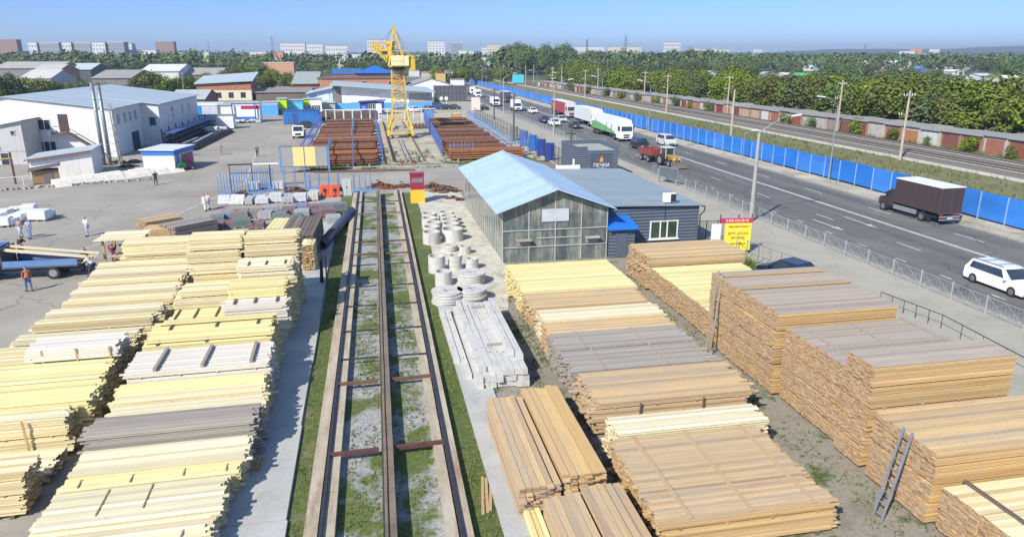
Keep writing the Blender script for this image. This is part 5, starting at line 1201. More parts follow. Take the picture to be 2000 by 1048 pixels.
def block(label, cat, px0, px1, pt, y, d, wall, roof=None, name='shop', win=0, group=None, rows=1, base=0):
    x0, x1 = AT(px0,y), AT(px1,y); h = ZAT((px0+px1)/2, pt, y); t = thing(name, label, cat, (x0,y,base), 0, group); w_ = x1-x0; h -= base
    b = MB(); b.box(0,0,0,w_,d,h); b.build('wall', gridded(wall, w_/win, h/(rows+.3)) if win else wall, t); b = MB(); b.box(-w_*.01,-.15,h,w_*1.01,d+.15,h+max(.3,h*.02)); b.build('roof', roof or M['roofs'], t)
    return t
block('yellow shop with a maroon roof beside the road far ahead', 'shop', 852, 869, 143, 330, 8, paint('ochre wall', (.60,.42,.14), .6), paint('maroon roof', (.35,.05,.09), .5), group=GS)
block('white shop front beside the yellow shop far along the road', 'shop', 869, 884, 140, 340, 8, M['white_p'], group=GS)
block('pale pink shop left of the yellow shop far along the road', 'shop', 824, 852, 142, 345, 8, paint('pink wall', (.62,.46,.38), .7), group=GS)
block('white stall with a crimson end panel, near the road behind the grid facade', 'stall', 880, 906, 156, 270, 3, M['white_p'], group=GS)
block('dark low canopy left of the pink shop', 'stall', 795, 824, 152, 300, 10, paint('dark canopy', (.2,.2,.2), .6), group=GS)
block('white framed gate arch far behind the crane', 'gate', 797, 818, 138, 330, 1.0, paint('white lattice', (.6,.62,.6), .6), group=GS)
t = thing('crimson_sign', 'crimson square panel on the end of the white stall', 'sign', (AT(887,268.5),268.5,.4)); b = MB(); b.box(0,0,0,2.0,.3,2.2); b.build('panel', paint('crimson panel', (.5,.02,.10), .5), t)
t = thing('billboard', 'turquoise billboard beyond the blue fence far along the road', 'billboard', (AT(1001,290),290,0)); b = MB(); b.box(0,0,3.4,4.6,.3,6.6); b.build('panel', paint('turquoise panel', (.08,.55,.66), .5, .06), t); b = MB(); b.box(.6,.31,0,.8,.5,6); b.box(3.8,.31,0,4.0,.5,6); b.build('leg', M['steel'], t)
# sheds on the left between the trees
for i, (a, b2, pt, y, d, wl, rf, lb) in enumerate([(-20,106,121,360,16,(.24,.23,.22),(.40,.38,.35),'long grey shed with a pale slate roof at the far left edge'),(58,107,126,340,12,(.40,.20,.13),(.48,.45,.42),'brick shed with a ribbed pale roof, in front of the long grey shed'),(112,172,124,370,14,(.10,.12,.13),(.46,.52,.54),'dark shed with a pale blue roof right of the brick shed'),
    (172,248,137,300,18,(.22,.21,.20),(.32,.30,.29),'brown-grey shed with a flat slate roof behind the flues'),(270,344,126,330,16,(.66,.65,.60),(.62,.64,.62),'white shed with a bright slanting roof behind the round trees'),(345,425,133,340,14,(.34,.31,.28),(.36,.33,.30),'dull brown shed with slate roof right of the white one'),(30,90,137,290,12,(.55,.53,.5),(.55,.53,.50),'small pale shed among the bushes at the left'),
    (320,388,176,215,10,(.28,.17,.12),(.40,.42,.42),'low reddish shed with a grey roof behind the big white hall'),(0,34,186,230,10,(.24,.2,.18),(.50,.55,.56),'low shed with a pale roof at the left edge behind the hall'),(525,575,170,262,8,(.60,.57,.50),(.3,.27,.25),'pale low ruined shed among bushes left of the brick annex'),(492,600,172,250,10,(.18,.14,.12),(.25,.23,.22),'dark low sheds between the brick-and-white house and the annex')]):
    x0_, x1_ = AT(a,y), AT(b2,y); hz_ = max(3.2, ZAT((a+b2)/2, pt, y+d)); t = thing('far_shed', lb, 'shed', (x0_,y,0), 0, 'sheds among the trees on the left')
    gable(t, x1_-x0_, d*2, max(2.4,hz_-2.6), hz_, paint('shed wall %d' % i, wl, .85, .2, .4), paint('shed roof %d' % i, rf, .8, .2, .4), 'x', .4)
    for q in range(3): MB().box((x1_-x0_)*(.2+.25*q),-.05,.3,(x1_-x0_)*(.2+.25*q)+2.0,-.003,2.2).build('door', paint('shed door', (.16,.13,.11), .8), t)
for i, (px, pt, y, cl, lb) in enumerate([(122,150,280,(.62,.32,.10),'orange truck cab parked among the far sheds'),(136,147,282,(.10,.40,.55),'teal truck cab parked among the far sheds'),(150,148,280,(.45,.04,.04),'red truck cab parked among the far sheds')]):
    x = AT(px,y); t = thing('far_truck', lb, 'truck', (x,y,0)); b = MB(); b.xprism([(0,.7),(2.4,.7),(2.4,2.1),(1.9,3.0),(0,3.0)], 0, 4.5); b.build('cab', paint('truck paint %d' % i, cl, .5), t)
    for xx in (.1,1.9):
        for yy in (.6,3.6): b = MB(); b.cyl((xx,yy,.5),(xx+.3,yy,.5),.5,.5,12); b.build('wheel', M['black'], t)
    b = MB(); b.box(.3,-.02,1.9,1.9,.0,2.6); b.build('windscreen', M['glass'], t)
# ================================================================ far town
GT = 'far town buildings on the left skyline'; GT2 = 'far town buildings on the right skyline'
pal = {'w': paint('town white', (.66,.66,.63), .8, .06, .05), 'c': paint('town cream', (.66,.60,.46), .8, .06, .05), 'g': paint('town grey', (.30,.33,.36), .8, .06, .05), 'b': paint('town brick', (.34,.21,.16), .8, .1, .05), 'p': paint('town salmon', (.55,.30,.20), .8, .08, .05)}
for px0, px1, pt, D_, c_, n, r_, lb in [(-12,37,78,1100,'b',8,7,'brown brick block with a stepped roof at the far left skyline'),(58,75,83,950,'w',3,5,'white end of the first grey slab block from the left'),(75.2,118,84,952,'g',10,5,'grey side of the first slab block from the left'),(124,142,83,900,'w',3,5,'white end of the second slab block from the left'),(142.2,180,84,902,'g',9,5,'grey side of the second slab block from the left'),
    (182,208,83,780,'w',4,7,'tall white end of the third slab block on the left skyline'),(208.2,245,83,782,'g',8,7,'tall blue-grey side of the third slab block on the left skyline'),(245.4,260,86,900,'w',3,5,'short white block behind the third slab'),(246,306,98,800,'w',10,2,'long low white school right of the slab blocks'),(306,342,82,1100,'b',8,8,'brown brick block with a green-grey roof on the left skyline'),(350,380,103,820,'w',6,2,'low white block right of the brown one'),
    (398,408,102,700,'c',2,2,'narrow cream house among trees, left of the masts'),(488,520,101,900,'c',7,3,'low cream block left of the salmon tower'),(549,597,85,1000,'w',10,6,'white panel block right of the radio mast'),(600,632,87,1050,'w',7,5,'lower white block between two panel blocks'),(637,680,90,1050,'w',9,4,'long white block left of the cream tower'),(668,718,106,800,'w',10,2,'low white workshop with a stepped front behind the trees'),
    (718,757,78,900,'c',8,7,'cream panel block just left of the crane top'),(806,820,108,700,'w',3,2,'small white house right of the crane cab'),(838,869,81,800,'w',5,10,'tall white tower block right of the crane'),(884,903,84,900,'g',4,8,'grey tower block right of the white tower'),(898,925,99,850,'w',5,2,'low white block among trees, right of the grey tower'),(944,955,93,950,'w',3,6,'white slab beside the cream tower block'),(955,982,88,900,'c',5,8,'cream tower block at the left edge of the big wood'),(940,956,113,620,'w',3,2,'low white house below the cream tower block'),(655,704,117,650,'w',8,1,'white single-storey roof among the trees left of the crane')]:
    block(lb, 'town building', px0, px1, pt, D_, 14, pal[c_], pal['g'] if c_ != 'g' else pal['w'], 'town_block', n, GT, r_)
block('salmon brick tower with a flat top left of the white panel block', 'town building', 536, 553, 101, 600, 10, pal['p'], None, 'brick_tower', 2, GT, 4)
block('salmon low building with a pale roof among trees in front of the brick tower', 'town building', 508, 572, 123, 420, 14, pal['p'], pal['c'], 'brick_house', 5, GT, 1)
for px0, px1, pt, D_, c_, n, r_, lb in [(1118,1146,92,1500,'w',6,2,'long white block behind the big wood, left of the chimney'),(1148,1180,92,1600,'w',6,2,'white block between the chimney and the pylon'),(1190,1252,92,1700,'c',9,2,'pale low works at the foot of the pylon'),(1300,1328,83,1500,'w',6,5,'bright white block standing on the wooded skyline'),(1346,1362,95,1700,'w',3,3,'small white block right of the bright one'),(1366,1380,96,1700,'w',4,3,'small white twin block right of the bright one'),(1384,1402,96,1700,'w',5,3,'wider white block on the middle skyline'),(1408,1424,97,1750,'c',4,2,'cream block on the middle skyline'),(1476,1488,97,1700,'w',3,3,'lonely white block near the middle of the wooded skyline'),
    (1765,1786,100,1300,'w',5,2,'white wing of the red school on the right skyline'),(1786,1800,95,1300,'p',3,3,'red-brick middle of the school on the right skyline'),(1800,1826,105,1290,'c',6,1,'pale long wing of the red school on the right skyline'),(1822,1834,96,1500,'w',3,2,'small white house on the far wooded ridge')]:
    block(lb, 'town building', px0, px1, pt, D_, 14, pal[c_], pal['g'], 'town_block', n, GT2, r_)
def mast(label, px, pt, y, w0, lat=True, name='radio_mast', mat='steel'):
    x = AT(px,y); h = ZAT(px,pt,y); t = thing(name, label, 'mast', (x,y,0)); b = MB()
    if lat: lattice(b, (0,0,0), (0,0,h), w0, w0*.25, 12, w0*.08)
    else: b.cyl((0,0,0),(0,0,h),w0,w0*.7,10)
    b.build('shaft', M[mat], t)
    if lat:
        b = MB()
        for f in (.7,.82,.93): b.bar((-w0*1.4,0,h*f),(w0*1.4,0,h*f),w0*.08)
        b.build('cross_arm', M[mat], t)
mast('dark brick factory chimney above the wood', 1146, 77, 1500, 2.0, False, 'factory_chimney', 'rust3')
mast('lattice power pylon standing above the wood', 1221, 69, 1300, 5, True, 'power_pylon')
mast('red and white radio mast left of the white panel block', 533, 70, 800, 3.0)
mast('thin lattice pylon at the right, left of the school', 1688, 84, 1700, 5, True, 'power_pylon')
mast('thin mast on the left skyline among trees', 409, 80, 700, 1.5)
mast('small crane-like mast left of the thin mast', 383, 92, 750, 1.6)
mast('short lattice pylon near the right edge skyline', 1858, 99, 1100, 4, True, 'power_pylon')
mast('slim pole rising between the far sheds', 235, 112, 330, .25, False, 'utility_mast', 'darkwood') if False else mast('slim pole rising between the far sheds', 235, 112, 330, .25, False, 'utility_mast', 'dark')
# suburban houses on the right
HOUSES = []
GU = 'suburban houses among the trees on the right'
for px, pt, y, w_, h_, wl, rf, al, lb in [(1752,119,560,13,6.5,(.42,.25,.2),(.66,.68,.66),'x','brick house with a bright white gabled roof'),(1778,115,600,9,8,(.5,.48,.44),(.08,.32,.30),'y','house with a small teal roof beside the white-roofed one'),(1826,119,620,18,6.5,(.42,.42,.40),(.05,.22,.17),'x','long house with a dark green roof'),(1806,130,560,9,5,(.12,.2,.46),(.12,.25,.5),'y','blue-painted house below the dark green roof'),(1866,127,560,15,5.5,(.6,.56,.5),(.66,.66,.64),'x','house with a wide white roof at the right'),(1880,139,470,11,4.4,(.66,.63,.55),(.68,.68,.66),'y','cream house with steep white roof below the wide one'),(1890,124,610,14,4.5,(.5,.5,.48),(.6,.62,.62),'x','low grey house behind the wide white roof'),
    (1576,152,400,8.5,4.6,(.55,.52,.42),(.10,.50,.16),'x','house with a bright green roof among the near trees'),(1510,142,430,9,5.2,(.5,.5,.5),(.42,.48,.55),'y','grey-roofed house left of the bright green roof'),(1544,150,410,6,4,(.68,.66,.62),(.66,.66,.64),'x','small white gable between the grey and green roofs'),(1575,118,620,14,4.6,(.6,.6,.58),(.66,.66,.64),'x','far house with a flat white roof above the bright green one'),(1602,119,630,9,4.4,(.3,.45,.45),(.2,.46,.46),'x','far house with a teal roof beside the flat white one'),(1696,119,580,6,5,(.66,.63,.55),(.68,.66,.62),'y','tiny cream-gabled house in mid distance'),(1700,165,300,7,3.8,(.66,.60,.5),(.62,.6,.56),'x','cream shed roof just behind the near trees'),
    (1935,152,370,10,4.6,(.5,.52,.52),(.5,.55,.56),'x','grey-roofed house near the right edge'),(1985,161,330,8,4.2,(.66,.64,.6),(.7,.7,.68),'x','white-roofed shed at the right edge'),(1405,150,400,12,4.6,(.3,.36,.36),(.30,.40,.46),'x','slate-blue roof behind the utility pole among near trees'),(1393,140,470,7,5,(.66,.63,.6),(.66,.64,.6),'y','small white house above the slate-blue roof'),(1524,112,800,10,5,(.62,.62,.6),(.6,.6,.6),'x','far white house left of the flat white roof')]:
    x = AT(px,y); z = ZAT(px,pt,y); t = thing('suburban_house', lb, 'house', (x-w_/2,y,0), R.uniform(-.2,.2), GU)
    HOUSES.append((px,pt,y,w_)); e = max(2.6, z-h_*.45); gable(t, w_, 9, e, max(z,e+1.2), paint('house wall '+lb[:12], wl, .8, .1, .5), paint('house roof '+lb[:14], rf, .55, .1, .5), al, .5)
    for i in range(2): MB().box(w_*(.2+.4*i),-.06,e*.45,w_*(.2+.4*i)+1.2,-.004,e*.45+1.3).build('window', M['glass'], t)
# garages beyond the railway
GG = 'lock-up garages beyond the railway'
gcol = [(.21,.075,.06),(.40,.17,.075),(.56,.56,.53),(.26,.085,.06),(.44,.34,.21),(.15,.19,.30),(.35,.33,.30),(.21,.05,.05),(.42,.40,.37),(.32,.13,.08),(.25,.23,.21),(.46,.41,.31)]
gwall = [paint('garage wall tan', (.46,.34,.24), .9, .25, .5, dirt=.55), paint('garage wall brick', (.32,.19,.14), .9, .25, .6, dirt=.55), paint('garage wall grey', (.44,.41,.36), .9, .2, .5, dirt=.4)]
cname = {0:'maroon',1:'orange',2:'white',3:'brick-red',4:'tan',5:'blue',6:'grey',7:'crimson',8:'pale grey',9:'rust-red',10:'dark grey',11:'cream'}
fix = {0:6,1:3,2:3,3:9,4:0,5:0,6:2,7:1,8:9,9:8,10:7,11:0,12:10,13:8,14:8,15:3,16:2,17:9,18:2}
y = 76.0; i = 0
seen = {}
while y < 330:
    w_ = 3.9+R.uniform(-.3,.3); ci = fix.get(i, R.randrange(12)); x = 90.3-.05*(y-80)
    cn = cname[ci]; k_ = 'lock-up garage with a %s door beyond the railway' % cn
    spot = ['at the right edge of the photo','just left of the right edge','behind the catenary pole','under the lone bush','midway along the row'][min(4,i//4)] if i < 20 else 'in the far half of the row'
    t = thing('garage', 'garage with a %s door, %s from the right end beyond the railway' % (cn.replace('-',' '), nth(i)), 'garage', (x,y,0), 0, GG)
    hh = 2.5+R.uniform(-.18,.12); b = MB(); b.box(0,0,0,6,w_-.02,hh); b.build('wall', R.choice(gwall), t); b = MB(); b.box(-.35,-.0,hh,6.2,w_-.02,hh+.16+R.uniform(0,.05)); b.build('roof', M['roofs'], t)
    b = MB(); b.box(-.06,.45,.05,-.003,w_-.45,2.05+R.uniform(-.12,.1)); b.build('door', paint('garage door %d' % ci, gcol[ci], .65, .25, 1.2, dirt=.3), t)
    y += w_; i += 1
t = thing('platform_canopy', 'white slanted shelter roof at the far end of the garages', 'shelter', (AT(1080,330),330,0)); b = MB(); slope(b, 0, 3.6, 9, 4.2, 0, 4, .2); b.build('roof', M['white_p'], t); b = MB()
for x in (.5,8): b.box(x,.5,0,x+.2,.7,3.7); b.box(x,3.2,0,x+.2,3.4,3.7)
b.build('post', M['steel'], t)
# ================================================================ blue fence along the road
bl = Nd('blue fence sheet'); o_ = bl.obj(); sy = bl.n('SeparateXYZ', {0: o_}).outputs[1]
rb = bl.n('Math', {0: bl.n('Math', {0: sy, 1: 2*math.pi/.2}, operation='MULTIPLY').outputs[0]}, operation='SINE').outputs[0]
obr = bl.n('ObjectInfo').outputs['Random']; cb = bl.ramp(bl.noise(bl.world((1,.3,1)), .5, 4, .6), [(.3,(.006,.135,.50)),(.7,(.01,.20,.66))]); cb = bl.n('HueSaturation', {'Hue': .5, 'Saturation': bl.rng(obr,0,1,1.0,.95), 'Value': bl.rng(obr,0,1,.9,1.06), 'Color': cb}).outputs[0]; cb = bl.mix(bl.rng(bl.noise(bl.world((2,1,.6)), 1.0, 5, .7), .55, .8, 0, .3), cb, (.16,.22,.34)); bl.set(Base_Color=cb, Roughness=.4); bl.bump(rb, .35, .02); m_bf = bl.mat
GF = 'blue sheet fence panels along the road'
pp = None
y = 42.0; sec = 0; yy0 = 42.0
ends = [42,70.5,99,127.5,156,190,230,280,340,430]
for s in range(len(ends)-1):
    t = thing('blue_fence', ['section of bright blue sheet fence beside the brown box truck','section of bright blue sheet fence left of the brown box truck','section of blue sheet fence behind the silver van','section of blue sheet fence behind the white lorry','section of blue sheet fence beside the red lorry','section of blue sheet fence just beyond the red lorry','section of blue sheet fence under the far lamp posts','section of blue sheet fence below the turquoise billboard','farthest section of the blue sheet fence'][s], 'fence', (52.9,ends[s],0), 0, GF)
    L = ends[s+1]-ends[s]; n = int(round(L/2.85))
    for i in range(n):
        b = MB(); y0 = L*i/n; dz = R.uniform(-.04,.04); b.box(-.025,y0+.05,.22+dz,.025,y0+L/n-.01,2.50+dz); b.build('panel', m_bf, t)
        b = MB(); b.box(-.09,y0-.02,0,-.0,y0+.045,2.48); b.build('post', paint('pale blue post', (.30,.42,.62), .5), t)
    b = MB(); b.box(.03,0,.6,.07,L,.68); b.box(.03,0,2.0,.07,L,2.08); b.build('rail', M['steel'], t)
# pedestrian railing with crossed bars beside the road
GPR = 'galvanised pedestrian railings along the kerb'
m_gal = paint('galvanised tube', (.42,.44,.45), .4, .08, 2, .3)
def railing(y0, n, lb):
    t = thing('pedestrian_railing', lb, 'railing', (33.35,y0,.12), 0, GPR)
    for i in range(n):
        b = MB(); y = i*2.5
        b.cyl((0,y,0),(0,y,1.1),.045,.045,6); b.build('post', m_gal, t)
        b = MB(); a, c = y+.05, y+2.45
        for z in (.18,1.0): b.bar((0,a,z),(0,c,z),.026)
        m_ = (a+c)/2
        for q in (a,m_): b.bar((0,q,.2),(0,q+1.2,.98),.016); b.bar((0,q+1.2,.2),(0,q,.98),.016)
        for q in range(9): yy = a+.12+q*.27; b.bar((0,yy,.2),(0,yy,.98),.008)
        b.build('panel', m_gal, t)
railing(22, 6, 'run of crossed-bar pedestrian railing nearest the right edge, opposite the white car')
railing(37, 8, 'run of crossed-bar pedestrian railing passing the tall concrete lamp post')
railing(57, 10, 'run of crossed-bar pedestrian railing behind the shop building')
railing(100, 12, 'run of crossed-bar pedestrian railing beyond the dark kiosk')
railing(130, 20, 'farthest run of crossed-bar pedestrian railing')
# lamp posts
GLP = 'street lamp posts along the blue fence'; GLP2 = 'concrete street lamp posts on the pavement'
def lamp(label, x, y, h, arm, side, mat, group, r0=.14):
    t = thing('street_lamp', label, 'street lamp', (x,y,0), 0, group)
    b = MB(); b.cyl((0,0,0),(0,0,h),r0,r0*.6,10); b.build('pole', mat, t)
    b = MB(); pts = [(0,0,h)]+[(side*arm*f,0,h+arm*.5*math.sin(f*1.45)) for f in (.15,.35,.6,.85,1.0)]; b.tube(pts, .045, 6); b.build('arm', M['steel'], t)
    b = MB(); e = pts[-1]; b.obox((e[0]+side*.35,0,e[2]),(.9,.26,.13),0,0,0,-side*.12); b.build('lamp_head', M['lamp'], t)
for y, lb in [(74.5,'grey street lamp in front of the blue fence, left of the brown box truck'),(131,'grey street lamp in front of the blue fence, beside the white lorry'),(160,'street lamp in front of the blue fence just behind the white lorry'),(195,'street lamp in front of the blue fence, beyond the red lorry')]: lamp(lb, 52.4, y, 8.6, 1.9, -1, M['steel'], GLP, .11)
for q, y in enumerate((225,255,290,325,365)): lamp('far street lamp along the blue fence, %s beyond the red lorry' % nth(q+1), 52.4, y, 8.6, 1.9, -1, M['steel'], GLP, .11)
lamp('tall concrete lamp post with a long arm in the middle of the pavement', 32.3, 56, 7.7, 2.9, 1, M['conc'], GLP2, .2)
lamp('pale lamp post behind the dark kiosk, arm over the road', 33.0, 128, 8.6, 2.6, 1, M['conc'], GLP2, .16)
lamp('pale lamp post far along the pavement, near the poster stand', 33.0, 178, 8.6, 2.4, 1, M['conc'], GLP2, .16)
lamp('small curved lamp on the verge below the blue fence', 50.9, 92, 3.6, 1.0, 1, M['steel'], None, .07)
# catenary and utility poles
GUP = 'catenary poles beside the railway'
m_pole = paint('weathered concrete pole', (.44,.38,.30), .9, .2, .8, dirt=.35)
def upole(label, x, y, h, arms=True, lean=0.):
    t = thing('utility_pole', label, 'utility pole', (x,y,0), R.uniform(-.1,.1), GUP); b = MB(); b.cyl((0,0,0),(lean,0,h),.2,.13,8); b.build('pole', m_pole, t)
    if arms:
        b = MB(); b.bar((-.9,0,h*.93),(.9,0,h*.93),.07); b.bar((-1.3,0,h*.66),(.3,0,h*.66),.06); b.bar((0,0,h*.68),(3.0,.5,h*.80),.045); b.bar((0,0,h*.62),(3.0,.5,h*.66),.045); b.build('cross_arm', m_pole, t)
        b = MB()
        for q in (-.85,-.4,.4,.85): b.cyl((q,0,h*.93),(q,0,h*.93+.3),.06,.04,6)
        for q in (-1.2,-.8): b.cyl((q,0,h*.66),(q,0,h*.66+.3),.06,.04,6)
        b.build('insulator', M['white_p'], t)
upole('thick patched catenary pole with bracket arms, right of the white garage door', 72.6, 88, 9.4)
upole('brown catenary pole in front of the maroon garage doors', 86.2, 122, 9.6)
upole('plain pale pole behind the blue fence, above the tractor', 55.2, 104, 9.0, False)
upole('catenary pole midway along the railway', 86.0, 165, 9.4)
upole('pale catenary pole with a white foot, left of the middle one', 73.2, 172, 9.6)
upole('pole in front of the near trees, beyond the semi-trailer lorry', 84, 215, 9.4)
for q, (y, x) in enumerate(((240,72.5),(262,84),(285,72.5),(310,83),(335,72.5),(360,82),(390,72),(420,81))): upole('%s pole of the far catenary cluster, counted from the near end' % nth(q), x, y, 9.5, y < 300)
for i, (px, py, h, lb) in enumerate([(1003,277,8,'tarred wooden pole at the mesh fence, thicker of the two'),(965,235,7,'tarred wooden pole at the mesh fence, farther of the two'),(1113,330,5,'thin dark pole left of the dark kiosk')]):
    t = thing('wooden_pole', lb, 'pole', G(px,py), 0); b = MB(); b.cyl((0,0,0),(.1,0,h),.17,.11,8); b.build('shaft', paint('tarred wood', (.10,.085,.07), .9), t); b = MB(); b.box(-.7,-.05,h-.6,.7,.05,h-.5); b.build('cross_arm', M['dark'], t)
for i, (px, py, h, lb) in enumerate([(432,178,9,'thin grey pole behind the brick-and-white house'),(362,200,9,'thin pole behind the big white hall'),(630,215,8,'thin white pole by the trade hall'),(942,170,9,'thin white pole far along the road')]):
    x, y = G(px,py); t = thing('thin_pole', lb, 'pole', (x,y,0)); b = MB(); b.cyl((0,0,0),(0,0,h),.12,.08,8); b.build('shaft', M['conc'], t); b = MB(); b.box(-.6,-.04,h-.4,.6,.04,h-.3); b.build('cross_arm', M['steel'], t)
for i, (y, lb) in enumerate([(52.5,'dark steel post with a rag at the edge of the concrete path'),(53.2,'rusty steel post beside the one with a rag')]) if False else enumerate([(45.0,'dark upright bundle of rods at the edge of the concrete path'),(44.2,'rusty upright bar beside the dark bundle of rods')]):
    t = thing('upright_rods', lb, 'rods', (-3.45+i*.35,y,.0)); b = MB()
    for q in range(5 if i == 0 else 1): b.cyl((R.uniform(-.12,.12),R.uniform(-.12,.12),0),(R.uniform(-.12,.12),R.uniform(-.12,.12),2.0+R.uniform(-.3,.3)),.05,.05,6)
    b.build('rods', M['dark'] if i == 0 else M['rust2'], t)
t = thing('notice_board', 'long dark notice board on posts behind the shop roof, by the railing', 'notice board', (*G(1287,358),0), -1.1); b = MB(); b.box(0,-.05,.9,2.6,.05,1.9); b.build('board', paint('dark notice board', (.10,.115,.13), .5), t); b = MB(); b.box(-.06,-.06,0,.02,.06,2.0); b.box(2.58,-.06,0,2.66,.06,2.0); b.box(-.06,-.07,1.9,2.66,.07,1.98); b.build('frame', M['steel'], t)
# white wrapped pallets at the left edge
GWP = 'white wrapped pallets on the yard at the left edge'
for i, (px, py, w_, h_) in enumerate([(8,442,1.5,.9),(22,440,1.3,.7),(38,432,1.4,.8),(52,428,1.4,.9),(80,430,2.0,1.1),(10,424,1.5,.8),(30,418,1.4,.7),(58,416,1.5,.9),(95,425,1.0,.7),(-4,434,1.4,.9)]):
    w_ *= .8; h_ *= .75; x, y = G(px,py); t = thing('wrapped_pallet', ['white wrapped pallet at the left edge, in the front row nearest the couple','small white wrapped pallet in the front row','white wrapped pallet right behind the couple','white wrapped pallet in the middle row by the couple','largest white wrapped pallet at the right of the group','white wrapped pallet in the back row at the left edge','low white wrapped pallet in the back row','white wrapped pallet with dark things on top, back row','small grey-white pallet at the far right of the group','white wrapped pallet cut by the left edge'][i], 'pallet load', (x,y,0), R.uniform(-.2,.2), GWP)
    b = MB(); b.box(-w_/2,-.6,.14,w_/2,.6,.14+h_); bevel(b.build('wrapped_load', paint('white film', (.74,.75,.74), .35, .08, 2), t), .08); b = MB()
    for xx in (-.45,0,.4): b.box(xx*w_-.05,-.6,0,xx*w_+.05,.6,.14)
    b.build('pallet', M['greywood'][0], t)
# ================================================================ vehicles (x forward, z up)
def wheel(t, x, y, r, w=.24, rim='chrome'):
    b = MB(); b.cyl((x,y-w/2,r),(x,y+w/2,r),r,r,20); o = b.build('wheel', M['black'], t)
    b = MB(); b.cyl((x,y-w/2-.012,r),(x,y+w/2+.012,r),r*.6,r*.6,14); b.build('rim', M[rim], o)
def loft(prof, hw, taper=None):
    """side profile (x,z) swept across the car, edges pulled in so that the flanks round off"""
    b = MB(); n = len(prof); cx = sum(p[0] for p in prof)/n; cz = sum(p[1] for p in prof)/n
    rings = []
    for y, k in ((-1,.93),(-.94,.985),(-.6,1.0),(.6,1.0),(.94,.985),(1,.93)):
        rings.append([(cx+(x-cx)*(1-(1-k)*.35), y*hw*(taper(x,z) if taper else 1), cz+(z-cz)*k) for x, z in prof])
    vs = [p for r in rings for p in r]; fs = []
    for i in range(5):
        for j in range(n): a, c = i*n+j, i*n+(j+1)%n; fs.append((a,a+n,c+n,c))
    fs += [tuple(range(n)), tuple(range(6*n-1,5*n-1,-1))]
    return b.add(vs, fs)
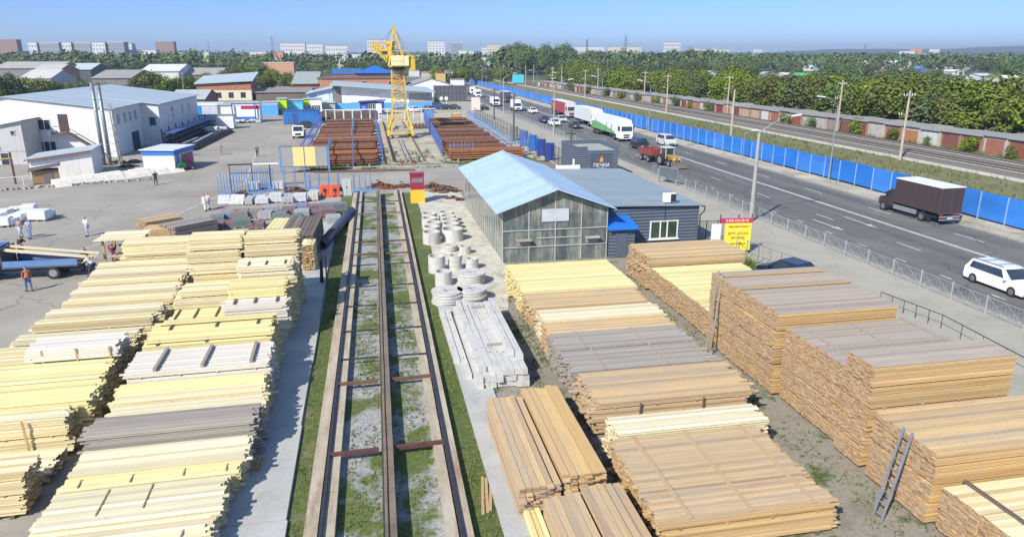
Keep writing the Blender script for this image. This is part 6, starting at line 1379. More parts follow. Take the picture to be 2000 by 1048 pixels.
def car(label, x, y, rz, col, kind='sedan', L=4.3, group=None, name='car', detail=True, rack=False, z=.012):
    t = thing(name, label, 'car', (x,y,z), rz, group); hw = .86 if kind != 'van' else .92
    s = L/4.3; H_ = {'sedan':1.42,'wagon':1.50,'suv':1.72,'van':1.95,'minivan':1.75}[kind]; bl_ = H_*.60; gc = .26 if kind in ('suv','van') else .2
    f = 2.15*s
    body = [(-f,.42),(-f+.08,gc),(f-.15,gc),(f,.45),(f-.02,bl_*.78),(f-.9*s,bl_),(-f+.55*s,bl_+.02),(-f+.05,bl_-.03)]
    if kind in ('suv','wagon'): body = [(-f,.42),(-f+.08,gc),(f-.15,gc),(f,.45),(f-.03,bl_*.80),(f-.95*s,bl_),(-f+.04,bl_+.02)]
    if kind in ('van','minivan'): body = [(-f,.4),(-f+.08,gc),(f-.12,gc),(f,.45),(f-.03,bl_*.8),(f-.55*s,bl_),(-f+.02,bl_+.02)]
    pm = paint('car paint '+str([round(c,2) for c in col]), col, .25, .05, .5)
    bevel(loft(body, hw).build('body', pm, t, False), .035)
    roofs = {'sedan':[(f-1.0*s,bl_-.02),(f-1.75*s,H_),(-f+1.15*s,H_-.01),(-f+.5*s,bl_)],'wagon':[(f-1.0*s,bl_-.02),(f-1.75*s,H_),(-f+.35*s,H_-.03),(-f+.06,bl_)],'suv':[(f-1.0*s,bl_-.02),(f-1.65*s,H_),(-f+.3*s,H_-.03),(-f+.05,bl_)],'van':[(f-.5*s,bl_-.02),(f-1.2*s,H_),(-f+.12,H_-.02),(-f+.03,bl_)],'minivan':[(f-.5*s,bl_-.02),(f-1.3*s,H_),(-f+.25,H_-.02),(-f+.03,bl_)]}[kind]
    tp = lambda xx, zz: 1-.20*max(0,(zz-bl_)/(H_-bl_))
    rf = loft(roofs, hw*.97, tp).build('cabin', pm, t)
    # glass: side, windscreen, rear, slightly proud of the cabin
    g = MB(); A, Bp, C_, D_ = [Vector((p[0],0,p[1])) for p in roofs]
    def pt(p, side, o=0.): k = hw*.97*tp(p.x,p.z); return Vector((p.x, side*(k+o), p.z))
    for sd in (-1,1):
        q = [A.lerp(Bp,.12), A.lerp(Bp,.80), Bp.lerp(C_,.0)]
        ua = D_.lerp(A,.10); ub = D_.lerp(A,.86); uc = C_.lerp(Bp,.93); ud = C_.lerp(Bp,.07)
        P_ = [ua.lerp(ud,.12), ub.lerp(uc,.10), ub.lerp(uc,.84), ua.lerp(ud,.84)]
        w4 = [pt(p, sd, .012) for p in P_]
        th = [Vector((p.x, p.y-sd*.05, p.z)) for p in w4]
        g.add(w4+th, [(0,1,2,3),(0,1,5,4),(1,2,6,5),(2,3,7,6),(3,0,4,7)])
    for P0, P1, sg in ((A,Bp,1),(D_,C_,-1)):
        a0 = P0.lerp(P1,.12); a1 = P0.lerp(P1,.88); nx = Vector((sg*.02,0,.012))
        k0 = hw*.97*tp(a0.x,a0.z)*.9; k1 = hw*.97*tp(a1.x,a1.z)*.9
        g.add([a0+Vector((0,-k0,0))+nx, a0+Vector((0,k0,0))+nx, a1+Vector((0,k1,0))+nx, a1+Vector((0,-k1,0))+nx], [(0,1,2,3)])
    g.build('window', M['glass'], t)
    r = .31 if kind in ('sedan','wagon','minivan') else .36
    for xx in (f-.85*s, -f+.80*s):
        for sd in (-1,1): wheel(t, xx, sd*(hw-.10), r, .22)
    if detail:
        for sd in (-1,1):
            b = MB(); b.obox((f-.06,sd*hw*.70,bl_*.70),(.14,.36,.14)); b.build('headlight', M['lamp'], t)
            b = MB(); b.obox((-f+.04,sd*hw*.78,bl_*.80),(.10,.24,.22)); b.build('tail_light', M['tail'], t)
        b = MB(); b.box(f-.05,-.45,gc+.12,f+.02,.45,gc+.3); b.build('grille', M['dark'], t)
        b = MB()
        for sd in (-1,1): b.obox((f-1.25*s,sd*(hw+.1),bl_+.08),(.12,.2,.14))
        b.build('mirror', pm, t)
    if rack:
        b = MB()
        for sd in (-1,1): b.bar((f-1.8*s,sd*.62,H_+.06),(-f+.5*s,sd*.62,H_+.05),.04)
        for q in (.25,.7): xx = f-1.8*s+(-2*f+2.3*s)*q; b.bar((xx,-.62,H_+.06),(xx,.62,H_+.06),.04)
        b.build('roof_rack', M['chrome'], t)
    return t
DN = -math.pi/2; UP = math.pi/2
white, black_, silver = (.78,.78,.77), (.02,.022,.026), (.50,.52,.53)
car('white estate car with a roof rack driving at the right edge of the photo', 38.35, 35.9, DN, white, 'wagon', 4.7, rack=True)
car('dark blue car parked by the pavement, its roof showing above the lumber', 26.2, 40.0, 1.9, (.02,.03,.06), 'sedan', 4.2)
car('silver minivan driving by the blue fence behind the tractor', 47.2, 110.2, DN, (.55,.56,.56), 'minivan', 4.6)
car('black pick-up-like off-roader driving just behind the red trailer', 41.2, 106.0, DN, (.02,.025,.04), 'suv', 4.8)
car('dark saloon driving behind the white lorry', 40.6, 140.5, DN, (.06,.065,.075), 'sedan', 4.4)
car('white saloon in the nearest lane beyond the dark kiosk', 37.8, 146.5, DN, white, 'sedan', 4.3)
car('silver saloon beside the white one beyond the dark kiosk', 41.4, 154.5, DN, silver, 'sedan', 4.3)
car('dark blue saloon just behind the white one beyond the dark kiosk', 37.6, 154.0, DN, (.04,.05,.12), 'sedan', 4.2)
car('white saloon driving alone right of the small white van', 40.8, 180, DN, white, 'sedan', 4.3)
car('black car waiting behind the poster stand', 29.6, 193, 2.8, black_, 'sedan', 4.3)
car('white car parked in front of the trade hall', 11.6, 190, 1.9, white, 'sedan', 4.2)
car('dark grey car parked in front of the trade hall blue door', 15.0, 187, 1.9, (.08,.09,.10), 'suv', 4.2)
for i, (px, cl, lb) in enumerate([(852,(.03,.06,.18),'dark blue car at the left of the parked row right of the trade hall'),(868,(.03,.035,.05),'black car in the middle of the parked row right of the trade hall'),(884,(.05,.055,.06),'charcoal car at the right of the parked row right of the trade hall')]):
    x, y = G(px,214); car(lb, x, y, 2.9, cl, 'sedan', 4.4)
x, y = G(600,250); car('dark saloon parked in front of the long blue container', x, y, .25, (.07,.07,.08), 'sedan', 4.4)
def truck_generic(label, x, y, rz, L, cabc, boxc, boxh=2.6, w=2.1, name='van_truck', hood=0., cabl=1.7, cat='truck', z=.012, openbed=False):
    t = thing(name, label, cat, (x,y,z), rz); hw = w/2; f = L/2
    cp = paint('cab '+str([round(c,2) for c in cabc]), cabc, .35, .06, .6); bp = paint('box '+str([round(c,2) for c in boxc]), boxc, .5, .08, .6, dirt=.1)
    ch = 2.15
    prof = [(f-cabl-hood,.45),(f,.45),(f,1.05),(f-.12-hood,1.25),(f-.55-hood,ch),(f-cabl-hood,ch)] if not hood else [(f-cabl-hood,.45),(f,.45),(f,.95),(f-.15,1.15),(f-hood,1.35),(f-hood-.45,ch),(f-cabl-hood,ch)]
    bevel(loft(prof, hw*.96).build('cab', cp, t), .05)
    g = MB(); a = (f-.14,1.30) if not hood else (f-hood-.02,1.40); c = (f-.52,ch-.10) if not hood else (f-hood-.42,ch-.1)
    g.add([(a[0]+.03,-hw*.82,a[1]),(a[0]+.03,hw*.82,a[1]),(c[0]+.03,hw*.78,c[1]),(c[0]+.03,-hw*.78,c[1])], [(0,1,2,3)])
    for s in (-1,1): g.box(f-cabl-hood+.3,s*hw*.965-.015,1.35,f-.75-hood,s*hw*.965+.015,ch-.2)
    g.build('window', M['glass'], t)
    b = MB(); x1 = f-cabl-hood-.1
    if openbed:
        b.box(-f,-hw,.85,x1,hw,.95)
        for s in (-1,1): b.box(-f,s*hw-.03,.95,x1,s*hw+.03,1.35)
        b.box(-f,-hw,.95,-f+.06,hw,1.35); b.box(x1-.06,-hw,.95,x1,hw,1.7); b.build('cargo_bed', bp, t)
    else:
        b.box(-f,-hw,.8,x1,hw,.8+boxh-.06); b.build('box_body', bp, t)
        b = MB(); b.box(-f-.02,-hw-.02,.8+boxh-.06,x1+.02,hw+.02,.8+boxh); b.build('box_roof', M['white_p'], t)
    b = MB(); b.box(-f+.1,-.42,.5,f-cabl,.42,.75); b.build('chassis', M['dark'], t)
    for xx in (f-.75-hood*.3, -f+1.1):
        for s in (-1,1): wheel(t, xx, s*(hw-.16), .42, .26)
    for s in (-1,1):
        b = MB(); b.obox((f-.02,s*hw*.72,.82),(.1,.3,.2)); b.build('headlight', M['lamp'], t)
    b = MB(); b.box(f-.04,-hw*.5,.6,f+.02,hw*.5,.95); b.build('grille', M['dark'], t)
    return t
# brown box truck
t = thing('box_truck', 'brown bonneted box truck with a tall tarpaulin box, driving away by the blue fence', 'truck', (48.35,55.2,.012), UP+.02)
bp = paint('brown tarpaulin', (.060,.040,.041), .6, .12, .7, dirt=.12); w = 2.3; hw = w/2
b = MB(); b.box(-3.4,-hw,1.0,2.0,hw,3.20); bevel(b.build('box_body', bp, t), .03)
b = MB(); b.box(-3.43,-hw-.02,3.20,2.03,hw+.02,3.28); b.build('box_roof', M['white_p'], t)
b = MB(); b.box(-3.43,-hw,.95,-3.405,-hw+.08,3.2); b.box(-3.43,hw-.08,.95,-3.405,hw,3.2); b.box(-3.43,-.03,.95,-3.405,.03,3.2); b.box(-3.43,-hw,.95,-3.406,hw,1.05); b.build('rear_frame', paint('brown frame', (.09,.07,.07), .5), t)
bevel(loft([(2.1,.5),(4.1,.5),(4.1,1.0),(3.95,1.25),(3.15,1.42),(2.75,2.15),(2.1,2.2)], 1.0).build('cab', paint('brown cab paint', (.06,.040,.04), .3, .08), t), .05)
b = MB()
for s in (-1,1): b.box(2.3,s*.985-.02,1.42,2.95,s*.985+.02,1.98)
b.add([(3.16,-.84,1.45),(3.16,.84,1.45),(2.80,.78,2.08),(2.80,-.78,2.08)], [(0,1,2,3)]); b.build('window', M['glass'], t)
b = MB(); b.box(-3.3,-.45,.62,3.0,.45,.85); b.build('chassis', M['dark'], t)
for s in (-1,1): MB().box(-.9,s*(hw-.03)-.03,.45,1.9,s*(hw-.03)+.03,.85).build('side_guard', M['steel'], t)
MB().box(-3.52,-.26,.56,-3.505,.26,.65).build('number_plate', M['white_p'], t)
for s in (-1,1): MB().box(2.98,s*.99-.012,.75,3.0,s*.99+.012,1.95).build('door_seam', M['dark'], t)
for s in (-1,1): MB().box(-2.25,s*.9-.2,.18,-2.2,s*.9+.2,.7).build('mud_flap', M['black'], t)
b = MB(); b.box(-3.5,-1.0,.42,-3.38,1.0,.54); b.box(-3.5,-1.0,.66,-3.38,1.0,.78); b.build('rear_bumper', M['steel'], t)
for s in (-1,1):
    b = MB(); b.box(-3.47,s*.85-.14,.80,-3.40,s*.85+.14,.93); b.build('tail_light', M['tail'], t)
    b = MB(); b.box(2.85,s*1.02-.1,1.5,2.95,s*1.02+.16*s+.1,1.85); b.build('mirror', M['dark'], t)
for xx in (3.25,-1.55):
    for s in (-1,1): wheel(t, xx, s*(hw-.16), .42, .3)
# white semi-trailer lorry with green graphics
def semi(label, x, y, rz, cabc, sidem, L=13.4, roof=None, lower=None, name='semi_trailer_lorry'):
    t = thing(name, label, 'lorry', (x,y,.012), rz); hw = 1.14
    cp = paint('lorry cab '+str([round(c,2) for c in cabc]), cabc, .3, .05, .4)
    bevel(loft([(-2.2,.45),(0,.45),(0,1.7),(-.12,2.6),(-.5,3.0),(-1.1,3.5),(-2.0,3.55),(-2.2,3.5)], hw).build('cab', cp, t), .06)
    b = MB(); b.add([(.03,-.95,1.75),(.03,.95,1.75),(-.09,.92,2.52),(-.09,-.92,2.52)], [(0,1,2,3)])
    for s in (-1,1): b.box(-1.25,s*(hw+.003)-.02,1.75,-.3,s*(hw+.003)+.02,2.45)
    b.build('window', M['glass'], t)
    b = MB(); b.box(-.02,-.55,.98,.035,.55,1.22); b.box(-.02,-.5,.62,.035,.5,.86); b.build('grille', M['dark'], t)
    for s in (-1,1):
        b = MB(); b.box(-.05,s*.85-.2,.62,.04,s*.85+.2,.82); b.build('headlight', M['lamp'], t)
        b = MB(); b.box(-.45,s*(hw+.12)-.1,1.9,-.25,s*(hw+.12)+.1,2.55); b.build('mirror', M['dark'], t)
    b = MB(); b.box(-2.7-L,-hw-.03,1.05,-2.7,hw+.03,3.5); tr = b.build('trailer', sidem, t)
    b = MB(); b.box(-2.72-L,-hw-.05,3.5,-2.68,hw+.05,3.58); b.build('trailer_roof', roof or M['white_p'], tr)
    if lower:
        b = MB()
        for s in (-1,1):
            yy = s*(hw+.036); q = [(-2.7-L,1.06),(-2.71,1.06),(-2.71,1.4),(-5.5,1.75),(-8.5,2.1),(-2.7-L*.8,2.45),(-2.7-L,2.2)]
            b.add([(a,yy,z) for a, z in q], [tuple(range(len(q))) if s < 0 else tuple(range(len(q)))[::-1]])
            for a, z, h in ((-4.6,1.8,.8),(-7.2,2.0,.7),(-13.5,2.4,.6)): b.add([(a-.35,yy*1.0006,z-.3),(a+.35,yy*1.0006,z-.3),(a+.1,yy*1.0006,z+h),(a-.2,yy*1.0006,z+h*.8)], [(0,1,2,3)])
        b.build('green_graphic', lower, tr)
    b = MB(); b.box(-2.6-L,-.5,.75,-.5,.5,1.0); b.build('chassis', M['dark'], t)
    for xx in (-.95,-3.3,-2.7-L+1.2,-2.7-L+2.5,-2.7-L+3.8):
        for s in (-1,1): wheel(t, xx, s*(hw-.18), .48, .3)
    return t
semi('white lorry with a green landscape picture along its trailer', 42.5, 115.9, DN, white, paint('white trailer', (.72,.74,.73), .45, .05, .4), lower=paint('grass green picture', (.16,.36,.13), .5, .35, .6))
semi('second white lorry half hidden behind the one with the green picture', 45.3, 140, DN, (.72,.73,.72), paint('dull white trailer', (.60,.62,.62), .5, .06), L=11)
semi('lorry with a dark red trailer farther back beside the blue fence', 46.2, 163, DN, (.55,.45,.42), paint('dark red trailer', (.34,.055,.06), .5, .1), L=12)
# backhoe tractor with loader bucket and red trailer
t = thing('loader_tractor', 'yellow loader tractor with a front bucket, driving towards the viewer', 'tractor', (38.6,88.6,.012), DN+.12)
ty = paint('tractor yellow', (.40,.25,.06), .5, .2, 1.2, dirt=.3)
b = MB(); b.xprism([(0,.9),(1.75,.8),(1.8,1.25),(1.6,1.45),(0,1.5)], -.4, .4); bevel(b.build('bonnet', ty, t), .06)
b = MB()
for s in (-1,1):
    for xx in (-1.35,.0): b.bar((xx,s*.62,1.0),(xx+(.08 if xx < 0 else -.08),s*.56,2.3),.08)
b.box(-1.5,-.7,2.32,.1,.7,2.45); cb_ = b.build('cab', paint('pale cab', (.6,.58,.52), .5, .1), t)
b = MB(); b.box(-1.3,-.58,1.05,-.05,.58,2.25); b.build('cab_glass', M['glass'], cb_)
b = MB(); b.box(-1.6,-.5,.55,.3,.5,1.0); b.build('chassis', M['dark'], t)
for s in (-1,1): wheel(t, -.95, s*.78, .75, .42, 'steel'); wheel(t, 1.15, s*.72, .48, .3, 'steel')
b = MB()
for s in (-.55,.55): b.bar((-.1,s,1.5),(1.4,s,1.25),.13); b.bar((1.4,s,1.25),(2.3,s,.6),.13); b.bar((.6,s,.8),(1.5,s,1.15),.08)
b.build('loader_arm', ty, t)
b = MB(); b.yprism([(-1.05,.0),(1.05,.0)], 0, 0) if False else b.add([(2.2,-1.05,.2),(3.0,-1.05,.12),(2.9,-1.05,.25),(2.35,-1.05,.45),(2.3,-1.05,.85),(2.1,-1.05,.8),(2.2,1.05,.2),(3.0,1.05,.12),(2.9,1.05,.25),(2.35,1.05,.45),(2.3,1.05,.85),(2.1,1.05,.8)], [(0,1,2,3,4,5),(11,10,9,8,7,6),(0,6,7,1),(1,7,8,2),(2,8,9,3),(3,9,10,4),(4,10,11,5),(5,11,6,0)]); b.build('bucket', paint('worn bucket steel', (.16,.14,.12), .6, .3, 2), t)
b = MB()
for s in (-.35,.35): b.obox((1.82,s,1.1),(.08,.2,.16))
b.build('headlight', M['lamp'], t)
t = thing('tipper_trailer', 'rusty red tipper trailer hitched behind the loader tractor', 'trailer', (38.0,93.6,.012), DN+.10); rp = paint('red trailer paint', (.24,.055,.04), .6, .25, 1.2, dirt=.35)
b = MB(); b.box(-2.0,-1.0,.95,1.9,1.0,1.05)
for q in ((-2.0,-1.0,1.9,-.94),(-2.0,.94,1.9,1.0),(-2.0,-.94,-1.94,.94),(1.84,-.94,1.9,.94)): b.box(q[0],q[1],1.05,q[2],q[3],1.75)
for i in range(6):
    for s in (-1.03,1.0): b.box(-1.9+i*.74,s,1.0,-1.82+i*.74,s+.03,1.75)
b.build('tipper_body', rp, t); b = MB(); b.box(-1.8,-.45,.7,2.2,.45,.93); b.bar((2.1,0,.75),(3.3,0,.65),.1); b.build('chassis', M['dark'], t)
for xx in (-1.1,1.0):
    for s in (-1,1): wheel(t, xx, s*.85, .43, .26, 'steel')
# small trucks and vans on the road
truck_generic('small white box van in the near lane beyond the dark kiosk', 38.4, 189, DN, 5.4, white, (.74,.74,.72), 2.0)
truck_generic('dark lorry with a red-grey load behind the small white van', 42.6, 226, DN, 8, (.10,.05,.06), (.10,.09,.10), 2.4, 2.3)
truck_generic('white van just beyond the poster stand', 36.0, 208, DN, 5.2, white, (.72,.72,.72), 1.7)
truck_generic('white minibus farther along the near lane', 37.5, 252, DN, 6, white, (.75,.75,.74), 1.9)
truck_generic('white minibus close behind the other minibus', 38.5, 272, DN, 6, white, (.75,.75,.74), 1.9)
truck_generic('white bus at the far end of the near lanes', 30.5, 258, DN+.1, 9, (.7,.7,.7), (.72,.73,.74), 2.5, 2.4)
truck_generic('cream truck on the bend at the far end of the road', 27.0, 300, DN, 7, (.66,.6,.5), (.7,.66,.55), 2.4, 2.3)
x, y = G(583,271); truck_generic('white pick-up parked at the left steel rack, facing the viewer', x, y+2.4, DN, 5.0, (.74,.74,.72), (.62,.62,.60), .5, 2.0, openbed=True)
# blue flatbed being loaded at the left
t = thing('flatbed_truck', 'blue dropside truck being loaded with long boards at the left edge', 'truck', (-22.0,50.6,0), math.pi-.02)
bb = paint('truck blue', (.06,.15,.36), .45, .2, .9, dirt=.2); hw = 1.0
bevel(loft([(1.75,.5),(3.5,.5),(3.5,1.2),(3.35,1.4),(2.95,2.15),(1.75,2.2)], .98).build('cab', bb, t), .05)
b = MB(); b.add([(3.42,-.82,1.42),(3.42,.82,1.42),(3.02,.78,2.05),(3.02,-.78,2.05)], [(0,1,2,3)])
for s in (-1,1): b.box(2.0,s*.96-.02,1.35,2.9,s*.96+.02,1.95)
b.build('window', M['glass'], t)
b = MB(); b.box(-2.9,-hw,.82,1.6,hw,.92); b.box(1.54,-hw,.92,1.6,hw,2.1); b.build('cargo_bed', paint('bed boards', (.12,.10,.09), .8), t)
for s in (-1,1):
    b = MB(); b.box(-2.9,s*hw-.03,.92,1.5,s*hw+.03,1.32)
    for z in (.98,1.12,1.26): b.box(-2.9,s*hw+s*.03-.01,z,1.5,s*hw+s*.03+.01,z+.03)
    b.build('dropside', paint('dropside blue', (.12,.24,.46), .5, .15, .9, dirt=.2), t)
b = MB(); b.box(-2.8,-.42,.5,2.5,.42,.75); b.build('chassis', M['dark'], t)
for xx in (2.75,-1.35):
    for s in (-1,1): wheel(t, xx, s*(hw-.15), .42, .3, 'steel')
b = MB()
for s in (-.7,.7): b.obox((3.5,s,.85),(.08,.3,.2))
b.build('headlight', M['lamp'], t)
for i, (dy, dz) in enumerate(((-.45,0),(.35,.06))):
    t = thing('long_board', ['long pale boards sloping over the truck bed, nearer the viewer','long pale boards sloping over the truck bed, farther from the viewer'][i], 'boards', (-22.4,50.5+dy,1.75+dz)); b = MB()
    for q in range(4): b.obox((.2+R.uniform(-.3,.3),(q%2)*.17,(q//2)*.05),(8.0,.16,.045),-.02,0,0,.135)
    b.build('planks', M['pale'], t)
# green tractor-like machine by the booth
t = thing('green_machine', 'small green machine with a dark red engine beside the booth', 'machine', (*G(364,332),0), .6); t.scale = (.72,.72,.72); b = MB(); b.cyl((-.9,-.5,.8),(-.9,.5,.8),.75,.75,18); b.build('drum', paint('machine green', (.03,.30,.08), .5, .2), t); b = MB(); b.box(-.2,-.5,.5,1.3,.5,1.6); bevel(b.build('engine', paint('dark maroon machine', (.12,.03,.05), .5, .3), t), .08)
for s in (-.6,.6): wheel(t, .9, s, .4, .2, 'steel'); wheel(t, -.9, s*1.1, .45, .2, 'steel')
b = MB(); b.bar((1.3,0,.7),(2.4,.3,.4),.1); b.build('drawbar', M['rust'], t)
# ================================================================ people
def skin(name, nodes, edges, mat, parent, root=0, sub=1):
    """one continuous skinned surface grown over a joint skeleton: nodes = [(x,y,z,radius)]"""
    me = bpy.data.meshes.new(name); me.from_pydata([n[:3] for n in nodes], edges, []); me.materials.append(mat)
    o = bpy.data.objects.new(name, me); COL.objects.link(o); o.parent = parent
    o.modifiers.new('skin','SKIN')
    sv = me.skin_vertices[0].data if me.skin_vertices else None
    if sv is None: return o
    for i, n in enumerate(nodes): sv[i].radius = (n[3], n[3]*(n[4] if len(n) > 4 else 1)); sv[i].use_root = (i == root)
    s = o.modifiers.new('subdivision','SUBSURF'); s.levels = s.render_levels = sub
    return o
def person(label, x, y, rz, shirt, trous, hair=(.03,.022,.018), arms=((.1,.2),(.1,.2)), stride=.15, bend=0., hat=None, vest=None, shorts=False, group=None, z=0., S=.94, bare=False):
    """faces +x; arms = per side (swing of upper arm forward, bend of elbow) in radians; bend = lean of the trunk"""
    t = thing('person', label, 'person', (x,y,z), rz, group); t.scale = (S,S,S)
    def lean(dx, h): return (math.sin(bend)*h+dx*math.cos(bend), .92+math.cos(bend)*h-dx*math.sin(bend))
    N = []; E = []
    def nd(x, y, z, r, k=1.): N.append((x,y,z,r,k)); return len(N)-1
    pel = nd(0,0,.94,.125,1.2); x1,z1 = lean(0,.22); sp = nd(x1,0,z1,.11,1.25); x2,z2 = lean(.01,.42); ch = nd(x2,0,z2,.125,1.35); x3,z3 = lean(.01,.55); nk = nd(x3,0,z3,.052)
    x4,z4 = lean(.04,.64); hb = nd(x4,0,z4,.075); x5,z5 = lean(.05,.73); hd = nd(x5,0,z5,.088); x6,z6 = lean(.04,.79); ht = nd(x6,0,z6,.06)
    E += [(pel,sp),(sp,ch),(ch,nk),(nk,hb),(hb,hd),(hd,ht)]
    legs, armj = [], []
    for i, s in enumerate((-1,1)):
        st = stride*(1 if i else -1)
        hp = nd(.0,s*.10,.88,.085); kn = nd(st*.75+.03,s*.11,.49,.06); an = nd(st*1.25-.02,s*.11,.09,.04); to = nd(st*1.25+.15,s*.12,.035,.032)
        E += [(pel,hp),(hp,kn),(kn,an),(an,to)]; legs.append((hp,kn,an,to))
        xs,zs = lean(0,.48); sh = nd(xs,s*.20,zs,.062)
        a, e = arms[i]; el = nd(xs+math.sin(a)*.29,s*.25,zs-math.cos(a)*.29,.045); w_ = nd(xs+math.sin(a)*.29+math.sin(a+e)*.25,s*.24,zs-math.cos(a)*.29-math.cos(a+e)*.25,.029)
        dx, dz = math.sin(a+e), -math.cos(a+e)
        pm = nd(N[w_][0]+dx*.07,s*.24,N[w_][2]+dz*.07,.030,.7); E += [(ch,sh),(sh,el),(el,w_),(w_,pm)]; armj.append((sh,el,w_,pm))
        for q, (off, ln) in enumerate(((-.030,.075),(-.010,.09),(.010,.085),(.030,.068))):     # four fingers and a thumb, slightly curled
            f1 = nd(N[pm][0]+dx*.045-dz*off*.6,s*(.24)+off*.8,N[pm][2]+dz*.045,.0095); f2 = nd(N[pm][0]+dx*ln+dx*.01,s*(.24-.012)+off*.9,N[pm][2]+dz*ln,.008); E += [(pm,f1),(f1,f2)]
        th = nd(N[w_][0]+dx*.045+.035,s*.225,N[w_][2]+dz*.045,.010); th2 = nd(N[w_][0]+dx*.085+.045,s*.222,N[w_][2]+dz*.085,.009); E += [(pm,th),(th,th2)]
    skin('body', N, E, M['skin'], t, pel)
    # clothes follow the same joints
    def cloth(name, idx, es, mat, grow):
        mp = {v:i for i, v in enumerate(idx)}
        skin(name, [(N[v][0],N[v][1],N[v][2],N[v][3]+grow,N[v][4]) for v in idx], [(mp[a],mp[b]) for a, b in es], mat, t, 0)
    if not bare:
        ix = [ch,sp,pel]+[j for a in armj for j in a[:2]]; cloth('shirt', ix, [(ch,sp),(sp,pel)]+[e for a in armj for e in ((ch,a[0]),(a[0],a[1]))], paint('cloth '+str(shirt), shirt, .85, .15, 4), .018)
    ix = [pel]+[j for l in legs for j in (l[:2] if shorts else l[:3])]; cloth('trousers', ix, [e for l in legs for e in (((pel,l[0]),(l[0],l[1])) if shorts else ((pel,l[0]),(l[0],l[1]),(l[1],l[2])))], paint('cloth '+str(trous), trous, .85, .15, 4), .022)
    if vest: cloth('hi_vis_vest', [ch,sp,pel], [(ch,sp),(sp,pel)], paint('vest '+str(vest), vest, .7, .08), .035)
    for l in legs:
        b = MB(); p = N[l[3]]; b.box(p[0]-.2,p[1]-.05,0,p[0]+.09,p[1]+.05,.085); bevel(b.build('shoe', M['dark'], t), .03)
    b = MB(); hx, hz = N[hd][0], N[hd][2]
    skin('hair' if not hat else 'cap', [(hx-.03,0,hz+.0,.092),(hx-.005,0,hz+.075,.075)], [(0,1)], paint('hair '+str(hat or hair), hat or hair, .8, .1), t)
    for s in (-1,1): b.box(hx+.082,s*.035-.012,hz+.0,hx+.096,s*.035+.012,hz+.014)
    b.box(hx+.085,-.025,hz-.065,hx+.094,.025,hz-.055); b.build('eyes_and_mouth', M['dark'], t)
    b = MB(); b.add([(hx+.08,-.012,hz-.03),(hx+.08,.012,hz-.03),(hx+.115,0,hz-.028),(hx+.085,0,hz+.01)], [(0,1,2),(0,2,3),(1,3,2)])
    for s in (-1,1): b.box(hx-.01,s*.088-.01,hz-.025,hx+.03,s*.088+.01,hz+.03)
    b.build('nose_and_ears', M['skin'], t)
    return t
P_ = lambda px, py: G(px, py)
den = (.18,.26,.44); whi = (.72,.72,.72); dar = (.04,.045,.06)
person('man in a white top and pale jeans standing alone on the yard', *P_(172,461), -2.2, whi, (.32,.38,.52), arms=((.5,1.2),(.1,.3)), stride=.06)
person('person in dark top and light jeans walking at the left, left one of the couple', *P_(42,465), -2.0, (.30,.22,.22), (.40,.46,.58), stride=.22)
person('person in blue jeans and grey-blue top, right one of the couple at the left', *P_(60,466), -1.8, (.24,.34,.52), den, stride=.08)
person('worker in an orange vest standing beside the blue dropside truck', *P_(58,569), 2.3, (.45,.12,.04), (.12,.17,.33), vest=(.75,.14,.03), stride=.1)
person('man in a white shirt bending behind the tail of the blue truck', *P_(184,541), 2.6, whi, (.05,.06,.10), bend=.45, arms=((.9,.2),(.8,.3)), stride=.22)
person('man with a cap half hidden behind the tail of the blue truck', *P_(172,527), 2.8, (.10,.12,.16), dar, hat=(.12,.16,.22), arms=((.8,.5),(.8,.5)))
person('person in a dark red shirt reaching up at the timber shelter', *P_(225,521), 1.8, (.22,.04,.05), (.30,.32,.42), arms=((2.6,.2),(2.3,.2)), stride=.08)
x, y = G(44,505,.95); person('bare-shouldered man in dark clothes standing on the truck bed', x, y, -.2, (.05,.04,.04), dar, z=.93, arms=((.8,.4),(.9,.4)), bend=.1)
person('person in white, left one of the two by the paving pallets', *P_(401,412), 1.2, whi, (.62,.62,.62), stride=.12)
person('person in white and pale pink, right one of the two by the paving pallets', *P_(408,409), .9, (.70,.62,.60), (.60,.58,.58), stride=.1)
person('person in drab clothes walking on the open yard, farther left of the two', *P_(433,302), -1.4, (.26,.24,.20), (.30,.28,.22), stride=.18)
person('person in dark blue clothes standing on the open yard, right of the walking one', *P_(503,306), -1.3, (.08,.09,.18), (.06,.06,.12), stride=.05)
person('person in dark clothes at the end of the whitewashed wall', *P_(305,361), -1.0, (.05,.05,.06), (.06,.06,.07), stride=.1, bend=.15)
# ================================================================ trees
def leafmat(name, cols, tr=0.0):
    k = Nd(name); rn = k.n('NewGeometry').outputs['Random Per Island']
    c = k.ramp(rn, [(i/(len(cols)-1), q) for i, q in enumerate(cols)])
    ob = k.n('ObjectInfo').outputs['Random']
    c = k.n('HueSaturation', {'Hue': k.rng(ob,0,1,.488,.512), 'Saturation': k.rng(ob,0,1,.9,1.1), 'Value': k.rng(ob,0,1,.8,1.3), 'Color': c}).outputs[0]
    k.set(Base_Color=c, Roughness=.8, Specular_IOR_Level=.2); return k.mat
m_leaf = leafmat('yellow green foliage', [(.085,.122,.02),(.112,.15,.022),(.14,.176,.025),(.17,.20,.032)])
m_leafd = leafmat('dark green foliage', [(.065,.10,.034),(.085,.125,.04),(.105,.145,.045),(.125,.165,.054)])
m_leafg = leafmat('grey green foliage', [(.09,.125,.05),(.11,.145,.058),(.13,.165,.066),(.155,.185,.08)])
m_bark = paint('bark', (.13,.105,.08), .9, .3, 3)
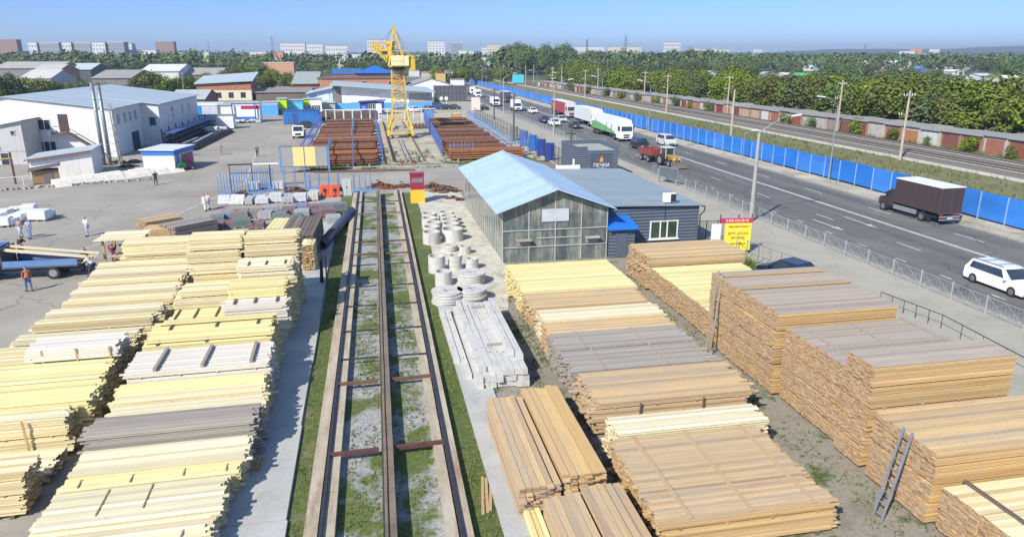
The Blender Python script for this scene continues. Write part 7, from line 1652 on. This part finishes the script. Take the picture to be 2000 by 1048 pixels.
def crown_mesh(name, seed, n, rx, rz, zc, leaf, nb, mat, tall=False):
    r = random.Random(seed); blobs = []
    for i in range(nb):
        while True:
            p = Vector((r.uniform(-1,1),r.uniform(-1,1),r.uniform(-1,1)))
            if p.length < 1: break
        k = 1.0 if not tall else 1-.6*max(0,p.z)
        blobs.append((Vector((p.x*rx*.72*k, p.y*rx*.72*k, zc+p.z*rz*.74)), r.uniform(.32,.62)*rx))
    vs, fs = [], []
    for i in range(n):
        c, br = r.choice(blobs); d = Vector((r.gauss(0,1),r.gauss(0,1),r.gauss(0,1)+.25)).normalized()
        p = c+d*br*r.uniform(.55,1.08)
        nn = (d+Vector((r.gauss(0,.28),r.gauss(0,.28),r.gauss(0,.28)+.25))).normalized()
        a = nn.orthogonal().normalized(); b = nn.cross(a); t = r.uniform(0,6.28); a, b = a*math.cos(t)+b*math.sin(t), b*math.cos(t)-a*math.sin(t)
        s = leaf*r.uniform(.6,1.35); k = len(vs)
        vs += [p-a*s-b*s*.6, p+a*s*.9-b*s*.5, p+a*s+b*s*.6+nn*s*.25, p-a*s*.7+b*s*.7]; fs.append((k,k+1,k+2,k+3))
    me = bpy.data.meshes.new(name); me.from_pydata([tuple(v) for v in vs], [], fs); me.materials.append(mat); return me
def trunk_mesh(seed, h):
    r = random.Random(seed); b = MB(); b.tube([(0,0,-.02),(.01,.0,h*.5),(.0,.01,h)], [.028,.02,.012], 7)
    for i in range(5):
        a = r.uniform(0,6.28); z = h*r.uniform(.45,.95); b.cyl((0,0,z),(math.cos(a)*.2,math.sin(a)*.2,z+.22), .012, .004, 5)
    me = bpy.data.meshes.new('trunk'); me.from_pydata(b.v, [], b.f); me.materials.append(m_bark); return me
VAR = []
for mi, mt in enumerate((m_leaf, m_leafd, m_leafg)):
    for q in range(3):
        VAR.append((crown_mesh('crown', 31+mi*10+q, 2600, .36+.03*q, .42, .57, .022, 17+q*3, mt), trunk_mesh(q, .45)))
TALL = [(crown_mesh('crown', 91+q, 1100, .17+.03*q, .46, .54, .022, 16, m_leafd, True), trunk_mesh(q, .5)) for q in range(2)]
BUSH = [(crown_mesh('crown', 71+q, 700, .52, .42, .45, .04, 9, [m_leaf,m_leafd][q]), trunk_mesh(q, .3)) for q in range(2)]
ntree = 0
def tree(x, y, h, v, label, group, cat='tree', name='tree', wide=1.0):
    global ntree; ntree += 1
    t = thing(name, label, cat, (x,y,0), R.uniform(0,6.28), group); t.scale = (h*wide,h*wide,h)
    for nm, me in (('crown',v[0]),('trunk',v[1])):
        o = bpy.data.objects.new(nm, me); COL.objects.link(o); o.parent = t
GT1 = 'trees in the band behind the garages'
y = 60.0
while y < 345:
    gx_ = 96.5-.05*(y-80)
    for row in range(2):
        h = R.uniform(8.0,10.2)+row*1.3
        if 186 < y < 198 and row == 0: continue
        tree(gx_+3.6+row*5.5+R.uniform(-1.2,1.2), y+R.uniform(-1.5,1.5), h, VAR[R.choice((0,1,2,0,1,4))], 'yellow-green tree in the dense front band behind the garages' if row == 0 else 'tree in the second row of the band behind the garages', GT1 if row == 0 else GT1+', second row', wide=R.uniform(1.0,1.25))
    y += 5.3 if y < 150 else 7
for x, yy, h, lb in [(88.6,119.5,3.6,'round bush in front of the grey garage doors'),(88.2,93,2.9,'small bush before the rust-red garage door near the right edge'),(88.7,148,2.6,'low bush before the garages midway along the row'),(88.2,160,2.4,'small bush among the garages beyond the middle'),(87.5,80.5,2.0,'very small bush at the right edge before the garages'),(99.5,116,4.5,'light green bush spilling over the garage roofs')]: tree(x, yy, h, BUSH[0], lb, None, 'bush', 'bush', 1.1)
for q, (yy, dx, h) in enumerate(((86,0,2.2),(101,-.3,1.8),(109,.2,2.6),(131,0,2.4),(139,-.5,3.0),(172,0,3.2),(181,-.4,2.4),(190,0,3.6),(203,0,3.0),(216,-.3,3.2),(229,0,3.4),(243,0,3.6),(262,0,4.0),(281,0,4.2))): tree(89.0-.05*(yy-80)+dx, yy, h, BUSH[q%2], 'scrubby bush in front of the garages, %s from the right end' % nth(q), 'scrubby bushes in front of the garages', 'bush', 'bush', 1.0)
def zone(n, pxr, yr, hr, vs, label, group, wide=(1.15,1.5), keep=None):
    for _ in range(n):
        yy = R.uniform(*yr); px = R.uniform(*pxr); h = R.uniform(*hr)
        for hx, hp, hy, hw in HOUSES:       # gardens stay open in front of the houses
            if yy < hy+6 and abs(px-hx) < hw/hy*600+h*.2/yy*1400: h = min(h, max(3.2, ZAT(px, hp+hw/hy*550, yy)))
        tree(AT(px,yy), yy, h, R.choice(vs), label, group, wide=R.uniform(*wide))
D3, G3, L3 = VAR[3:6], VAR[6:9], VAR[0:3]
GZ = 'trees in the suburb beyond the garages'
zone(22, (1420,2010), (180,290), (8,10.5), D3+G3+L3[:1], 'tree in the first rows of the suburb behind the garage band', GZ)
zone(30, (1450,2010), (300,640), (4,5.5), G3+D3+L3[:1], 'small garden tree around the suburban houses', GZ+', gardens', (1.2,1.6))
zone(34, (1390,2010), (300,480), (9,12.5), D3+G3, 'tree among the suburban houses', GZ+', middle')
zone(18, (1100,2010), (480,700), (11,15), D3+G3, 'dark tree at the far side of the suburb', GZ+', far side')
zone(16, (1080,1420), (350,480), (9,13), D3+G3, 'broad tree left of the slate-blue roof beyond the railway', GZ+', left part')
zone(8, (1500,2010), (250,520), (12,16), TALL, 'slim dark tree standing above the suburban trees', GZ+', slim ones', (1,1.1))
zone(24, (985,1120), (520,700), (19,24), D3, 'tall dark tree of the big wood left of the chimney', 'trees of the big wood', (.8,1))
zone(10, (1120,1420), (600,800), (17,21), D3+G3, 'tall tree on the ridge right of the big wood', 'trees of the ridge', (.9,1.1))
GLF = 'trees among the sheds on the left'
for px, yy, h, v, lb in [(5,232,9.5,3,'dark round tree at the far left edge'),(35,236,8,0,'olive tree second from the left edge'),(70,240,7.6,0,'olive tree behind the ridge of the white hall, left'),(95,246,6.8,3,'dark bush-like tree right of the olive ones'),(-20,228,9,3,'dark tree cut by the left edge'),(196,250,5.6,4,'small dark tree right of the flues'),(262,252,8.0,3,'dark round tree left of the big bright one behind the white hall'),(290,248,9.2,0,'biggest bright round tree behind the white hall'),(318,250,8.4,1,'bright round tree right of the biggest one'),(345,258,7.4,4,'darker tree with a bare top behind the low reddish shed'),(375,262,8,1,'yellow-green tree left of the brick-and-white house'),(398,270,8.2,0,'yellow-green tree behind the left gable of the brick-and-white house'),
    (440,330,10,1,'wide yellow-green tree behind the roof of the brick-and-white house'),(468,335,11,1,'yellow-green tree right of the wide one'),(508,290,8,1,'yellow-green tree right of the brick-and-white house'),(528,294,9,0,'olive tree right of the yellow-green one'),(552,290,8.6,1,'yellow-green tree in the middle of the clump left of the annex'),(578,285,8,3,'dark tree at the right of the clump left of the annex'),(595,300,9,4,'dark tree beside the annex roof'),(150,300,5,4,'dark small tree by the parked truck cabs'),(110,320,6,3,'tree behind the brick shed')]:
    x = AT(px,yy); tree(x, yy, h, VAR[v], lb, GLF, wide=1.15)
zone(20, (-30,520), (390,640), (9,13), D3+G3+L3[1:2], 'tree in the broad green belt behind the left sheds', 'trees of the left green belt')
zone(12, (430,960), (400,600), (9,13), D3+G3, 'tree in the green belt behind the crane', 'trees of the middle green belt')
zone(18, (850,990), (330,430), (6.5,9), L3+G3, 'low leafy tree on the green bank left of the blue fence', 'trees of the green bank')
zone(26, (-10,430), (242,300), (3.2,5.2), L3+G3+D3[:1], 'small tree between the white hall and the far sheds', 'small trees before the far sheds', (1.2,1.7))
zone(16, (400,640), (268,330), (3.5,6), L3+G3, 'small tree near the brick houses at the back', 'small trees near the brick houses', (1.2,1.6))
# far woods: too many and too small to count
def far_woods():
    r = random.Random(5); vs, fs = [], []
    def clump(x, y, h, n):
        w = h*r.uniform(.34,.52)
        for _ in range(n):
            d = Vector((r.gauss(0,1),r.gauss(0,1),r.gauss(0,1))).normalized()*r.uniform(.5,1)
            p = Vector((x+d.x*w, y+d.y*w, h*.55+d.z*h*.45)); s = h*r.uniform(.045,.095)
            nn = (d+Vector((r.gauss(0,.4),r.gauss(0,.4),.3+r.gauss(0,.4)))).normalized(); a = nn.orthogonal().normalized(); b = nn.cross(a); k = len(vs)
            vs.extend([tuple(p-a*s-b*s*.7), tuple(p+a*s-b*s*.6), tuple(p+a*s*.9+b*s*.7), tuple(p-a*s*.8+b*s*.8)]); fs.append((k,k+1,k+2,k+3))
    for n, y0, y1, h0, h1, q in ((1050,540,900,10,15,60),(1500,900,1500,12,18,36),(1500,1500,2600,14,21,20)):
        for _ in range(n):
            y = r.uniform(y0,y1); px = r.uniform(-60,2060)
            t0, t1 = (94,112) if px < 480 else (98,118) if px < 960 else (95,105) if px < 1420 else (100,110)
            clump(AT(px,y), y, max(7, min(r.uniform(h0,h1)*1.35, ZAT(px, r.uniform(t0,t1), y))), q)
    me = bpy.data.meshes.new('far_woods'); me.from_pydata(vs, [], fs); me.materials.append(m_leafd)
    o = bpy.data.objects.new('far_woods', me); COL.objects.link(o); tag(o, kind='stuff')
far_woods()
# wooded hills on the horizon
def hills():
    m = MB(); rows = [(2700,0.),(3100,.55),(3600,1.),(4300,.9),(5200,.3)]; n = 120; vs = []
    for y, k in rows:
        for i in range(n+1):
            px = -150+i*2300/n
            top = 104.5+2*math.sin(px*.006)+1.0*math.sin(px*.021+1)
            if px > 1350: top -= 6.5*min(1,(px-1350)/250)
            if px > 1780: top -= 5.5*min(1,(px-1780)/220)
            if px < 350: top -= 1.5
            z = max(2., ZAT(px, top, 3600))*k+(R.uniform(-2,2) if k > .4 else 0)
            vs.append((AT(px,y), y, z if k else -1))
    fs = []
    for j in range(len(rows)-1):
        for i in range(n): a = j*(n+1)+i; fs.append((a,a+1,a+n+2,a+n+1))
    m.add(vs, fs); k = Nd('wooded hill'); w = k.world(); c = k.ramp(k.noise(w, .02, 6, .7), [(.3,(.03,.05,.022)),(.6,(.055,.08,.032)),(.8,(.09,.105,.05))]); k.set(Base_Color=c, Roughness=.95)
    struct('hills', m, k.mat)
hills()
# ================================================================ air, sky, sun, camera
hz = MB(); hz.box(-6400,-150,-1.2,6400,6300,95)
k = bpy.data.materials.new('haze air'); k.use_nodes = True; nt = k.node_tree; nt.nodes.remove(nt.nodes['Principled BSDF'])
pv = nt.nodes.new('ShaderNodeVolumePrincipled'); pv.inputs['Color'].default_value = (.72,.83,1,1); pv.inputs['Density'].default_value = HAZE; pv.inputs['Anisotropy'].default_value = .2
nt.links.new(pv.outputs[0], nt.nodes['Material Output'].inputs['Volume'])
if HAZE > 0: tag(hz.build('haze', k), kind='stuff')
EL, AZ = rad(39), rad(226)
wd = bpy.data.worlds.new('World'); SC.world = wd; wd.use_nodes = True; nt = wd.node_tree
bg = nt.nodes['Background']; sk = nt.nodes.new('ShaderNodeTexSky'); sk.sky_type = 'NISHITA'; sk.sun_disc = False
sk.sun_elevation = EL; sk.sun_rotation = AZ; sk.altitude = 100; sk.air_density = 1.0; sk.dust_density = .3; sk.ozone_density = 3.0
hs = nt.nodes.new('ShaderNodeMix'); hs.data_type = 'RGBA'; hs.blend_type = 'MULTIPLY'; hs.inputs[0].default_value = 1
tc = nt.nodes.new('ShaderNodeTexCoord'); sp = nt.nodes.new('ShaderNodeSeparateXYZ'); nt.links.new(tc.outputs['Generated'], sp.inputs[0])
rp = nt.nodes.new('ShaderNodeValToRGB'); nt.links.new(sp.outputs[2], rp.inputs[0]); el_ = rp.color_ramp.elements      # bluer low sky, clear neutral zenith
el_[0].position = .0; el_[0].color = (.42,.60,1.02,1); el_[1].position = .075; el_[1].color = (.355,.51,1.0,1)
e_ = el_.new(.16); e_.color = (.46,.60,1.02,1); e_ = el_.new(.42); e_.color = (.95,.98,1.0,1)
nt.links.new(rp.outputs[0], hs.inputs[7]); nt.links.new(sk.outputs[0], hs.inputs[6])
nt.links.new(hs.outputs[2], bg.inputs[0]); bg.inputs[1].default_value = SKY
sl = bpy.data.lights.new('sun', 'SUN'); sl.energy = SUN; sl.angle = rad(.53); sl.color = (1,.95,.86)
so = bpy.data.objects.new('sun', sl); COL.objects.link(so)
to_sun = Vector((math.sin(AZ)*math.cos(EL), math.cos(AZ)*math.cos(EL), math.sin(EL)))
so.rotation_euler = (-to_sun).to_track_quat('-Z','Y').to_euler(); so.location = (-60,-60,90)
cd = bpy.data.cameras.new('camera'); cd.sensor_width = 36; cd.lens = F/2000*36; cd.clip_end = 20000; cd.clip_start = .5
co = bpy.data.objects.new('camera', cd); COL.objects.link(co); co.location = (0,0,H); co.rotation_euler = (math.pi/2-TH, 0, -PS)
SC.camera = co
SC.view_settings.view_transform = 'Standard'; SC.view_settings.look = 'None'; SC.view_settings.exposure = EXPO; SC.view_settings.gamma = 1
SC.render.resolution_x, SC.render.resolution_y = 1024, 536
SC.cycles.volume_bounces = 0; SC.cycles.max_bounces = 6; SC.cycles.diffuse_bounces = 3; SC.cycles.use_denoising = True
